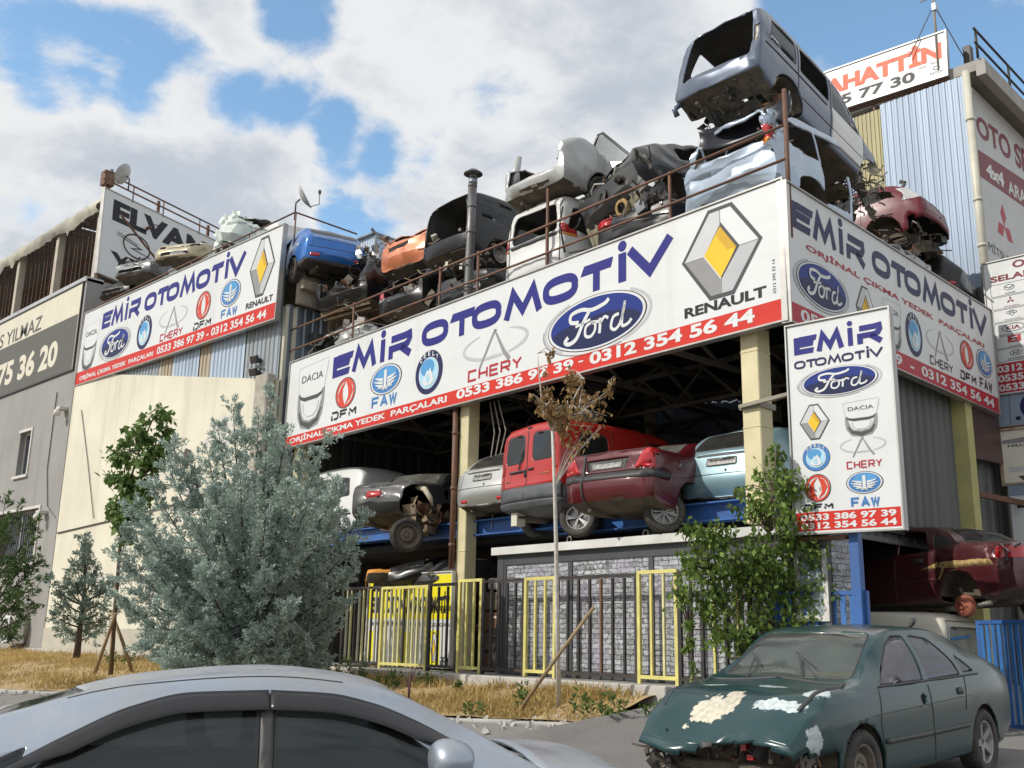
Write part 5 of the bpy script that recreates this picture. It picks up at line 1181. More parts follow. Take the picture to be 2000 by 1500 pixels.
def peel(m, spots):
    """ragged patches where the paint has flaked off: (centre, half sizes, colour)"""
    nt = m.node_tree; b = nt.nodes['Principled BSDF']; tc = nt.nodes.new('ShaderNodeTexCoord'); base = b.inputs['Base Color'].links[0].from_socket
    n = _noise(nt, 5.5, 8, .68); n2 = _noise(nt, 22, 4, .6)
    for c, h, col in spots:
        mp = nt.nodes.new('ShaderNodeVectorMath'); mp.operation = 'SUBTRACT'; nt.links.new(tc.outputs['Object'], mp.inputs[0]); mp.inputs[1].default_value = c
        dv = nt.nodes.new('ShaderNodeVectorMath'); dv.operation = 'DIVIDE'; nt.links.new(mp.outputs[0], dv.inputs[0]); dv.inputs[1].default_value = h
        ln = nt.nodes.new('ShaderNodeVectorMath'); ln.operation = 'LENGTH'; nt.links.new(dv.outputs[0], ln.inputs[0])
        f = _ramp(nt, _mul(nt, ln.outputs['Value'], _mul(nt, _mul(nt, n, -.5, 'ADD'), 3.6), 'ADD'), 1.0, .93)
        cc = _mix(nt, _ramp(nt, n2, .4, .62), col, tuple(x*.72 for x in col)); base = _mix(nt, f, base, cc)
    nt.links.new(base, b.inputs['Base Color'])
peel(P_['green'], [((1.99,-.16,.8),(.15,.20,.5),(.62,.57,.45)), ((1.85,-.02,.9),(.09,.10,.5),(.58,.53,.42)), ((1.97,.50,.8),(.07,.19,.5),(.55,.62,.62)), ((1.68,.66,.9),(.16,.09,.5),(.50,.58,.58)), ((1.55,.20,.95),(.05,.20,.4),(.46,.54,.54)), ((1.55,-.35,.95),(.05,.16,.4),(.46,.54,.54)), ((2.02,.76,.6),(.08,.10,.10),(.5,.56,.56))])
def put(local, px, py, d, yaw):
    """origin that sets a point of the vehicle on the spot measured for it"""
    return at(px, py, d) - Matrix.Rotation(yaw, 3, 'Z') @ Vector(local)
# -- parked silver saloon in the foreground
def parked_silver():
    k = dict(L=4.55, W=1.78, top=[(-2.27,1.0),(-2.2,1.06),(-1.98,1.10),(-1.70,1.11),(-1.15,1.30),(-.6,1.44),(0.0,1.485),(.45,1.445),(.95,1.25),(1.42,1.01),(1.55,.97),(2.0,.85),(2.2,.72),(2.27,.62)], roofw=.70, wb=(-1.36,1.36), belt=[(-2.27,.92),(-1.7,1.0),(0,.96),(1.2,.91),(2.0,.76),(2.27,.58)])
    c = Car('saloon', P_['silver'], 'dusty silver blue saloon parked nearest, black rain deflectors over its side windows', 'car', 'parked_car', **k)
    c.arches()
    gw = glass('saloon_glass', (.55,.6,.6), .8, .06, (.16,.16,.15))
    c.piece('windscreen', gw, 'front', rpoly([(-.60,1.03),(.60,1.03),(.50,1.39),(-.50,1.39)], .06), rim=.012, off=-.004)
    c.piece('rear_window', gw, 'rear', rpoly([(-.58,1.10),(.58,1.10),(.50,1.38),(-.50,1.38)], .06), rim=.03, off=-.004)
    for v in ('left', 'right'):
        fr = [(.98,.985),(.02,.985),(.02,1.365),(.28,1.36),(.50,1.31)]; rr = [(-.04,.99),(-1.02,1.01),(-.98,1.09),(-.62,1.30),(-.36,1.355),(-.04,1.37)]
        c.piece('side_window', gw, v, rpoly(fr, .04), rim=.012, off=-.006); c.piece('side_window', gw, v, rpoly(rr, .05), rim=.012, off=-.006)
        c.piece('quarter_window', gw, v, rpoly([(-1.06,1.015),(-1.30,1.04),(-1.02,1.17)], .03), rim=.01, off=-.004)
        c.piece('door_pillar', m_trim, v, [(.02,.985),(-.04,.985),(-.04,1.38),(.02,1.38)], off=.003)
        for nm, pts in (('rain_deflector', [(.86,1.165),(.62,1.275),(.45,1.335),(.25,1.37),(.03,1.378)]), ('rain_deflector', [(-.05,1.38),(-.36,1.37),(-.62,1.315),(-.84,1.21),(-1.05,1.085)])):
            pass
        c.seam(v, [(.0,.3),(.0,1.0)]); c.seam(v, [(1.0,.3),(1.05,.7),(1.0,.96)]); c.seam(v, [(-.9,.6),(-1.05,1.0)])
        c.seam(v, [(1.05,.965),(.0,.972),(-1.3,1.005)], .008)
    c.piece('headlamp', m_lampw, 'front', rpoly([(.45,.62),(.75,.66),(.74,.80),(.45,.74)], .04), off=.004); c.piece('headlamp', m_lampw, 'front', rpoly([(-.45,.62),(-.75,.66),(-.74,.80),(-.45,.74)], .04), off=.004)
    c.both('tail_lamp', m_lamp, rpoly([(-2.3,.75),(-2.0,.78),(-2.02,.92),(-2.3,.9)], .03), off=.004)
    c.seam('top', [(1.50,-.64),(1.44,0),(1.50,.64)]); c.seam('top', [(-.9,-.58),(-.9,.58)] if 0 else [(.35,-.57),(-.9,-.57)], .004); c.seam('top', [(.35,.57),(-.9,.57)], .004)
    psi = R(61); f = Vector((math.cos(psi), math.sin(psi), 0)); l = Vector((-math.sin(psi), math.cos(psi), 0))
    pos = Vector((-4.40,2.90,0))+f*.02+l*.62
    # deflectors: dark plastic shields standing 3 cm proud of the glass, swept along the window head
    bvh = BVHTree.FromBMesh(c.bm)
    root = c.build((pos.x-.03, pos.y-.03, .0), psi, wheels=('five',)*4)
    for v, sg in (('left', 1), ('right', -1)):
        for pts in ([(.93,1.150),(.70,1.262),(.50,1.338),(.28,1.384),(.004,1.398)], [(-.006,1.398),(-.36,1.386),(-.62,1.325),(-.86,1.215),(-1.12,1.075)]):
            mb = MB(); mb.smooth = True; rows = []; P = []
            ks = sorted(pts); P = [(x, pchip(ks, x)) for x in np.linspace(pts[0][0], pts[-1][0], 33)]; n = len(P)
            for i, (x, z) in enumerate(P):
                t = i/(n-1); w = .085*min(1, .25+3*min(t if pts[0][0] > .5 else 1, (1-t) if pts[0][0] < 0 else 1))
                row = []
                for j in range(5):
                    zz = z-w*j/4; h = bvh.ray_cast(Vector((x, sg*3, zz)), Vector((0,-sg,0)))
                    y = (h[0].y if h[0] is not None else sg*.7)+sg*(.004+.028*math.sin(math.pi*.5*j/4)); row.append((x, y, zz))
                rows.append(row)
            vs = [p for r in rows for p in r]; mb.add(vs, [(i*5+j, i*5+j+1, i*5+j+6, i*5+j+5) for i in range(n-1) for j in range(4)])
            o = mb.build('rain_deflector', mat('smoked_plastic', (.018,.018,.02), .28, scale=3), root); m = o.modifiers.new('t', 'SOLIDIFY'); m.thickness = .004
        # mirror
        mb = MB(); mb.smooth = True; vs = []; n, m_ = 14, 18
        for i in range(n+1):
            ph = math.pi*i/n
            for j in range(m_):
                th = 2*math.pi*j/m_; x = -math.cos(ph); r = math.sin(ph)**.6
                vs.append((.80+.10*x, sg*(1.04+.135*r*math.cos(th)*(1-.15*x)), 1.115+.092*r*math.sin(th)*(1-.12*x)))
        mb.add(vs, [(i*m_+j, i*m_+(j+1) % m_, (i+1)*m_+(j+1) % m_, (i+1)*m_+j) for i in range(n) for j in range(m_)])
        w = mb.build('wing_mirror', P_['silver'], root)
        mb = MB(); mb.bar((.84, sg*.80, 1.0), (.82, sg*.96, 1.05), .07, .05); mb.build('mirror_arm', m_trim, w)
        mb = MB(); mb.box((.79, sg*1.04, 1.04), (.11,.18,.022)); bevel(mb.build('indicator', m_lampw, w), .006)
    for (x, y) in ((1.62,-.3),(1.60,.35)):
        mb = MB(); mb.bar((x, y, .985), (x-.12, y+.42, 1.02), .014, .012); mb.build('wiper', m_trim, root)
    seats(root, .05, m=mat('grey_seat_cloth', (.33,.32,.30), .9)); 
    # the bonnet stands a hand high at its near edge
    mb = MB(); mb.smooth = True; vs = []
    for i in range(9):
        for j in range(9):
            x = lerp(1.34, 1.86, i/8); y = lerp(-.78, .78, j/8)*(1-.10*(i/8)**3); vs.append((x, y, lerp(1.10, 1.07, (i/8)**1.6)-.085*(y/.78)**2-.05*(i/8)**6))
    mb.add(vs, [(i*9+j, i*9+j+1, i*9+j+10, i*9+j+9) for i in range(8) for j in range(8)]); o = mb.build('bonnet', P_['silver'], root); m = o.modifiers.new('t', 'SOLIDIFY'); m.thickness = .02
    return root
parked_silver()
# -- crashed green liftback
def green_wreck():
    k = dict(L=4.5, W=1.74, top=[(-2.25,.98),(-2.15,1.03),(-1.95,1.06),(-1.5,1.22),(-.95,1.39),(-.4,1.45),(.05,1.445),(.32,1.41),(1.10,1.00),(1.24,.97),(1.66,.935),(1.84,.88),(2.1,.70),(2.25,.56)], roofw=.74)
    c = Car('saloon', P_['green'], 'dark green crashed liftback with torn nose and scraped paint on its bonnet', 'car', 'wrecked_car', **k)
    # torn nose: bumper, lamps and grille gone
    c.band('bumper', m_trim, lambda p, n: False)
    bmesh.ops.delete(c.bm, geom=[f for f in c.bm.faces if f.calc_center_median().x > 1.72 and f.calc_center_median().z < .52+.05*math.sin(f.calc_center_median().y*5+1)], context='FACES')
    c.crush(.055, 1.7, lambda p: sstep(1.3, 2.1, p.x), 3); c.crush(.018, 5.5, lambda p: sstep(1.5, 2.1, p.x), 5)
    for v in c.bm.verts:
        if v.co.x > 1.3: v.co.z += .05*sstep(1.4, 2.2, v.co.x)*math.exp(-((v.co.y-.45)/.3)**2)-.04*sstep(1.5, 2.2, v.co.x)*math.exp(-((v.co.y+.1)/.4)**2)
    c.arches(.37)
    gs = glass('liftback_glass', (.5,.52,.55), .45, .34, (.30,.28,.30))
    c.piece('windscreen', m_gclear, 'front', rpoly([(-.64,1.005),(.64,1.005),(.53,1.385),(-.53,1.385)], .05), rim=.014, off=-.004)
    c.piece('rear_window', m_gdark, 'rear', rpoly([(-.56,1.07),(.56,1.07),(.5,1.36),(-.5,1.36)], .05), rim=.03, off=-.004)
    for v in ('left', 'right'):
        c.piece('side_window', gs, v, rpoly([(.86,.955),(.0,.955),(-.02,1.36),(.20,1.365),(.40,1.29)], .04), rim=.02, off=-.008); c.piece('side_window', gs, v, rpoly([(-.10,.957),(-.86,.975),(-.80,1.10),(-.50,1.33),(-.12,1.365)], .05), rim=.02, off=-.008)
        c.piece('quarter_window', gs, v, rpoly([(-.93,.99),(-1.22,1.0),(-.90,1.17)], .03), rim=.02, off=-.006)
        c.seam(v, [(-.06,.27),(-.06,.92)]); c.seam(v, [(.95,.30),(1.0,.65),(.92,.94)]); c.seam(v, [(-.84,.66),(-.92,.96)]); c.seam(v, [(-.06,.62) if 0 else (1.15,.72),(-1.0,.78)], .004)
        c.seam(v, [(.93,.50),(.0,.50),(-.86,.51)], .024, m_trim, .0, 'rub_strip'); c.seam(v, [(.9,.945),(-1.28,.97)], .012, m_trim, 0, 'window_strip')
        c.piece('door_handle', m_trim, v, rpoly([(-.08,.80),(.10,.80),(.10,.86),(-.08,.86)], .02) if 0 else rpoly([(-.80,.80),(-.68,.80),(-.68,.86),(-.80,.86)], .015), off=.012)
        c.piece('lock_hole', m_dark, v, [(.10+.055*math.cos(t*.7), .80+.05*math.sin(t*.7)) for t in range(9)], off=-.02)
    c.seam('top', [(1.22,-.68),(1.6,-.72),(2.0,-.66)], .006); c.seam('top', [(1.22,.66),(1.6,.70),(2.0,.66)], .02, m_dark); c.seam('top', [(1.20,-.66),(1.13,0),(1.20,.66)], .014, m_trim, 0, 'cowl_strip')
    root = c.build((-5.03, 9.80, .40), R(-90), pitch=R(-1.8), wheels=('five','five','steel','steel'))
    seats(root, -.05, m=mat('dusty_seat_cloth', (.19,.20,.19), .9))
    scraps(root, ((1.75,-.72,.28),(2.06,.74,.60)), 260, 11, [m_trim, m_metal, m_under, m_rust, mat('dusty_plastic', (.24,.23,.21), .8)], 'torn_nose', (.04,.20))
    scraps(root, ((1.95,-.80,.28),(2.14,-.60,.66)), 45, 12, [m_trim, m_under, m_trim], 'torn_corner', (.04,.16))
    mb = MB(); mb.box((1.7,0,.42),(.5,1.3,.34)); mb.box((1.98,0,.56),(.06,1.34,.06)); mb.box((2.0,0,.33),(.08,1.3,.08)); bevel(mb.build('radiator_frame', m_under, root), .02)
    mb = MB(); mb.box((2.05,.18,.50),(.06,.05,.05)); mb.box((2.07,.25,.43),(.05,.06,.04)); mb.build('lamp_fragment', m_lamp, root)
    # papers on the dashboard, wipers
    mb = MB(); mb.box((.70,.1,1.02),(.02,.5,.30),(0,R(-35),R(8))); mb.build('cardboard', mat('grey_card', (.30,.28,.25), .9), root); mb = MB(); mb.box((.735,.1,1.04),(.012,.26,.2),(0,R(-35),R(30))); mb.build('cardboard', mat('brown_card', (.30,.22,.16), .9), root)
    for y0, y1 in ((-.35,-.42),(.22,.05)): 
        mb = MB(); mb.bar((1.12,y0,.99),(.84,y1,1.17),.014,.012); mb.bar((.98,y0+.06,1.09),(.76,y1-.08,1.22),.010); mb.build('wiper', m_trim, root)
    mb = MB(); mb.tube([(-.75,.42,1.44),(-.8,.42,1.47)], .02, 6); mb.tube([(-.78,.42,1.46),(-.84,.42,1.50)], .03, 6); mb.build('aerial_base', m_trim, root)
    return root
green_wreck()
# -- upper floor, seen from behind, left to right
def shed_cars():
    # white minivan far left
    c = Car('minivan', P_['white'], 'white minivan side-on at the far left of the upper floor, behind the bluish conifer', CAR); c.chop((.32,0,0), (1,0,0)); c.k['xlim'] = (-9, 0); c.arches(which=(0,))
    for v in ('left', 'right'):
        for p in ([(.95,1.05),(.05,1.03),(.05,1.50),(.42,1.50)], [(-.05,1.03),(-1.05,1.03),(-1.05,1.52),(-.05,1.52)], [(-1.15,1.03),(-1.9,1.06),(-1.8,1.48),(-1.15,1.52)]): c.piece('side_window', m_gdark, v, rpoly(p, .06), rim=.02, off=-.006)
        c.seam(v, [(1.3,.62),(-2.0,.66)], .022, m_trim, 0, 'rub_strip'); c.seam(v, [(0,.3),(0,1.5)]); c.seam(v, [(-1.1,.3),(-1.1,1.5)])
    c.build(S(13.7, 1.35, 3.62), YA+R(90), wheels=('steel','steel'))
    # charcoal saloon with its tail torn open
    c = Car('saloon', P_['dark'], 'dusty charcoal saloon with its rear corner torn away and axle hanging out', CAR, taper=.14)
    for v in ('left', 'right'):
        for p in ([(-.12,.96),(-.86,.98),(-.70,1.28),(-.12,1.35)], [(.86,.95),(-.02,.955),(-.02,1.35),(.28,1.33)]): c.piece('side_window', m_gdark, v, rpoly(p, .05), rim=.025, off=-.006)
        c.seam(v, [(-.07,.27),(-.07,.92)]); c.seam(v, [(-.88,.66),(-.95,1.0)])
    c.piece('rear_window', glass('very_dusty_glass', (.5,.5,.45), .5, .62, (.13,.13,.115)), 'rear', rpoly([(-.60,1.09),(.60,1.09),(.50,1.37),(-.50,1.37)], .07), rim=.03, off=-.004)
    c.arches(.38)
    c.hole('rear', rpoly([(-.84,.40),(-.34,.36),(-.38,.90),(-.74,.98)], .1), rng=lambda p: p.x < -1.9); c.hole('right', rpoly([(-2.3,.3),(-1.72,.3),(-1.95,.72),(-2.3,.8)], .08))
    c.piece('tail_lamp', m_lamp, 'rear', rpoly([(.10,.70),(.42,.70),(.42,.84),(.10,.84)], .03), off=.006)
    c.crush(.07, 2.6, lambda p: sstep(-1.5, -2.1, p.x)*(.4 if p.y > .3 else 1), 2)
    c.hole('right', [(-1.30+.11*math.cos(t*.7), .86+.10*math.sin(t*.7)) for t in range(9)])
    r = c.build(put((-1.3,-.80,.34), 868, 1018, 20.2, YA+R(27)), YA+R(27), wheels=(None,None,'steel','steel'))
    mud = mat('dried_mud_metal', (.33,.25,.16), .85, .2, scale=7, col2=(.18,.13,.09))
    scraps(r, ((-2.2,-.9,.12),(-1.0,-.3,.55)), 120, 21, [mud, mud, m_under, m_rust], 'torn_corner', (.08,.35))
    mb = MB(); mb.tube([(-1.35,-.5,.18),(-1.75,-.75,.12),(-2.15,-.80,.06)], .04, 8); mb.tube([(-1.5,.2,.16),(-2.15,-.7,.05)], .05, 8); mb.bar((-2.3,-.9,.10),(-.9,-.55,.16),.05,.12); mb.build('hanging_axle', mud, r)
    put_wheel(r, -2.28, -.50, -.02, .31, 'steel', -1, R(-48)); mb = MB(); mb.tube([(-2.02,-.55,.92),(-2.1,-.75,.86),(-2.08,-.86,.7),(-2.0,-.88,.55)], [.06,.055,.05,.02], 8); mb.build('torn_edge', mat('bare_filler', (.62,.56,.42), .85), r)
    # silver hatch behind the column
    c = Car('hatch', P_['silv'], 'silver hatchback behind the left yellow column, only half its tail showing', CAR); c.arches(); hatch_tail(c, plate=True)
    c.build(S(6.55, 1.95, 3.66), YA+R(2), wheels=('steel',)*4).scale = (.94,)*3
    # red van
    c = Car('van', P_['red'], 'bright red two-door van with grey lower panels and bumper', CAR, taper=.05)
    c.arches(); g = mat('faded_grey_plastic', (.06,.068,.08), .6, scale=4, col2=(.10,.105,.11))
    c.band('bumper', g, lambda p, n: p.z < .47 and (p.x < -1.55 or n.x < -.4), z=.47, x=-1.55, off=.012)
    c.band('lower_panel', g, lambda p, n: .47 <= p.z < .72 and (p.x < -1.96 or n.x < -.5), z=.72, off=.004); c.band('lower_panel', g, lambda p, n: .47 <= p.z < .66 and p.x > -1.98 and abs(n.y) > .5, z=.66, off=.008)
    for sx in (1, -1):
        c.piece('rear_window', m_gdark, 'rear', rpoly([(sx*.10,1.12),(sx*.66,1.12),(sx*.60,1.60),(sx*.10,1.62)], .12, 4), rim=.022, off=-.003, rng=lambda p: p.x < -1.7)
        c.piece('tail_lamp', m_lamp if 0 else P_['red'], 'rear', [(sx*.70,.95),(sx*.76,.95),(sx*.74,1.25),(sx*.70,1.25)], off=.004, rng=lambda p: p.x < -1.7)
    for v in ('left', 'right'):
        c.piece('side_window', m_gdark, v, rpoly([(-1.62,1.10),(-.95,1.08),(-.95,1.60),(-1.55,1.60)], .12, 4), rim=.03, off=-.005); c.piece('side_window', m_gdark, v, rpoly([(.95,1.06),(.0,1.06),(.0,1.60),(.50,1.58)], .06), rim=.03, off=-.005)
        c.piece('vent_grille', m_trim, v, rpoly([(-1.72,.96),(-1.10,.96),(-1.10,1.01),(-1.72,1.01)], .02), off=.006); c.seam(v, [(-.88,.4),(-.86,1.7)]); c.seam(v, [(-.04,.3),(-.04,1.68)])
    c.seam('rear', [(.03,.53),(.03,1.10),(.03,1.74)], .009); c.seam('rear', [(-.70,.55),(-.70,1.3),(-.62,1.70)], .006); c.seam('rear', [(.70,.55),(.70,1.3),(.62,1.70)], .006)
    c.seam('rear', [(.50,.985),(.05,.985)], .022, m_trim, .01, 'door_handle'); c.seam('rear', [(-.02,1.0),(-.15,1.0)], .02, m_trim, .01, 'door_handle'); c.seam('rear', [(.06,.97),(.06,.88)], .03, m_dark, 0, 'lock'); c.seam('rear', [(.24,1.02),(.14,1.36)], .012, m_trim, .02, 'wiper')
    c.seam('rear', [(.08,1.71),(-.02,1.71)], .02, m_dark, .0, 'top_lamp'); c.seam('rear', [(.62,.84),(.50,.84)], .008, m_metal, .004, 'badge'); c.seam('rear', [(-.36,.90),(-.56,.90)], .008, mat('gold_badge', (.5,.35,.1), .4, .5), .004, 'badge')
    r = c.build(put((-1.98,.80,.50), 980, 985, 17.7, YA-R(5)), YA-R(5), wheels=('steel','steel',None,None))
    mb = MB(); mb.box((-1.86,.48,.22),(.18,.16,.22)); mb.build('hanging_box', P_['cream'], r)
    # burgundy saloon
    c = Car('saloon', P_['burg'], 'burgundy saloon jutting out over the beam on star alloy wheels', CAR, taper=.06, top=[(-2.22,1.06),(-2.15,1.11),(-1.9,1.13),(-1.45,1.13),(-1.32,1.15),(-.82,1.38),(-.5,1.44),(-.1,1.46),(.3,1.42),(1.12,1.01),(1.25,.97),(1.9,.84),(2.15,.70),(2.22,.62)], belt=[(-2.22,1.0),(-1.7,1.04),(0,.96),(1.2,.87),(2.0,.74),(2.22,.58)])
    c.arches(.37); rr = lambda p: p.x < -1.8
    c.piece('rear_window', glass('very_dusty_glass', (.5,.5,.45), .5, .62, (.13,.13,.115)), 'rear', rpoly([(-.60,1.155),(.60,1.155),(.50,1.39),(-.50,1.39)], .06), rim=.02, off=-.003)
    for sx in (1, -1): c.piece('tail_lamp', m_lamp, 'rear', rpoly([(sx*.50,.80),(sx*.80,.80),(sx*.79,1.08),(sx*.66,1.08)], .03), off=.008, rng=rr)
    c.both('tail_lamp', m_lamp, rpoly([(-2.3,.80),(-2.12,.80),(-2.16,1.0),(-2.3,1.04)], .02), off=.006)
    c.piece('plate_recess', m_trim, 'rear', [(-.36,.82),(.36,.82),(.40,.98),(-.40,.98)], off=-.02, rng=rr); c.piece('number_plate', m_plate, 'rear', rpoly([(-.27,.835),(.27,.835),(.27,.925),(-.27,.925)], .01), off=-.008, rng=rr)
    c.band('bumper_strip', m_trim, lambda p, n: .66 < p.z < .765 and p.x < -1.8, z=.66, off=.012); c.band('bumper_strip', m_trim, lambda p, n: .66 < p.z < .765 and p.x < -1.8, z=.765, off=.012)
    c.seam('rear', [(-.74,.79),(.74,.79)]); c.seam('rear', [(-.66,1.10),(.66,1.10)]); c.seam('rear', [(.42,.34),(.42,.8),(.42,1.08)], .02, m_trim, .008, 'strap')
    for v in ('left', 'right'):
        c.piece('side_window', m_gdark, v, rpoly([(.86,.97),(-.02,.97),(-.02,1.35),(.28,1.34)], .05), rim=.025, off=-.006)
        c.seam(v, [(-.9,.66),(-.96,1.05),(-.8,1.3)])
        c.piece('fuel_flap', P_['burg'], v, [(-1.6+.07*math.cos(t*.6), .90+.07*math.sin(t*.6)) for t in range(10)], off=.003)
    c.hole('right', rpoly([(-.10,.30),(-.82,.62),(-.88,.98),(-.64,1.33),(-.08,1.36)], .05))      # rear door missing
    c.piece('side_window', m_gdark, 'left', rpoly([(-.12,.97),(-.84,1.0),(-.66,1.28),(-.12,1.36)], .05), rim=.025, off=-.006)
    c.crush(.02, 4, lambda p: sstep(-1.6, -2.1, p.x), 8)
    c.k['steer'] = 0; r = c.build(S(2.83, -.60, 3.31)+Vector((math.cos(YA+R(6)), math.sin(YA+R(6)), 0))*2.22, YA+R(6), wheels=(None,None,None,None))
    inv = Matrix.Rotation(-(YA+R(6)), 3, 'Z'); o3 = r.location.copy()
    for px, py, d, st, sg, hd in ((1131, 1012, 16.5, 'star', 1, R(112)), (1297, 1000, 15.2, 'multi', -1, R(-46)), (1185, 1002, 17.0, 'steel', -1, R(-30))):
        q = inv @ (at(px, py, d)-o3); put_wheel(r, q.x, q.y, q.z, .30, st, sg, hd, R(4))
    # light blue hatch
    c = Car('hatch', P_['lblue'], 'light blue hatchback with dark number plate beside the right column', CAR); c.arches(); hatch_tail(c, plate=True, lamps=False)
    r = c.build(S(1.66, .60, 3.42)+Vector((math.cos(YA+R(5)), math.sin(YA+R(5)), 0))*2.1, YA+R(5), wheels=(None,None,None,None))
    scraps(r, ((-2.0,-.2,.12),(-1.5,.7,.34)), 30, 33, [m_trim, m_under, m_metal], 'hanging_cables', (.08,.3), .8); mb = MB(); mb.lathe([(.01,.08),(.3,.06),(.36,0),(.3,-.06),(.01,-.08)], (-1.55,.2,.24), seg=20); mb.build('spare_wheel_well', m_under, r)
def hatch_tail(c, plate=True, lamps=True, dark=None, y=0):
    rr = lambda p: p.x < -1.7
    c.piece('rear_window', dark or m_gdark, 'rear', rpoly([(-.60,1.07),(.60,1.07),(.52,1.40),(-.52,1.40)], .08), rim=.02, off=-.003)
    c.seam('rear', [(-.20,1.425),(.20,1.425)], .014, m_dark, 0, 'brake_lamp')
    c.piece('handle_recess', m_trim, 'rear', [(-.46,.955),(.46,.955),(.42,.99),(-.42,.99)], off=.004, rng=rr)
    if plate: c.piece('number_plate', m_plate, 'rear', rpoly([(-.26,.80),(.26,.80),(.26,.91),(-.26,.91)], .012), off=.010, rng=rr, rim=.012)
    c.seam('rear', [(-.74,.67),(.74,.67)], .008); c.seam('rear', [(-.62,.68),(-.58,.95)], .005); c.seam('rear', [(.62,.68),(.58,.95)], .005)
    c.seam('rear', [(-.1,.72),(-.08,.72)], .02, m_dark, 0, 'lock')
    if lamps:
        for sx in (1, -1): c.piece('tail_lamp', m_lamp, 'rear', rpoly([(sx*.42,.40),(sx*.62,.40),(sx*.62,.46),(sx*.42,.46)], .02), off=.004, rng=rr)
    for v in ('left', 'right'):
        c.piece('side_window', m_gdark, v, rpoly([(.86,.965),(.0,.965),(.0,1.37),(.35,1.34)], .05), rim=.02, off=-.006); c.piece('side_window', m_gdark, v, rpoly([(-.08,.97),(-.85,1.0),(-.85,1.34),(-.08,1.39)], .05), rim=.02, off=-.006); c.piece('quarter_window', m_gdark, v, rpoly([(-.94,1.02),(-1.4,1.07),(-1.3,1.28),(-.94,1.34)], .05), rim=.02, off=-.006)
        c.seam(v, [(-.04,.27),(-.04,.93)]); c.seam(v, [(-.88,.62),(-.9,1.0),(-.9,1.38)]); c.seam(v, [(.93,.30),(.97,.65),(.9,.94)])
        c.piece('door_handle', m_trim, v, rpoly([(-.78,.83),(-.60,.83),(-.60,.88),(-.78,.88)], .015), off=.014)
    return c
shed_cars()
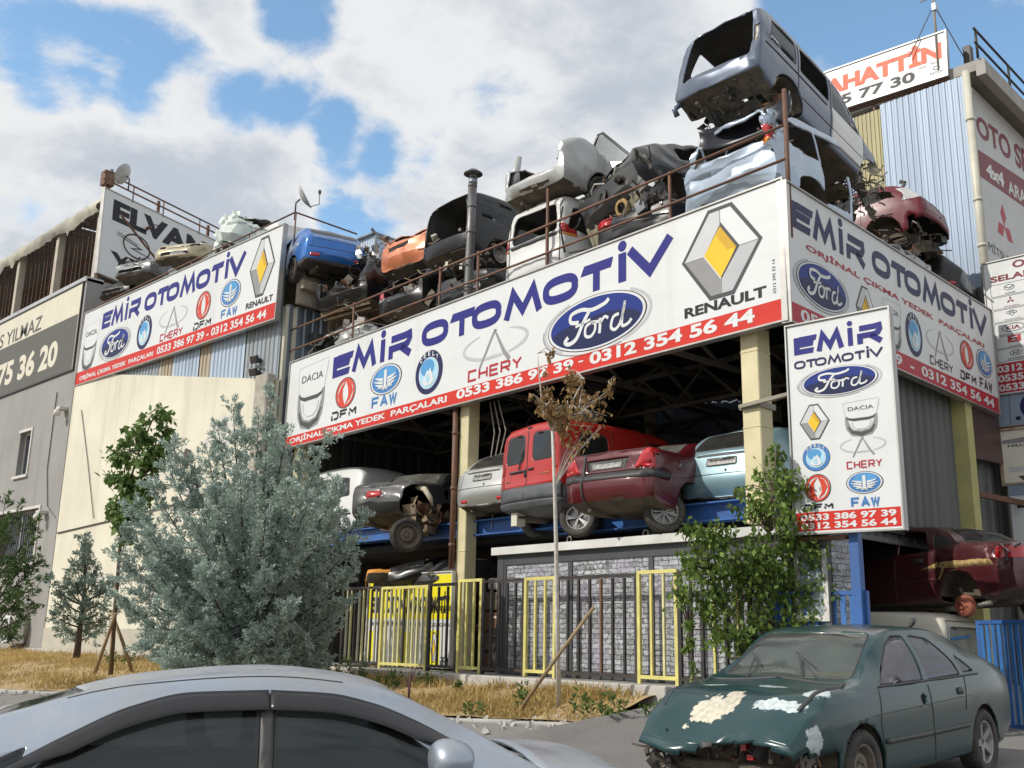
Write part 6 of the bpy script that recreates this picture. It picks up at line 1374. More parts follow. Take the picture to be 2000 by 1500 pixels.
# -- street level right: maroon saloon resting on a white van
def side_stack():
    c = Car('van', P_['cream'], 'cream white panel van standing under the dark maroon saloon', CAR, taper=.05, H=0); c.arches()
    for v in ('left', 'right'):
        c.seam(v, [(-1.7,.55),(-1.7,1.55),(-.85,1.58),(-.82,.55),(-1.7,.55)], .008); c.piece('side_window', m_gdark, v, rpoly([(.95,1.06),(.0,1.06),(.0,1.60),(.50,1.58)], .06), rim=.03, off=-.005); c.seam(v, [(-.5,.4),(-.5,1.7)], .008)
    c.piece('rear_window', glass('milky_glass', (.7,.72,.65), .6, .55, (.42,.42,.36)), 'rear', rpoly([(-.60,1.10),(.60,1.10),(.54,1.62),(-.54,1.62)], .08), rim=.02, off=-.003, rng=lambda p: p.x < -1.6)
    c.seam('rear', [(.52,1.45),(-.1,1.49)], .022, mat('blue_tape', (.04,.25,.6), .5), .006, 'tape'); c.seam('rear', [(-.68,.55),(-.68,1.1),(-.58,1.7),(.58,1.7),(.68,1.1),(.68,.55)], .008); c.seam('rear', [(-.55,.92),(-.55,.86)], .03, m_dark, 0, 'handle')
    c.piece('tail_lamp', m_lamp, 'rear', rpoly([(-.80,.75),(-.70,.75),(-.70,.98),(-.80,.98)], .02), off=.006, rng=lambda p: p.x < -1.6)
    for sx in (1,): c.piece('tail_lamp', m_lamp, 'rear', rpoly([(.70,.75),(.80,.75),(.80,.98),(.70,.98)], .02), off=.006, rng=lambda p: p.x < -1.6)
    c.build(put((-2.0,.80,1.74), 1838, 1206, 14.6, R(180)), R(180), wheels=('steel',)*4)
    c = Car('saloon', P_['mdark'], 'dark maroon saloon with gashed rear wing lying on the cream van, rear wheel missing', CAR)
    c.arches(.36)
    for v in ('left', 'right'):
        c.piece('side_window', m_gdark, v, rpoly([(.86,.96),(-.02,.96),(-.02,1.36),(.28,1.33)], .05), rim=.02, off=-.006)
        c.piece('quarter_window', m_gdark, v, rpoly([(-.72,.98),(-1.22,1.01),(-.74,1.26)], .05) if 0 else rpoly([(-.88,1.0),(-1.28,1.04),(-.78,1.28)], .05), rim=.012, off=-.004)
        c.seam(v, [(-.07,.27),(-.07,.92)]); c.seam(v, [(-.80,.64),(-.86,.98)]); c.seam(v, [(.9,.55),(-.86,.56)], .018, P_['mdark'], 0, 'rub_strip')
        c.hole(v, rpoly([(-.12,.97),(-.76,.985),(-.62,1.30),(-.12,1.36)], .04)); c.piece('door_handle', m_trim, v, rpoly([(-.66,.82),(-.48,.82),(-.48,.88),(-.66,.88)], .015), off=.012)
    c.piece('rear_window', m_gdark, 'rear', rpoly([(-.58,1.10),(.58,1.10),(.50,1.36),(-.50,1.36)], .06), rim=.02)
    foam = mat('torn_yellow_metal', (.55,.40,.16), .6, .3, scale=16, col2=(.20,.12,.05), bump=.6)
    for p in ([(-.62,.72),(-.95,.80),(-.93,.71)], [(-.94,.72),(-1.0,.79),(-1.9,.80),(-1.95,.71),(-1.3,.70)]): c.piece('gash', foam, 'left', p, off=.004)
    for p in ([(-.95,.55),(-1.05,.72),(-1.12,.72),(-.98,.55)],): c.piece('gash', foam, 'left', p, off=.004)
    for sx in (1, -1): c.piece('tail_lamp', m_lamp, 'rear', rpoly([(sx*.45,.78),(sx*.80,.78),(sx*.78,.94),(sx*.45,.94)], .03), off=.004, rng=lambda p: p.x < -1.7)
    c.crush(.05, 3.2, lambda p: sstep(-.6, -1.2, p.x)*(1 if p.y > 0 else .3), 4); c.crush(.02, 9, lambda p: sstep(-.8, -1.2, p.x)*(1 if p.y > .5 else 0), 6)
    r = c.build(put((-1.3,.74,.31), 1885, 1166, 15.0, R(158)), R(158), pitch=R(-1), wheels=(None,'steel',None,'steel'))
    mb = MB(); mb.lathe([(.02,.09),(.15,.08),(.155,.0),(.15,-.03)], (-1.30,.72,.16), 'Y', 24); mb.lathe([(.05,.13),(.07,.09)], (-1.3,.72,.16), 'Y', 12)
    for i in range(4): t = i*1.57; mb.tube([(-1.3+.09*math.cos(t),.78,.16+.09*math.sin(t)),(-1.3+.09*math.cos(t),.84,.16+.09*math.sin(t))], .012, 6)
    mb.build('brake_drum', mat('rusty_red_drum', (.48,.16,.10), .7, .2, scale=8, col2=(.3,.1,.06)), r)
    mb = MB(); mb.tube([(-.8,.6,.14),(-1.3,.66,.14)], [.05,.03], 8); mb.tube([(-1.3,.66,.2),(-1.12,.62,.42)], .03, 6); mb.tube([(-1.3,.66,.14),(-1.65,.6,.2)], .03, 6); mb.build('trailing_arm', mat('pale_alloy', (.5,.47,.42), .5, .4), r)
    scraps(r, ((-2.2,.45,.62),(-1.8,.85,.95)), 40, 9, [m_trim, m_metal, P_['mdark']], 'torn_corner', (.05,.2))
side_stack()
# ------------------------------------------------------------------ the wrecks on the roof
DK = 7.95
RW = 'scrap car'
def strip_windows(c, side=True, rear=True, front=True, sides=('left', 'right'), kind='hatch'):
    h = KINDS[kind]['top']
    for v in sides if side else ():
        if kind in ('van', 'minivan'): P = ([(.95,1.05),(.0,1.05),(.0,1.58),(.48,1.56)], [(-.08,1.05),(-1.0,1.06),(-1.0,1.60),(-.08,1.60)], [(-1.08,1.07),(-1.9,1.12),(-1.75,1.56),(-1.08,1.60)])
        else: P = ([(.86,.965),(.0,.965),(.0,1.36),(.33,1.34)], [(-.08,.97),(-.85,1.0),(-.83,1.30),(-.08,1.38)])
        for p in P: c.hole(v, rpoly(p, .05))
    if front: c.hole('front', rpoly([(-.60,1.06),(.60,1.06),(.50,1.40 if kind == 'hatch' else 1.58),(-.50,1.40 if kind == 'hatch' else 1.58)], .06))
    if rear: c.hole('rear', rpoly([(-.60,1.07),(.60,1.07),(.52,1.40),(-.52,1.40)], .07) if kind == 'hatch' else rpoly([(-.64,1.10),(.64,1.10),(.56,1.60),(-.56,1.60)], .08))
    return c
def roof_wrecks():
    # blue hatch on the eaves of the cream building
    c = Car('hatch', P_['blue'], 'bright blue hatchback with missing side doors perched on the cream building corner', RW); c.arches(); rr = lambda p: p.x < -1.7
    c.piece('rear_window', m_gdark, 'rear', rpoly([(-.62,1.12),(.62,1.12),(.54,1.41),(-.54,1.41)], .08), rim=.02, off=-.003)
    c.seam('rear', [(-.5,1.03),(.5,1.03)], .016, m_chrome, 0, 'chrome_bar'); c.seam('rear', [(-.74,.72),(.74,.72)], .008); c.seam('rear', [(-.55,.95),(.55,.95)], .006); c.seam('rear', [(-.64,.72),(-.60,1.1)], .006); c.seam('rear', [(.64,.72),(.60,1.1)], .006)
    for sx in (1, -1): c.piece('tail_lamp', m_lamp, 'rear', rpoly([(sx*.44,.46),(sx*.68,.46),(sx*.66,.54),(sx*.44,.54)], .03), off=.004, rng=rr)
    c.band('lower_bumper', m_trim, lambda p, n: p.z < .40 and p.x < -1.6, z=.40)
    for v in ('left',): c.hole(v, rpoly([(.9,.30),(-.80,.30),(-.84,1.30),(-.5,1.40),(.3,1.36)], .06)); c.piece('lamp', m_lampw, v, rpoly([(-1.62,.82),(-1.5,.82),(-1.52,.92),(-1.6,.95)], .02), off=.003)
    c.build(put((-2.05,.62,.36), 607, 508, 24.9, R(164)), R(164), wheels=('steel',)*4)
    # cut black car, left end of the deck
    c = Car('hatch', P_['black'], 'black car half with sawn floor and ribbed brown underside above the railing', 'car half'); c.chop((.1,0,0), (1,0,0)); strip_windows(c, kind='hatch', side=False); c.arches(which=(0,)); c.k['xlim'] = (-9, 0); c.hole('rear', rpoly([(-.62,.62),(.62,.62),(.52,1.40),(-.52,1.40)], .08)); c.crush(.07, 2.2, lambda p: 1, 4)
    r = c.build(put((-2.05,.80,.30), 624, 588, 25.2, YA+R(18)), YA+R(18), pitch=R(7), roll=R(-4), wheels=())
    mb = MB(); mb.box((-1.0,0,.20),(2.0,1.5,.10),(0,R(3),0)); [mb.box((-1.9+.25*i,0,.13),(.06,1.45,.06)) for i in range(8)]; mb.build('floor_pan', mat('brown_floor_metal', (.22,.16,.08), .7, .3, scale=6, col2=(.10,.08,.05)), r); scraps(r, ((-2.15,-.8,.35),(-1.7,.8,.95)), 70, 31, None, 'torn_edge', (.08,.35), .7)
    # low pale body panels at the left end
    c = Car('hatch', P_['silv'], 'flattened pale grey car shell lying low by the long sign, door frame up', RW); strip_windows(c); c.hole('left', rpoly([(.86,.35),(-.8,.35),(-.85,1.30),(.33,1.36)], .1)); c.hole('right', rpoly([(.86,.35),(-.8,.35),(-.85,1.30),(.33,1.36)], .1)); c.crush(.16, 2.0, lambda p: 1, 6); c.hole('top', [(-1.2,-.5),(.4,-.5),(.4,.5),(-1.2,.5)])
    for v in c.bm.verts: v.co.z = .25+(v.co.z-.25)*.62
    r = c.build(S(13.2, 1.3, 7.72), YA+R(82), roll=R(4), wheels=()); scraps(r, ((-1.9,-.8,.35),(1.9,.8,1.0)), 130, 32, [P_['silv'], P_['cream'], m_trim, m_metal], 'loose_wreckage', (.1,.42), .5)
    mb = MB(); mb.tube([(1.75,.75,.5),(1.5,.8,1.15),(1.1,.8,1.2),(.75,.8,.6)], .03, 6); mb.tube([(1.5,.8,1.15),(1.2,.8,.5)], .02, 6); mb.build('door_frame', P_['cream'], r)
    # black hatch shell with the tail open
    c = Car('hatch', P_['black'], 'black hatchback shell with open tail and one red and white lamp', RW); strip_windows(c, rear=False); c.hole('rear', rpoly([(-.62,.72),(.62,.72),(.66,1.0),(.52,1.40),(-.52,1.40),(-.66,1.0)], .06)); c.arches(); rr = lambda p: p.x < -1.7
    c.piece('tail_lamp', mat('pink_lamp', (.62,.12,.14), .2, coat=.5), 'rear', rpoly([(.50,.74),(.82,.74),(.82,.92),(.50,.92)], .02), off=.01, rng=rr); c.piece('tail_lamp', m_lampw, 'rear', rpoly([(.50,.66),(.82,.66),(.82,.73),(.50,.73)], .02), off=.01, rng=rr)
    c.crush(.05, 2.5, lambda p: sstep(0, -1.8, p.x), 9); r = c.build(put((-2.05,.80,.88), 742, 578, 23.6, YA+R(3)), YA+R(3), wheels=('steel', None, 'steel', None))
    scraps(r, ((-2.1,-.8,.3),(-1.3,.75,1.1)), 170, 34, [m_trim, m_metal, m_under, P_['black'], mat('dirty_tan', (.32,.25,.13), .8)], 'loose_wreckage', (.06,.3), .55)
    # orange hatch, tail only shows
    c = Car('hatch', P_['orange'], 'orange car tail wedged against the black people carrier shell', RW); strip_windows(c); c.chop((.3,0,0), (1,0,0)); c.k['xlim'] = (-9, 0); c.arches(which=(0,)); rr = lambda p: p.x < -1.7
    c.piece('slot', m_dark, 'rear', rpoly([(-.25,.80),(.50,.76),(.52,.86),(-.22,.90)], .03), off=-.01, rng=rr); c.hole('rear', rpoly([(-.6,1.0),(.6,1.0),(.5,1.4),(-.5,1.4)], .06)); c.crush(.07, 2.4, lambda p: 1, 3)
    c.build(put((-2.05,.70,.38), 750, 530, 24.6, YA+R(6)), YA+R(6), wheels=())
    # black people carrier shell
    c = Car('minivan', P_['black'], 'black people carrier shell without tailgate or glass, behind the stove pipe', RW); strip_windows(c, kind='minivan', rear=False, side=False); c.hole('rear', rpoly([(-.72,.66),(.72,.66),(.70,1.1),(.60,1.64),(-.60,1.64),(-.70,1.1)], .07)); c.arches(.40)
    c.hole('left', rpoly([(.9,1.06),(-.6,1.06),(-.6,1.6),(.5,1.58)], .06)); c.piece('side_window', m_gdark, 'right', rpoly([(-1.0,1.07),(-1.95,1.12),(-1.8,1.56),(-1.0,1.6)], .06), rim=.02, off=-.004); c.hole('right', rpoly([(.95,1.05),(.0,1.05),(.0,1.58),(.48,1.56)], .06)); c.seam('right', [(-.95,.4),(-.95,1.6)], .01)
    r = c.build(put((-2.15,.84,.60), 826, 505, 22.6, YA), YA, pitch=R(-2), wheels=()); scraps(r, ((-2.1,-.75,.55),(-1.2,.75,1.0)), 110, 35, [m_trim, m_metal, m_under, mat('pale_foam', (.5,.47,.38), .9), P_['orange']], 'loose_wreckage', (.06,.32), .55)
    mb = MB(); mb.lathe([(.02,.05),(.13,.04),(.13,0),(.2,-.02)], (-1.35,-.80,.42), 'Y', 20, M=None); mb.tube([(-1.35,-.6,.4),(-1.1,-.7,.7)], .04, 6); mb.build('brake_disc', m_metal, r)
    # black saloon under it, only dark flank shows
    c = Car('saloon', P_['black'], 'crushed black saloon under the black people carrier, beside the stove pipe', RW); strip_windows(c); c.arches(); c.crush(.09, 2.2, lambda p: 1, 12); r = c.build(S(8.3, 2.9, DK), YA+R(4), wheels=()); scraps(r, ((-2.4,-.9,.2),(-1.9,.9,1.4)), 110, 36, [m_trim, m_metal, m_under], 'loose_wreckage', (.08,.35), .6)
    # white van
    c = Car('van', P_['white'], 'white van shell with empty rear window and red lamps behind the railing', RW); strip_windows(c, kind='van', rear=False); c.arches(); rr = lambda p: p.x < -1.6
    c.hole('rear', rpoly([(-.60,1.08),(.60,1.08),(.56,1.62),(-.56,1.62)], .10), rng=rr)
    for sx in (1, -1):
        c.piece('tail_lamp', m_lamp, 'rear', rpoly([(sx*.68,1.02),(sx*.80,1.02),(sx*.78,1.18),(sx*.68,1.18)], .02), off=.006, rng=rr); c.piece('tail_lamp', m_lampo, 'rear', [(sx*.68,.97),(sx*.80,.97),(sx*.80,1.01),(sx*.68,1.01)], off=.006, rng=rr)
    c.seam('rear', [(-.60,1.02),(.60,1.02)], .03, m_trim, 0, 'trim_bar'); c.seam('rear', [(-.68,.4),(-.66,1.7)], .01); c.seam('rear', [(.68,.4),(.66,1.7)], .01); c.seam('right', [(-1.1,.4),(-1.1,1.6)], .012); c.seam('right', [(-1.1,.95),(-1.9,.62)], .01)
    c.crush(.035, 3, lambda p: 1, 14); r = c.build(put((-2.0,.80,1.05), 988, 492, 19.6, YA+R(1)), YA+R(1), wheels=()); mb = MB(); mb.tube([(-1.95,.1,1.1),(-1.7,.45,1.3),(-1.65,.5,1.12)], .02, 6); mb.tube([(-2.0,-.72,1.5),(-2.1,-.75,1.1),(-2.02,-.8,.6)], .02, 6); mb.build('torn_seal', m_trim, r)
    # silver rear section on top of it
    c = Car('saloon', P_['silv'], 'silver rear half of a car without roof, lying on the white van', 'car half'); c.chop((-.55,0,0), (1,0,.2)); c.k['xlim'] = (-9, -.8)
    c.arches(.37, which=(0,)); bmesh.ops.delete(c.bm, geom=[f for f in c.bm.faces if f.calc_center_median().z > .98 and abs(f.calc_center_median().y) < .60], context='FACES')
    c.hole('rear', rpoly([(-.66,.58),(.66,.58),(.64,1.1),(-.64,1.1)], .05))
    for v in c.bm.verts:
        if v.co.z > .9 and v.co.y < -.5: v.co.z += .30*sstep(.9, 1.06, v.co.z)*sstep(-1.2, -1.6, v.co.x)
    c.crush(.06, 2.2, lambda p: 1, 15); r = c.build(put((-2.18,.72,.36), 996, 385, 19.6, YA+R(2)), YA+R(2), pitch=R(3), wheels=(None, 'multi'))
    mb = MB(); mb.tube([(-2.05,.70,.6),(-2.0,.72,1.0),(-1.9,.70,1.35)], [.10,.09,.05], 8); mb.tube([(-1.7,.3,.86),(-1.7,-.5,.86)], .10, 8); mb.tube([(-1.6,.6,.9),(-1.5,-.1,1.1),(-1.7,-.6,1.0)], .025, 6); mb.build('wing_stub', P_['silv'], r); scraps(r, ((-2.0,-.6,.3),(-.8,.6,.8)), 60, 37, None, 'loose_wreckage', (.08,.3), .6)
    # dark car tipped up, belly to the street
    c = Car('hatch', P_['dark'], 'dark car tipped on its side showing its dusty belly, tangle of pipes on top', RW); strip_windows(c, kind='hatch'); c.arches(.38); c.crush(.06, 2.1, lambda p: 1, 18)
    r = c.build(S(3.55, 2.7, 9.05), YA-R(4), pitch=R(14), roll=R(-14), wheels=('star', None, None, None))
    mb = MB(); mb.box((-1.95,0,.30),(.30,1.55,.42)); [mb.box((-2.11,-.7+.2*i,.30),(.03,.05,.36)) for i in range(8)]; mb.box((-1.2,0,.14),(1.3,1.4,.06)); mb.box((-.2,0,.15),(.8,1.3,.06)); bevel(mb.build('floor_pan', mat('khaki_floor_metal', (.34,.32,.23), .7, .2, scale=5, col2=(.16,.14,.09)), r), .02)
    mb = MB(); pts = []
    for k in range(46): t = k*.55; pts.append((-2.0+.10*math.sin(t*.9), -.15+.32*math.sin(t)+.006*k, .85+.20*math.cos(t*1.3)+.03*math.sin(3*t)))
    mb.tube(pts, .018, 6); mb.build('wiring_loom', mat('pale_cable', (.4,.38,.33), .6), r); mb = MB(); mb.lathe([(.10,.02),(.14,.03),(.17,.0),(.14,-.03),(.10,-.02)], (-2.16,-.25,.32), 'X', 20); mb.build('coiled_strap', mat('tan_strap', (.42,.28,.12), .9), r)
    scraps(r, ((-2.2,-.8,.3),(-1.5,.8,1.1)), 120, 38, [m_trim, m_metal, m_under, m_rust], 'loose_wreckage', (.06,.3), .6)
    d = empty('detached_panel', at(1195, 300, 19.3), label='silver car door with pale glass standing upright between two wrecks', cat='car door'); d.rotation_euler = (R(-8), R(14), YA-R(80))
    mb = MB(); mb.box((0,0,-.42),(1.05,.09,.50)); o = bevel(mb.build('panel', P_['silv'], d), .03, 2)
    mb = MB(); fr = [(-.48,0,-.2),(-.46,0,.42),(-.36,0,.45),(.50,0,-.10),(.52,0,-.2)]; mb.tube(fr, .028, 6); mb.build('frame', P_['black'], d); mb = MB(); mb.add([(-.46,0,-.2),(-.44,0,.42),(-.36,0,.44),(.49,0,-.12),(.5,0,-.2)], [(0,1,2,3,4)]); o = mb.build('window', glass('pale_glass', (.85,.9,.92), .8, .35, (.45,.47,.47)), d); m = o.modifiers.new('t', 'SOLIDIFY'); m.thickness = .006
    # black saloon low behind the sign
    c = Car('saloon', P_['black'], 'black saloon shell low behind the long sign, red lamp at its corner', RW); strip_windows(c); c.arches(); c.crush(.06, 2.0, lambda p: 1, 19); c.piece('tail_lamp', m_lamp, 'rear', rpoly([(.45,.78),(.80,.78),(.78,.94),(.45,.94)], .03), off=.01, rng=lambda p: p.x < -1.7)
    r = c.build(S(3.5, 2.75, DK-.12), YA+R(5), wheels=()); scraps(r, ((-2.4,-.6,.8),(-1.8,.2,1.35)), 60, 39, [m_metal, m_chrome, m_trim, P_['white']], 'loose_wreckage', (.08,.3), .5)
    # crushed pale blue silver van at the corner
    c = Car('minivan', P_['crush'], 'crumpled pale blue silver van at the roof corner with one red and amber lamp', RW, taper=.05); strip_windows(c, kind='minivan', rear=False, sides=('right',)); rr = lambda p: p.x < -1.7; c.hole('rear', rpoly([(-.66,1.12),(.66,1.12),(.60,1.62),(-.60,1.62)], .08)); c.arches(.40)
    c.piece('tail_lamp', m_lamp, 'rear', rpoly([(-.80,1.12),(-.62,1.12),(-.60,1.34),(-.76,1.34)], .02), off=.02); c.piece('tail_lamp', m_lampo, 'rear', rpoly([(-.82,1.02),(-.64,1.02),(-.64,1.11),(-.80,1.11)], .02), off=.02)
    c.hole('right', rpoly([(-.35,.4),(-1.05,.4),(-1.05,1.6),(-.35,1.6)], .05)); c.chop((-.30,0,0), (1,0,0)); c.k['xlim'] = (-9,-.3); c.crush(.11, 2.4, lambda p: .25+.75*sstep(-1.2, -2.0, p.x), 22, True); c.crush(.05, 7, lambda p: sstep(-1.6, -2.1, p.x), 23)
    r = c.build(put((-2.15,.84,1.14), 1348, 338, 16.6, YA-R(2)), YA-R(2), wheels=()); scraps(r, ((-2.25,-.84,1.05),(-1.95,-.55,1.7)), 40, 40, [m_metal, m_chrome, m_trim], 'loose_wreckage', (.06,.22), .5); scraps(r, ((-2.2,-.6,1.0),(-2.0,.7,1.15)), 40, 41, [m_metal, P_['crush'], m_trim], 'torn_edge', (.08,.3), .4)
    # slate blue van on the very top
    c = Car('minivan', P_['slate'], 'slate blue van shell with white front door balanced nose-down on the very top', RW, taper=.03, L=4.5, top=[(-2.25,1.70),(-2.15,1.82),(-1.8,1.88),(-.6,1.90),(.3,1.82),(.62,1.68),(1.2,1.2),(1.4,1.1),(1.95,.92),(2.2,.78),(2.25,.66)], roofw=.84, belt=[(-2.25,1.06),(0,1.02),(1.2,.98),(2.0,.84),(2.25,.66)])
    rr = lambda p: p.x < -1.7; c.hole('rear', rpoly([(-.70,.66),(.70,.66),(.70,1.1),(.60,1.76),(-.60,1.76),(-.70,1.1)], .10)); c.arches(.44)
    for v in ('left', 'right'):
        c.piece('side_window', m_gdark, v, rpoly([(-1.20,1.16),(-2.02,1.16),(-1.9,1.68),(-1.2,1.70)], .05), rim=.03, off=-.005, ) if v == 'right' else c.hole(v, rpoly([(-1.20,1.12),(-2.0,1.12),(-1.9,1.68),(-1.2,1.70)], .06))
        c.hole(v, rpoly([(-.12,1.12),(-1.06,1.14),(-1.06,1.68),(-.12,1.70)], .05)); c.piece('side_window', m_gdark, v, rpoly([(.95,1.08),(.0,1.08),(.0,1.68),(.45,1.64)], .05), rim=.03, off=-.005)
        c.piece('front_door', P_['white'], v, [(1.02,.40),(.0,.36),(-.02,1.07),(1.05,1.07)], off=.004, label='white front door')
        c.seam(v, [(-1.12,.5),(-1.12,1.7)], .010); c.seam(v, [(-.06,.3),(-.06,1.7)], .010); c.seam(v, [(-.2,1.0),(-2.1,1.02)], .014, m_dark, 0, 'door_track'); c.seam(v, [(1.0,.62),(-1.0,.60)], .010)
    c.piece('lamp_socket', m_metal, 'rear', rpoly([(-.84,.95),(-.72,.95),(-.70,1.30),(-.82,1.32)], .02), off=-.012, rng=rr)
    c.crush(.04, 2.0, lambda p: sstep(-1.6, -2.2, p.x)+sstep(1.2, 2.0, p.x), 25)
    bmesh.ops.delete(c.bm, geom=[f for f in c.bm.faces if f.calc_center_median().x > 1.45], context='FACES'); c.k['xlim'] = (-9, 1.2)
    r = c.build(put((-2.06,.75,1.68), 1314, 104, 17.0, YA+R(2)), YA+R(2), pitch=R(-13), wheels=()); r.scale = (.94,)*3
    scraps(r, ((1.3,-.8,.1),(2.2,.8,1.0)), 330, 42, [m_trim, m_metal, m_under, P_['black'], mat('pale_loom', (.55,.5,.38), .7)], 'engine_tangle', (.06,.34), .6)
    mb = MB(); mb.tube([(-2.2,.75,.34),(-2.28,.80,.20),(-2.2,.78,.10)], .05, 6); mb.box((-2.23,0,.46),(.06,1.5,.14)); mb.build('bumper_rail', P_['slate'], r); scraps(r, ((-2.2,-.7,.14),(-1.0,.7,.34)), 130, 43, [m_under, m_trim, m_dark], 'hanging_belly', (.05,.22), .7)
    mb = MB(); mb.lathe([(.02,.10),(.10,.09),(.13,.04),(.13,-.04)], (-1.35,-.66,.36), 'Y', 18, M=Matrix.Rotation(math.pi, 3, 'X')); mb.tube([(-1.35,.6,.38),(-1.35,-.6,.38)], .05, 8)
    for k in range(7): mb.lathe([(.055,.0),(.07,.01),(.055,.02)], (-1.25,-.52,.40+.035*k), seg=14)
    mb.build('rear_axle', m_rust, r); put_wheel(r, -1.2, .62, -.02, .17, 'steel', 1, R(30))
    b = empty('black_bumper', at(1470, 247, 16.0), label='long flat black bumper skin wedged under the slate blue van', cat='bumper'); b.rotation_euler = (R(6), R(-2), YA-R(90)+R(4))
    mb = MB(); mb.smooth = True; vs = []
    for i in range(17):
        for j in range(6): x = lerp(-.82, .82, i/16); vs.append((x, -.22*(x/.82)**4*1.2+.10*math.sin(j/5*2.4)-.06, lerp(-.19, .19, j/5)))
    mb.add(vs, [(i*6+j, i*6+j+1, i*6+j+7, i*6+j+6) for i in range(16) for j in range(5)]); o = mb.build('skin', mat('navy_black_plastic', (.022,.024,.034), .35, scale=3), b); m = o.modifiers.new('t', 'SOLIDIFY'); m.thickness = .012
    mb = MB(); mb.box((0,.06,-.02),(1.3,.05,.08)); mb.build('bumper_beam', m_under, b)
    # maroon hatch on the side edge
    c = Car('hatch', P_['maroon'], 'shiny maroon hatchback without bumper above the side sign', RW); c.arches(.38); rr = lambda p: p.x < -1.6; hatch_tail(c, plate=False, lamps=False)
    c.piece('tail_lamp', m_lampw, 'rear', rpoly([(.58,.92),(.80,.92),(.70,1.26),(.56,1.24)], .02), off=.006); c.piece('tail_lamp', m_lampw, 'rear', rpoly([(-.58,.92),(-.80,.92),(-.70,1.26),(-.56,1.24)], .02), off=.006)
    bmesh.ops.delete(c.bm, geom=[f for f in c.bm.faces if f.calc_center_median().x < -1.75 and f.calc_center_median().z < .52], context='FACES'); c.crush(.03, 3, lambda p: sstep(-1.6,-2.0,p.x), 27)
    r = c.build(put((-1.28,.78,.31), 1728, 466, 20.6, R(184)), R(184), pitch=R(-3), wheels=(None,'steel',None,None)); scraps(r, ((-2.0,-.7,.0),(-1.0,.75,.42)), 150, 44, None, 'suspension_tangle', (.06,.32), .6)
    mb = MB(); mb.bar((-1.5,.1,1.46),(-1.62,.1,1.60),.05,.05); mb.bar((-1.62,.1,1.60),(-1.52,.06,1.68),.06,.08); mb.build('bracket', m_trim, r)
    # black rear end beyond it
    c = Car('hatch', P_['black'], 'black car tail with small red lamp low at the far end of the side sign', 'car half'); c.chop((-.6,0,0), (1,0,0)); c.k['xlim'] = (-9,-.8); strip_windows(c, side=False, front=False); c.arches(.38, which=(0,)); c.crush(.06, 2, lambda p: 1, 28)
    c.piece('tail_lamp', m_lamp, 'left', rpoly([(-2.0,.62),(-1.72,.64),(-1.75,.70),(-2.0,.70)], .02), off=.006)
    r = c.build(put((-2.0,.75,.45), 1858, 552, 20.6, R(188)), R(188), pitch=R(8), roll=R(4), wheels=()); scraps(r, ((-1.6,-.6,.5),(-.3,.8,1.3)), 120, 45, None, 'loose_wreckage', (.08,.34), .5)
    c = Car('saloon', P_['grey'], 'grey crushed saloon buried beneath the maroon hatchback', RW); strip_windows(c); c.crush(.10, 2, lambda p: 1, 29); r = c.build(Vector((-9.4, 17.6, 7.6)), R(182), wheels=()); scraps(r, ((-2.3,-.9,.4),(-1.0,.9,1.5)), 90, 46, None, 'loose_wreckage', (.08,.34), .6)
    # silver roof glimpsed on top of the tall workshop
    c = Car('saloon', P_['silv'], 'silver saloon roof just showing over the rooftop phone sign', RW); strip_windows(c); c.arches(); c.build(put((-.2,.6,1.40), 1650, 142, 27.5, R(200)), R(200), wheels=('steel',)*4)
    # ---- left roof: loose front ends
    def nose(kind, p, label, place, yaw, seed, crush=.03, lamp=True, pitch=0, roll=0, x=1.25, cat='car front'):
        c = Car(kind, p, label, cat, 'wreck_piece'); c.chop((x,0,0), (-1,0,0)); c.k['xlim'] = (x, 9); c.arches(.37, which=(1,))
        if lamp:
            for sx in (1, -1): c.hole('front', rpoly([(sx*.40,.62),(sx*.74,.66),(sx*.70,.78),(sx*.42,.76)], .03))
        c.hole('front', rpoly([(-.30,.60),(.28,.60),(.28,.66),(-.30,.66)], .02)); c.hole('front', rpoly([(-.5,.36),(.5,.36),(.45,.46),(-.45,.46)], .03)); c.crush(crush, 2.4, lambda q: 1, seed); return c.build(put((2.05, 0, .5), *place, yaw), yaw, pitch=pitch, roll=roll, wheels=(), under=False)
    nose('hatch', P_['gold'], 'gold front end with an empty headlamp hole over the wall sign', (345, 492, 31.2), R(-62), 51)
    r = nose('saloon', P_['grey'], 'dark grey crumpled front end left of the gold one', (268, 528, 32.2), R(-70), 52, .06, False); scraps(r, ((1.3,-.8,.4),(2.1,.8,1.0)), 60, 53, [P_['silv'], m_trim, m_metal], 'loose_wreckage', (.1,.35), .4)
    nose('hatch', P_['black'], 'small black bumper end at the left corner of the roof', (226, 566, 33.2), R(-75), 54, .05, False)
    c = Car('hatch', P_['mint'], 'crumpled white shell with torn edges beside the roof rail', RW); c.chop((.4,0,0), (1,0,0)); strip_windows(c, front=False); c.crush(.16, 1.9, lambda p: 1, 55); c.crush(.05, 6, lambda p: 1, 56); c.k['xlim'] = (-9,0); r = c.build(put((-1.0,.6,.9), 440, 468, 30.2, R(150)), R(150), roll=R(8), wheels=())
    scraps(r, ((-2.0,-.2,.5),(-.2,.9,1.2)), 110, 57, [P_['mint'], P_['silv'], m_trim, m_metal], 'loose_wreckage', (.1,.4), .3)
    c = Car('saloon', P_['white'], 'white saloon roof behind the crumpled white shell', RW); strip_windows(c, kind='hatch'); c.arches(); c.build(put((-.6,.7,1.38), 505, 440, 30.5, R(170)), R(170), wheels=())
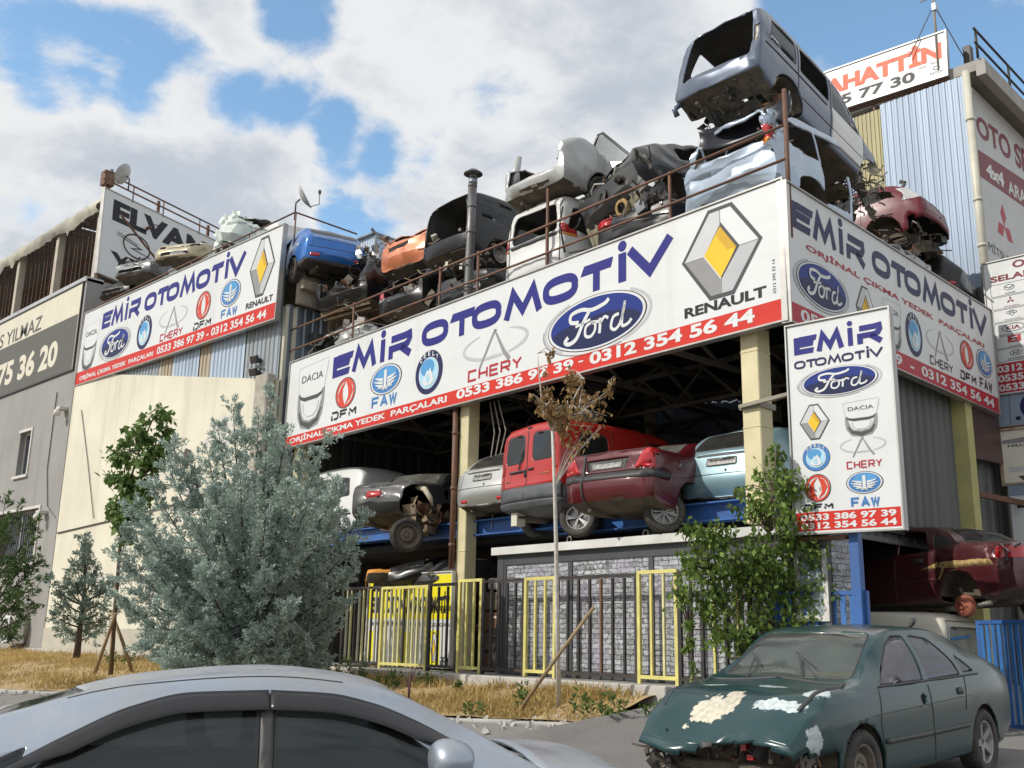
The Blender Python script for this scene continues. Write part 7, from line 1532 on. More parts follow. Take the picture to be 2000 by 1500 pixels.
    # black tangle between the blue hatch and the orange car
    r = empty('engine_heap', at(735, 505, 26), label='heap of engines and hoses between the blue hatchback and the orange car', cat='engine'); scraps(r, ((-1.0,-.7,-.9),(.9,.7,.35)), 330, 58, [m_trim, m_metal, m_under, m_chrome], 'metal_parts', (.08,.36), .5)
    mb = MB(); mb.box((0,0,-.7),(1.2,.9,.9)); bevel(mb.build('engine_block', m_under, r), .05)
roof_wrecks()
def dish(px, py, d, label, az, mast):
    r = empty('satellite_dish', at(px, py, d), label=label, cat='satellite dish', group='satellite dishes'); r.rotation_euler = (0, 0, az); r.scale = (.78,)*3
    mb = MB(); prof = [(.001,0)]+[(.42*t/8, .16*(t/8)**2) for t in range(1, 9)]; M = Matrix.Rotation(R(62), 3, 'Y'); mb.lathe(prof, (0,0,0), seg=28, M=M); o = mb.build('reflector', mat('dish_grey', (.45,.46,.45), .5, scale=3), r); m = o.modifiers.new('t', 'SOLIDIFY'); m.thickness = .012
    mb = MB(); mb.tube([M @ Vector((.40,0,.14)), M @ Vector((.46,0,.45)), M @ Vector((.10,0,.62))], .014, 6); mb.box(M @ Vector((.08,0,.64)), (.08,.08,.12)); mb.build('feed_arm', m_trim, r)
    mb = MB(); mb.tube([(-.03,0,-.02), (-.16,0,-.15), (-.16,0,-mast)], .028, 6); mb.build('mast', m_trim, r)
dish(588, 388, 26.3, 'grey satellite dish on a thin mast beside the blue hatchback', R(42), .75); dish(246, 343, 30.5, 'beige satellite dish on top of the white billboard', R(215), .6)
def floods():
    r = empty('floodlight', at(515, 712, 25.4), label='pair of small dark floodlights on a bracket by the ribbed wall corner', cat='floodlight')
    mb = MB(); mb.tube([(-.25,-.05,.0),(.25,.3,-.25)], .03, 6); mb.tube([(.25,.3,-.25),(.3,.3,-.9)], .03, 6); mb.build('bracket', m_trim, r)
    for z in (.16, -.16):
        mb = MB(); mb.box((-.28,-.1,z),(.22,.12,.2),(R(20),0,R(20))); mb.box((-.25,0,z),(.1,.14,.1)); bevel(mb.build('lamp_head', m_trim, r), .02); mb = MB(); mb.box((-.315,-.165,z-.0),(.18,.012,.16),(R(20),0,R(20))); mb.build('lens', m_lampw, r)
floods()
# ------------------------------------------------------------------ site office behind the fence
def stone_mat():
    m, nt, b = _new('printed_stone'); N = nt.nodes; L = nt.links
    tc = N.new('ShaderNodeTexCoord'); mp = N.new('ShaderNodeMapping'); L.new(tc.outputs['UV'], mp.inputs[0])
    nz = N.new('ShaderNodeTexNoise'); nz.inputs['Scale'].default_value = 9; nz.inputs['Detail'].default_value = 3; L.new(mp.outputs[0], nz.inputs['Vector'])
    ad = N.new('ShaderNodeVectorMath'); ad.operation = 'MULTIPLY_ADD'; L.new(nz.outputs['Color'], ad.inputs[0]); ad.inputs[1].default_value = (.07,.06,0); L.new(mp.outputs[0], ad.inputs[2])
    br = N.new('ShaderNodeTexBrick'); br.offset = .37; br.squash = 1.6; br.squash_frequency = 3; br.inputs['Scale'].default_value = 1; br.inputs['Brick Width'].default_value = .19; br.inputs['Row Height'].default_value = .075; br.inputs['Mortar Size'].default_value = .006; br.inputs['Mortar Smooth'].default_value = .3
    br.inputs['Color1'].default_value = (.50,.525,.55,1); br.inputs['Color2'].default_value = (.26,.27,.28,1); br.inputs['Mortar'].default_value = (.015,.015,.016,1); L.new(ad.outputs[0], br.inputs['Vector'])
    n2 = N.new('ShaderNodeTexNoise'); n2.inputs['Scale'].default_value = 14; n2.inputs['Detail'].default_value = 8; n2.inputs['Roughness'].default_value = .75; L.new(mp.outputs[0], n2.inputs['Vector'])
    c = _mix(nt, _ramp(nt, n2.outputs[0], .38, .52), (.06,.06,.065), br.outputs[0]); n3 = N.new('ShaderNodeTexNoise'); n3.inputs['Scale'].default_value = 2.3; L.new(mp.outputs[0], n3.inputs['Vector'])
    c = _mix(nt, _mul(nt, _ramp(nt, n3.outputs[0], .45, .7), .35), c, (.32,.28,.40)); L.new(c, b.inputs['Base Color']); b.inputs['Roughness'].default_value = .45
    return m
def site_office():
    r = empty('site_office', S(3.4, 1.8, 1.06), label='site cabin clad in printed grey stone panels under a white roof edge', cat='cabin')
    def part(mb, name, mt, uv=False):
        o = mb.build(name, mt); o.parent = r; o.matrix_parent_inverse = Matrix.Translation(-r.location)
        if uv:
            ul = o.data.uv_layers.new(name='UVMap')
            for lp in o.data.loops:
                co = o.data.vertices[lp.vertex_index].co; d = co-K; ul.data[lp.index].uv = (d.dot(UA)+d.dot(VB), co.z)
        return o
    a0, a1, b0, b1, z0, z1 = -.42, 6.02, .0, .55, 1.10, 3.06
    st = stone_mat(); fr = mat('anthracite_frame', (.07,.075,.08), .5, scale=2)
    edges = [a1-.16, 4.25, 2.55, 1.05, .12, a0+.05]
    for p, q in zip(edges[:-1], edges[1:]):
        if q < .2:
            mb = MB(); sbox(mb, q, p, b0+.02, b0+.07, z0+.1, z0+.8); part(mb, 'stone_panel', st, True); continue
        mb = MB(); sbox(mb, q+.03, p-.03, b0+.02, b0+.07, z0+.1, z1-.16); part(mb, 'stone_panel', st, True)
    mb = MB(); sbox(mb, a1-.05, a1, b0+.1, b1, z0, z1); sbox(mb, a0, a0+.05, b0+.1, b1, z0, z1); sbox(mb, a0, a1, b1-.06, b1, z0, z1); sbox(mb, a0, a1, b0+.072, b0+.1, z0, z1); part(mb, 'wall', st, True)
    mb = MB()
    for p in edges: sbox(mb, p-.045, p+.045, b0, b0+.05, z0, z1-.12)
    sbox(mb, a1-.15, a1+.01, b0-.01, b0+.1, z0, z1); sbox(mb, a0, a1, b0-.005, b0+.06, z1-.17, z1); sbox(mb, a0, a1, b0, b0+.06, z0, z0+.11); part(mb, 'frame', fr)
    mb = MB(); sbox(mb, a0-.06, a1+.08, b0-.10, b1+.08, z1, z1+.13); part(mb, 'roof_edge', mat('white_roof_edge', (.68,.68,.66), .5, scale=2, col2=(.5,.5,.47)))
    for a in (4.25, 2.62):
        mb = MB(); pts = [S(a+.05*math.cos(t), b0-.02, z1+.17+.05*math.sin(t)) for t in (2*math.pi*i/14 for i in range(15))]; mb.tube(pts, .014, 6, False); part(mb, 'lifting_eye', m_metal)
    mb = MB(); wf = mat('window_frame_white', (.62,.60,.56), .5); A0, A1 = -.40, .08
    for lo in ((A0, A0+.07, 1.95, 2.85), (A1-.07, A1, 1.95, 2.85), (A0+.07, A1-.07, 1.95, 2.02), (A0+.07, A1-.07, 2.78, 2.85)): sbox(mb, lo[0], lo[1], b0-.02, b0+.05, lo[2], lo[3])
    w = part(mb, 'window', wf); mb = MB(); sbox(mb, A0+.07, A1-.07, b0+.01, b0+.03, 2.02, 2.78); o = mb.build('pane', mat('pale_pane', (.30,.36,.38), .12), w); o.matrix_parent_inverse = Matrix.Translation(-r.location) if False else Matrix.Identity(4); o.location = (0,0,0)
site_office()
# ------------------------------------------------------------------ fence
def fence():
    zt, zb, b = 2.58, 1.12, -.35
    mbar = {'k': m_black, 'y': m_yel, 'w': mat('dirty_white_steel', (.5,.5,.42), .5, scale=5, col2=(.32,.3,.24)), 'g': mat('pale_yellow_steel', (.66,.64,.36), .5, scale=5, col2=(.48,.44,.2))}
    bars = {}
    def bar_mesh(c):
        if c not in bars:
            mb = MB(); mb.box((0,0,0), (.036,.036,zt-zb-.07)); o = bevel(mb.build('bar', mbar[c]), .006); bars[c] = o.data; bpy.data.objects.remove(o)
        return bars[c]
    secs = [(10.35, 9.05, 'wgkwgwkw', 'k', .0, 'pale and black railing section beside the bluish conifer'), (8.98, 7.55, 'gwggkgggw', 'y', -.02, 'yellow topped railing section before the yellow banner'), (7.48, 6.70, 'kk', 'k', 0, 'short black railing section at the left column'), (6.62, 6.03, 'yy', 'y', .05, 'four-bar yellow railing section open to a dark gap'),
            (5.97, 4.95, 'kkkk', 'k', .02, 'black railing section at the left end of the stone cabin'), (4.90, 4.22, 'yy', 'y', .03, 'yellow railing section behind the thin white trunk'), (4.17, 2.52, 'kkkrkk', 'k', .02, 'black railing section right of the thin white trunk'), (2.47, 1.78, 'yg', 'y', .05, 'yellow railing section at the edge of the climbing plant'), (1.72, .55, 'kkyky', 'k', .02, 'railing section overgrown by the climbing plant')]
    mbar['r'] = m_rustbrown
    for a0, a1, pat, rail, dz, lab in secs:
        r = empty('railing_section', S((a0+a1)/2, b, zb), label=lab, cat='fence', group='fence sections along the pavement'); inv = Matrix.Translation(-r.location); rot = math.atan2(-UA.y, -UA.x)
        mr = mbar[rail if rail != 'k' else 'k']
        for z in (zt+dz, zb+.06):
            mb = MB(); mb.bar(S(a0, b, z), S(a1, b, z), .05, .05); o = mb.build('rail', mr); o.parent = r; o.matrix_parent_inverse = inv
        for e in (a0, a1):
            mb = MB(); mb.bar(S(e, b, zb-.08), S(e, b, zt+dz+.02), .052, .052); o = mb.build('post', mr); o.parent = r; o.matrix_parent_inverse = inv
        n = len(pat)
        for i, ch in enumerate(pat):
            t = (i+1)/(n+1); o = bpy.data.objects.new('bar', bar_mesh(ch)); COL.objects.link(o); o.parent = r; p = S(lerp(a0, a1, t), b, (zt+zb)/2+dz)-r.location; o.location = p; o.rotation_euler = (0, 0, rot)
    # blue gate leaves at the driveway
    for (p, q, z0, z1, lab) in ((S(.35,-.05,0), Vector((-5.95,12.35,0)), 1.15, 2.3, 'short blue slatted gate leaf beside the blue sign post'), (at(1918,1300,14.6), at(2075,1300,13.2), .62, 2.02, 'blue slatted gate leaf right of the cream van, scuffed pale at its foot')):
        r = empty('gate', (p+q)/2*1.0, label=lab, cat='gate', group='blue driveway gates'); r.location.z = z0; inv = Matrix.Translation(-r.location); p = p.copy(); q = q.copy(); p.z = q.z = 0
        mb = MB()
        for z in (z0+.03, z1): mb.bar(p+Vector((0,0,z)), q+Vector((0,0,z)), .05, .05)
        for e in (p, q): mb.bar(e+Vector((0,0,z0)), e+Vector((0,0,z1+.02)), .06)
        o = mb.build('frame', m_blue); o.parent = r; o.matrix_parent_inverse = inv
        n = max(4, int((q-p).length/.11)); mw = mat('scuffed_blue', (.05,.20,.50), .5, scale=2.0, col2=(.03,.10,.30), vec=(3,3,.6))
        for i in range(n):
            c = p.lerp(q, (i+.5)/n); mb = MB(); mb.bar(c+Vector((0,0,z0+.03)), c+Vector((0,0,z1)), .065, .018, upv=(q-p).normalized().cross(Vector((0,0,1)))); o = mb.build('slat', mw); o.parent = r; o.matrix_parent_inverse = inv
fence()
def yellow_banners():
    for i, (a0, a1, z0, z1, b, lab) in enumerate(((8.9, 7.42, 1.15, 2.84, .10, 'yellow and white banner board with black capitals behind the railing, nearer the column'), (10.6, 8.75, 1.15, 2.90, .42, 'yellow and white banner board half hidden by the bluish conifer'))):
        o = S(a0, b, z0); B = Board('banner_board', lab, o, -UA, (0,0,1), a0-a1, z1-z0, .05, board='white', frame=mat('white_trim', (.7,.68,.62), .5), cat='sign', edge=.02); W = B.W; H = B.H
        mb = MB(); B.rect(mb, 0, H*.50, W, H*.98); B.put(mb, 'yellow_panel', INK['lemon'])
        B.letters('lettering', 'EMİR OTOMOTİV', (.05*W, H*.56, .96*W, H*.80), 'black', bold=.05); B.letters('lettering', 'ÇIKMA YEDEK PARÇADA GÜVEN', (.04*W, H*.41, .97*W, H*.47), 'black', bold=.0)
        mb = MB(); B.rect(mb, W*.56, .02, W*.78, H*.38); B.rect(mb, W*.02, .05, W*.14, H*.36); B.put(mb, 'yellow_panel', INK['lemon']); e_diamond(B, W*.67, H*.20, W*.08, H*.16); spaced(B, 'lettering', 'DFM', W*.80, H*.02, W*.97, H*.10, 'black', .02)
    # dim banner hung inside the upper floor
    o = S(9.15, 3.4, 4.3); B = Board('hanging_banner', 'large pale banner hanging in the shade of the upper floor', o, -UA, (0,0,1), 2.2, 2.0, .02, cat='banner')
    mb = MB(); display(B, mb, 'EMİR', spans(.25, 2.0, SP_A[:4]), 1.45, 1.78, .11); B.put(mb, 'lettering', INK['navy']); mb = MB(); display(B, mb, 'OTOMOTİV', spans(.4, 1.75, SP_A[4:]), 1.14, 1.32, .04); B.put(mb, 'lettering', INK['navy']); e_oval(B, 1.0, .72, .7, .3)
yellow_banners()
def parts_heap():
    def front(kind, p, label, loc, yaw, seed, pitch=0, roll=0, x=1.2, ks=1.0):
        c = Car(kind, p, label, 'car front', 'wreck_piece'); c.chop((x,0,0), (-1,0,0)); c.k['xlim'] = (x, 9); c.arches(.36, which=(1,)); c.hole('front', rpoly([(.40,.62),(.74,.66),(.70,.78),(.42,.76)], .03)); c.crush(.05, 2.4, lambda q: 1, seed); return c.build(loc-(Matrix.Rotation(yaw,3,'Z') @ Matrix.Rotation(-pitch,3,'Y')) @ Vector((1.7*ks,0,0)), yaw, pitch=pitch, roll=roll, wheels=(), under=False)
    am = paint('amber_paint', (.72,.30,.03), .1, .35, .0, (.5,.3,.1), .4)
    front('hatch', am, 'small bright orange car wing sticking up behind the yellow banner', at(748, 1112, 19.9)-Vector((0,0,.28)), YA-R(130), 61, pitch=R(58), ks=.42).scale = (.42,)*3
    front('saloon', P_['black'], 'shiny black car front lying on the heap behind the yellow banner', at(822, 1112, 20.0)-Vector((0,0,.42)), YA-R(150), 62, pitch=R(6), roll=R(12), ks=.66).scale = (.66,)*3
    front('hatch', P_['dark'], 'dark grey car front on the heap beside the left column', at(880, 1130, 19.6)-Vector((0,0,.5)), YA-R(170), 63, pitch=R(10))
    r = empty('scrap_heap', S(8.6, 1.6, 1.1), label='heap of bumpers and panels in the dark bay behind the banners', cat='scrap heap'); scraps(r, ((-1.8,-.8,.1),(1.6,1.0,1.25)), 200, 65, [m_trim, m_under, P_['orange'], P_['cream'], m_metal], 'scrap_parts', (.15,.5), .3)
    mb = MB(); mb.box((0,.3,.3),(3.2,1.6,.8)); bevel(mb.build('lower_layer', m_under, r), .05)
    r = empty('scrap_heap', S(6.5, 1.1, 1.08), label='pile of pale and dark scrap behind the open yellow railing section', cat='scrap heap'); scraps(r, ((-.35,-.6,.0),(.40,.6,1.35)), 130, 66, [m_trim, m_under, P_['cream'], P_['silv'], m_rust], 'scrap_parts', (.1,.4), .3)
    r = empty('crate', S(7.02, .9, 2.55), label='pale box on the heap at the foot of the left yellow column', cat='box'); mb = MB(); mb.box((0,0,.1),(.36,.3,.2),(R(8),R(6),R(20))); bevel(mb.build('box', mat('pale_box', (.5,.48,.4), .8), r), .02); mb = MB(); mb.box((.02,0,.21),(.3,.06,.012),(R(8),R(6),R(20))); mb.build('tape', m_trim, r)
    mb = MB(); mb.box((-.38,0,-1.35),(.02,.02,.02)); r2 = empty('pallet_stack', S(7.02, 1.0, 1.08), label='stack of dark crates below the pale box at the left column', cat='crate')
    for k in range(4):
        mb = MB(); mb.box((0,0,.17+.36*k),(.55,.5,.33),(0,0,R(6*k-8))); bevel(mb.build('crate_layer', m_under if k % 2 else m_rustbrown, r2), .02)
parts_heap()
# ------------------------------------------------------------------ plants
def cloud_mesh(name, V, F, mt, parent=None):
    me = bpy.data.meshes.new(name); V = np.asarray(V, dtype=np.float32).reshape(-1, 3); F = np.asarray(F, dtype=np.int32); n, k = F.shape
    me.vertices.add(len(V)); me.vertices.foreach_set('co', V.ravel()); me.loops.add(n*k); me.loops.foreach_set('vertex_index', F.ravel()); me.polygons.add(n); me.polygons.foreach_set('loop_start', np.arange(0, n*k, k, dtype=np.int32))
    me.update(calc_edges=True); me.materials.append(mt); o = bpy.data.objects.new(name, me); COL.objects.link(o)
    if parent: o.parent = parent
    return o
def quads(P, D, Nn, L, W, bend=0.0):
    """leaf blades: base points P, directions D, normals Nn, lengths L, widths W -> pointed quads"""
    D = D/np.linalg.norm(D, axis=1, keepdims=True); Sd = np.cross(D, Nn); Sd /= np.maximum(np.linalg.norm(Sd, axis=1, keepdims=True), 1e-6); Up = np.cross(Sd, D)
    L = L[:, None]; W = W[:, None]; a = P; b = P+D*L*.45+Sd*W*.5+Up*L*bend; c = P+D*L; d = P+D*L*.45-Sd*W*.5+Up*L*bend
    V = np.stack([a, b, c, d], 1).reshape(-1, 3); F = np.arange(len(P)*4).reshape(-1, 4); return V, F
def conifer(name, label, cat, base, tips, seed, spray=.34, nsp=26, needles=26, col=None, trunk=.10, group=None, start=.25, nl=(.05,.10), nw=.016, bark=None, axis=0.0, lean=None):
    rs = np.random.RandomState(seed); rnd = random.Random(seed); r = empty(name, base, label=label, cat=cat, group=group)
    wood = MB(); P, D, Nn = [], [], []; base = Vector(base)
    def branch(p0, p1, rad, n):
        p0, p1 = Vector(p0), Vector(p1); d = p1-p0; L = d.length; c = p0.lerp(p1, .5)+Vector((d.x*.10, d.y*.10, -.12*L+.02)); pts = [p0*(1-t)**2+2*c*t*(1-t)+p1*t*t for t in (k/7 for k in range(8))]
        wood.tube(pts, [max(.004, rad*(1-.9*k/7)) for k in range(8)], 6)
        for k in range(n):
            t = start+(1-start)*rnd.random()**.75; q = p0*(1-t)**2+2*c*t*(1-t)+p1*t*t; tg = ((c-p0)*(1-t)+(p1-c)*t).normalized()
            out = Vector((rnd.gauss(0,1), rnd.gauss(0,1), rnd.gauss(0,.8))).normalized(); dr = (tg*.75+out*.95+Vector((0,0,.25))).normalized(); sl = spray*(.45+.75*rnd.random())*(1.1-.45*t)
            e = q+dr*sl; m = needles
            tt = np.sqrt(rs.rand(m)); pos = np.array(q)[None]+np.array(dr*sl)[None]*tt[:, None]; w = .30*sl*(1-.75*tt)
            off = rs.randn(m, 3)*w[:, None]*.55; pos = pos+off; dd = np.array(dr)[None]*.9+off/np.maximum(w[:, None], .01)*.35+rs.randn(m, 3)*.35
            P.append(pos); D.append(dd); Nn.append(rs.randn(m, 3))
            if k % 5 == 0: wood.tube([q, q+dr*sl*.7], [.005,.002], 4)
    for tip, wgt in tips:
        v = Vector(tip)-base; h = max(.05, axis*v.z); ax = Vector((lean[0]*h, lean[1]*h, h)) if lean else Vector((0, 0, h)); branch(ax, v, trunk*(.25+.3*wgt)*(1-.6*axis), int(nsp*wgt))
    if axis: zt = max(t[0].z for t in tips)-base.z; wood.tube([(0,0,-.05),(0,0,zt*.4),(0,0,zt*.8)], [trunk, trunk*.6, .012], 8)
    P = np.concatenate(P); D = np.concatenate(D); Nn = np.concatenate(Nn); n = len(P)
    V, F = quads(P, D, Nn, nl[0]+(nl[1]-nl[0])*rs.rand(n), nw*(.7+.7*rs.rand(n))); cloud_mesh('crown', V, F, col, r)
    wood.build('trunk', bark or mat('grey_bark', (.11,.085,.065), .95, scale=9, col2=(.06,.045,.035), bump=.5), r, recalc=False); return r
def big_conifer():
    col = leafmat('blue_needles', (.53,.62,.56), (.29,.37,.32), 1.4, .12); d0 = 17.0; base = at(478, 1322, d0); base.z = gz(base.x, base.y)
    rim = [(530,772),(505,812),(560,842),(455,795),(425,828),(480,850),(372,905),(405,880),(338,868),(330,915),(300,950),(262,990),(245,1040),(232,1085),(242,1130),(225,1165),(258,1195),(600,880),(640,858),(705,1010),(690,1060),(700,1105),(665,1130),(672,1180),(650,1220),(620,1262),(635,1290),(300,1235),(285,1265),(330,1290),(365,1312),(560,1300),(420,1310),(500,1312),(600,1305)]
    inner = [(520,900),(470,930),(560,950),(420,960),(610,960),(380,1010),(520,1010),(650,1010),(460,1060),(580,1060),(340,1070),(400,1120),(520,1120),(620,1120),(330,1160),(460,1180),(560,1190),(400,1220),(500,1240),(590,1240),(360,1240),(450,1280),(540,1280),(300,1110),(290,1040),(660,950),(540,850)]
    rnd = random.Random(2); tips = []
    for x, y in rim: tips.append((at(x, y, d0+rnd.uniform(-.7,.7)), 1.0))
    for x, y in inner: tips.append((at(x, y, d0-rnd.uniform(.5,1.5)), 1.35)); tips.append((at(x+rnd.uniform(-20,20), y+rnd.uniform(-20,20), d0+rnd.uniform(.2,1.3)), .9))
    conifer('conifer', 'big bluish grey bushy conifer before the cream wall and long sign', 'tree', base, tips, 5, .36, 60, 44, col, .09, nl=(.04,.08), nw=.021, start=.15, axis=.42)
    d1 = 24.5; base = at(150, 1281, d1); tips = [(at(163,1050,d1), 1.5), (at(165,1075,d1), 1.2)]
    for x, y in ((140,1115),(190,1110),(125,1135),(205,1140),(110,1160),(95,1135),(215,1160),(245,1125),(120,1185),(210,1180),(105,1200),(228,1195),(120,1225),(200,1215),(140,1245),(180,1240),(150,1150),(165,1180),(155,1210),(175,1130),(150,1100)): tips.append((at(x, y, d1+rnd.uniform(-.5,.5)), .8))
    conifer('conifer', 'small bluish conifer on the dry grass before the grey and cream wall joint', 'tree', base, tips, 7, .34, 22, 26, leafmat('blue_needles_dark', (.30,.39,.34), (.13,.19,.16), 1.6, .15), .09, nl=(.05,.10), nw=.026, axis=.7, start=.2)
    d2 = 17.5; base = at(-30, 1300, d2); tips = []
    for x, y in ((35,985),(10,975),(75,1010),(60,1060),(85,1085),(60,1115),(80,1135),(50,1150),(65,1190),(40,1215),(20,1240),(5,1060),(15,1110),(0,1160),(25,1180),(10,1030),(40,1100)): tips.append((at(x, y, d2+rnd.uniform(-.5,.5)), .7))
    conifer('fir_tree', 'dark green sparse fir at the left edge before the barred window', 'tree', base, tips, 9, .26, 20, 22, leafmat('fir_needles', (.13,.20,.06), (.05,.09,.035), 1.6, .2), .08, nl=(.05,.10), nw=.022, start=.35, axis=.6)
big_conifer()
def leafy(name, label, cat, base, blobs, trunkpts, seed, n, col, size=(.07,.13), wood=None, trunk_r=(.05,.03), twigs=True, droop=.3, group=None):
    """young broadleaf: trunk through given points, leaves clustered round twig ends"""
    rs = np.random.RandomState(seed); rnd = random.Random(seed); base = Vector(base); r = empty(name, base, label=label, cat=cat, group=group); mb = MB()
    for pts, (ra, rb) in trunkpts:
        pts = [Vector(p)-base for p in pts]; mb.tube(pts, [lerp(ra, rb, k/(len(pts)-1)) for k in range(len(pts))], 8)
    allp = [Vector(p)-base for pts, _ in trunkpts for p in pts[1:]]; P, D, Nn, Sz = [], [], [], []
    tot = sum(b[1]**2 for b in blobs)
    for c, rad in blobs:
        c = Vector(c)-base; k = max(3, int(n*rad**2/tot)); near = min(allp, key=lambda q: (q-c).length); near = near if near.z < c.z+.1 else min(allp, key=lambda q: (q-c).length+(2 if q.z > c.z else 0))
        tw = max(2, k//16)
        for t in range(tw):
            u = Vector((rnd.gauss(0,1), rnd.gauss(0,1), rnd.gauss(0,1))).normalized()*rad*rnd.random()**.45; e = c+u
            if twigs: mb.tube([near, near.lerp(e, .5)+Vector((0,0,.06)), e], [.010,.006,.003], 4)
            m = k//tw+1; s_ = rs.rand(m)
            P.append(np.array(near.lerp(e, .62))[None]+np.array(e-near.lerp(e, .62))[None]*s_[:, None]+rs.randn(m, 3)*rad*.20); dd = rs.randn(m, 3); dd[:, 2] -= droop*2.2; D.append(dd); nn = rs.randn(m, 3)*.6; nn[:, 2] += .8; Nn.append(nn)
    P = np.concatenate(P); D = np.concatenate(D); Nn = np.concatenate(Nn); m = len(P); L = size[0]+(size[1]-size[0])*rs.rand(m)
    V, F = quads(P, D, Nn, L, L*.62, .06); cloud_mesh('crown', V, F, col, r); mb.build('trunk', wood or mat('young_bark', (.13,.10,.07), .9, scale=8), r, recalc=False); return r
def stakes(px_list, d, label, rad=.035):
    for i, (a, b) in enumerate(px_list):
        p, q = at(*a, d), at(*b, d+.15*(i-1)); o_ = empty('stake', p, label=label[i], cat='stake', group='wooden tree stakes'); mb = MB(); mb.tube([Vector((0,0,-.06)), (q-p)*.5+Vector((.01,0,0)), q-p], [rad, rad*.95, rad*.9], 8); mb.build('pole', mat('stake_wood', (.34,.25,.14), .85, scale=6, col2=(.20,.14,.08), vec=(1,1,.3)), o_)
def young_trees():
    d = 19.5; A = lambda x, y, dd=0: at(x, y, d+dd); bl = []
    for x, y, rp in ((300,815,30),(330,830,22),(270,850,35),(310,870,35),(240,890,35),(280,900,38),(325,905,25),(220,930,25),(250,945,40),(290,950,35),(225,985,28),(255,1000,38),(285,1000,25),(240,1030,25),(340,860,15),(295,840,25),(260,1040,18)):
        bl.append((A(x, y, random.Random(x).uniform(-.25,.25)), rp*d/2020))
    leafy('young_maple', 'slim staked young maple with dense green leaves before the cream wall', 'tree', A(216,1322), bl, [([A(216,1322),A(224,1200),A(232,1100),A(238,1030),A(250,950),A(272,880),A(300,815)], (.045,.012)), ([A(244,990),A(280,930),A(320,870)], (.014,.006))], 3, 1700, leafmat('maple_leaves', (.20,.31,.09), (.07,.13,.04), 2.2, .4), (.10,.19))
    stakes([((180,1326),(226,1198)),((214,1327),(222,1195)),((262,1317),(218,1196))], d, ['dark leaning stake left of the young maple trunk','upright pale stake at the young maple trunk','pale leaning stake right of the young maple trunk'])
    d = 13.2; B = lambda x, y, dd=0: at(x, y, d+dd); bl = []
    for x, y, rp in ((1075,800,38),(1110,790,40),(1140,770,35),(1160,800,32),(1100,745,35),(1060,770,25),(1180,770,18),(1090,830,35),(1130,830,38),(1150,850,22),(1045,800,14),(1195,745,14),(1170,840,12),(1085,700,16),(1040,770,12),(1130,740,20),(1120,860,14),(1070,725,14)): bl.append((B(x, y, random.Random(x).uniform(-.25,.25)), rp*d/2020))
    wb = mat('white_birch_bark', (.66,.63,.58), .8, scale=5, col2=(.46,.42,.36), vec=(1,1,3))
    leafy('dry_birch', 'thin white-stemmed young birch with brown withered leaves before the shed', 'tree', B(1092,1402), bl, [([B(1092,1402),B(1088,1200),B(1086,1050),B(1083,950),B(1079,842)], (.034,.018)), ([B(1079,842),B(1060,800),B(1052,720),B(1050,690)], (.016,.005)), ([B(1079,842),B(1110,800),B(1140,740)], (.014,.005)), ([B(1085,830),B(1130,810),B(1190,760)], (.008,.004))], 4, 820, leafmat('withered_leaves', (.44,.30,.14), (.18,.10,.04), 3.0, .35), (.05,.095), wb, droop=.7)
    stakes([((1008,1388),(1160,1186))], 13.15, ['grey stake leaning diagonally against the thin white-stemmed birch'], .026)
    # climbing plant over fence, cabin and column
    bl = []; rnd = random.Random(6); d = 13.5
    for x, y, rp in ((1515,885,30),(1500,930,42),(1545,940,45),(1480,975,45),(1530,990,50),(1580,985,45),(1440,960,16),(1425,985,16),(1620,1010,16),(1345,1045,30),(1385,1035,35),(1420,1050,40),(1365,1085,45),(1330,1090,25),(1410,1110,55),(1460,1070,50),(1345,1140,40),(1390,1165,50),(1440,1150,60),(1500,1060,55),(1555,1055,50),(1500,1130,65),(1560,1120,60),(1605,1080,40),(1610,1150,40),(1570,1180,60),(1510,1200,65),(1450,1220,50),(1390,1225,40),(1340,1210,22),(1330,1270,18),(1545,1250,60),(1490,1270,50),(1600,1200,35),(1470,1310,35),(1530,1310,45),(1345,1250,16),(1355,1320,14)):
        bl.append((at(x, y, d+rnd.uniform(-.25,.25)-(.25 if y > 1000 else .1)), rp*d/2020*1.0))
    base = at(1480, 1352, 13.2); q = lambda x, y: at(x, y, 13.35)
    leafy('climbing_plant', 'leafy green climber smothering the railing and the foot of the right column', 'plant', base, bl, [([q(1480,1352),q(1475,1250),q(1480,1150),q(1500,1040),q(1510,960),q(1515,890)], (.03,.008)), ([q(1475,1345),q(1420,1200),q(1385,1120),q(1365,1050)], (.025,.006)), ([q(1490,1350),q(1540,1240),q(1570,1130),q(1590,1060)], (.025,.006)), ([q(1478,1250),q(1400,1230),q(1345,1230)], (.015,.006))], 8, 6800, leafmat('climber_leaves', (.24,.34,.075), (.07,.13,.028), 1.7, .35), (.055,.11), twigs=True, droop=.6)
    sp = empty('dead_sapling', at(797, 1372, 14.8), label='dead little sapling stub with bare forked twigs on the dry verge', cat='plant'); mb = MB(); W_ = lambda x, y: at(x, y, 14.8)-sp.location
    mb.tube([W_(797,1374),W_(800,1335),W_(806,1300)], [.02,.016,.006], 6); mb.tube([W_(800,1335),W_(815,1300)], [.012,.005], 5); mb.tube([W_(799,1345),W_(790,1318)], [.01,.004], 5); mb.build('stem', mat('purple_bark', (.12,.06,.08), .85), sp)
young_trees()
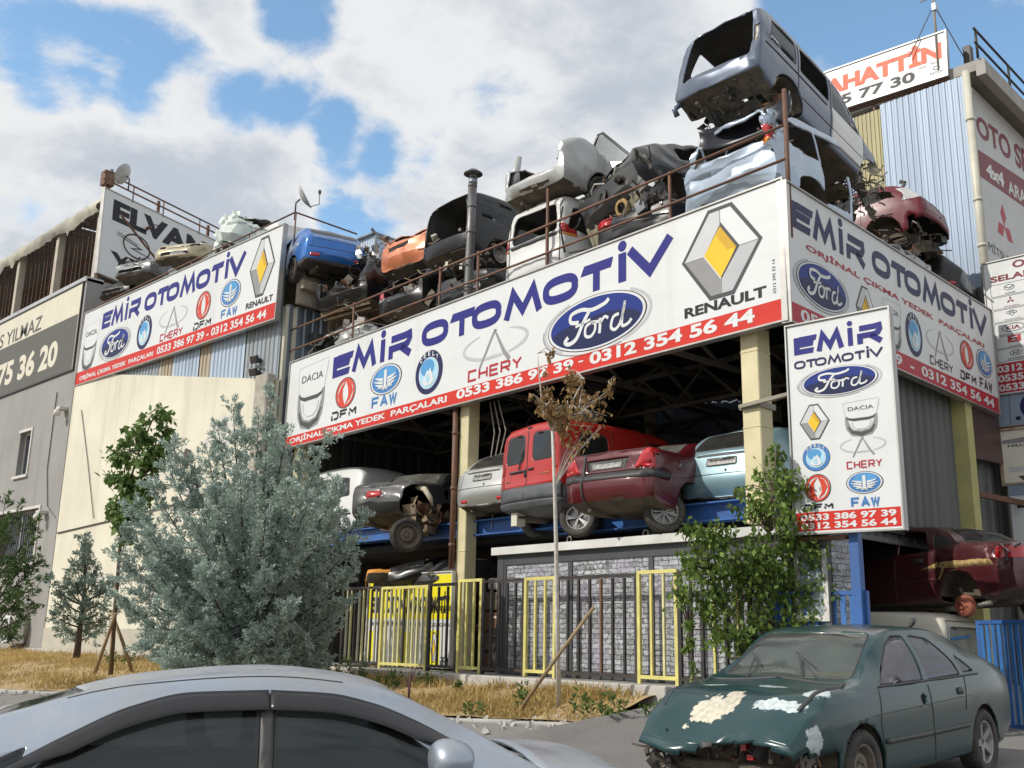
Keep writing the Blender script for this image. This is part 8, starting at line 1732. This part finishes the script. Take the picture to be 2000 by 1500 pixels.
def weeds_and_grass():
    rs = np.random.RandomState(3); rnd = random.Random(3); gw = leafmat('weed_leaves', (.13,.20,.05), (.05,.09,.025), 3, .3); P, D, Nn = [], [], []
    spots = []
    def solve(px, py):                                   # foot of a plant on the sloping ground
        lo, hi = 5.0, 40.0
        for _ in range(40):
            m = (lo+hi)/2; p = at(px, py, m)
            if p.z > gz(p.x, p.y)+.03: lo = m
            else: hi = m
        return p
    for i, (px, py, h, w, lab) in enumerate(((1012,1392,.40,.17,'dark green weed clump at the foot of the leaning stake'),(930,1398,.20,.16,'low grey green weed left of the leaning stake'),(1150,1400,.34,.25,'green weed clump right of the thin white trunk'),(1190,1402,.25,.2,'low weed tuft further right of the thin white trunk'),(700,1335,.40,.32,'leafy weed clump by the kerb before the yellow banner'),(640,1325,.34,.3,'weed clump beside the big bluish conifer'),(590,1312,.30,.3,'weed clump at the right foot of the bluish conifer'),(760,1345,.28,.26,'weed tuft before the banner, nearer the dead sapling'),(830,1342,.22,.26,'weed tuft right of the dead sapling'),(900,1352,.16,.12,'tiny weed at the pavement blocks'),(1265,1404,.18,.2,'weed tuft near the green car nose'),(240,1300,.35,.4,'green tuft around the maple stakes'),(680,1300,.24,.2,'weed tuft on the pavement edge'))):
        p = solve(px, py); r = empty('weed', p, label=lab, cat='weed', group='weeds on the verge'); n = int(70+900*h*w); P = []; D = []
        for s_ in range(max(4, int(26*w))):
            b = np.array([rnd.gauss(0,w*.35), rnd.gauss(0,w*.35), 0]); tip = b+np.array([rnd.gauss(0,w*.4), rnd.gauss(0,w*.4), h*rnd.uniform(.5,1.1)]); m = max(6, n//int(26*w+1)); t = rs.rand(m); P.append(b[None]+(tip-b)[None]*t[:, None]); dd = rs.randn(m, 3); dd[:, 2] = np.abs(dd[:, 2])*.7+.3; D.append(dd)
        P = np.concatenate(P); D = np.concatenate(D); L = .05+.06*rs.rand(len(P)); V, F = quads(P, D, rs.randn(len(P), 3)+np.array([0,0,.8]), L, L*.35); cloud_mesh('leaves', V, F, gw, r)
    # dry grass over the verge
    n = 46000; a = 1.4+rs.rand(n)**1.25*30; bb = rs.rand(n); P = []; keep = []
    for i in range(n):
        f = float(road_front(a[i])); top = -1.38 if a[i] < 9.8 else -.95; b = lerp(f+.05, top, bb[i])
        dens = noise.noise(Vector((a[i]*.9, b*1.1, 2)))
        if dens < -.02 and rnd.random() < .85: continue
        P.append(S(a[i], b, g_ab(a[i], b)+.02)); keep.append(dens)
    P = np.array([tuple(p) for p in P]); m = len(P); dd = rs.randn(m, 3)*.75; dd[:, 2] = .8+rs.rand(m)*.5; L = (.07+.12*rs.rand(m))*(1+.9*np.clip(np.array(keep), 0, 1)); V, F = quads(P, dd, rs.randn(m, 3), L, .010+.012*rs.rand(m)); o = cloud_mesh('dry_grass', V, F, leafmat('straw', (.56,.42,.17), (.33,.23,.09), .8, .25)); o['kind'] = 'stuff'
    # litter: stones along the verge edge
    mb = MB()
    for i in range(220):
        a_ = 1.4+rnd.random()**1.5*12; b = float(road_front(a_))+rnd.gauss(.05,.28); s_ = rnd.uniform(.015,.05); mb.box(S(a_, b, g_ab(a_, b)+s_*.3), (s_*1.5, s_*1.1, s_*.8), (rnd.random()*3, rnd.random()*3, rnd.random()*3))
    o = mb.build('gravel', m_conc2); o['kind'] = 'stuff'
weeds_and_grass()
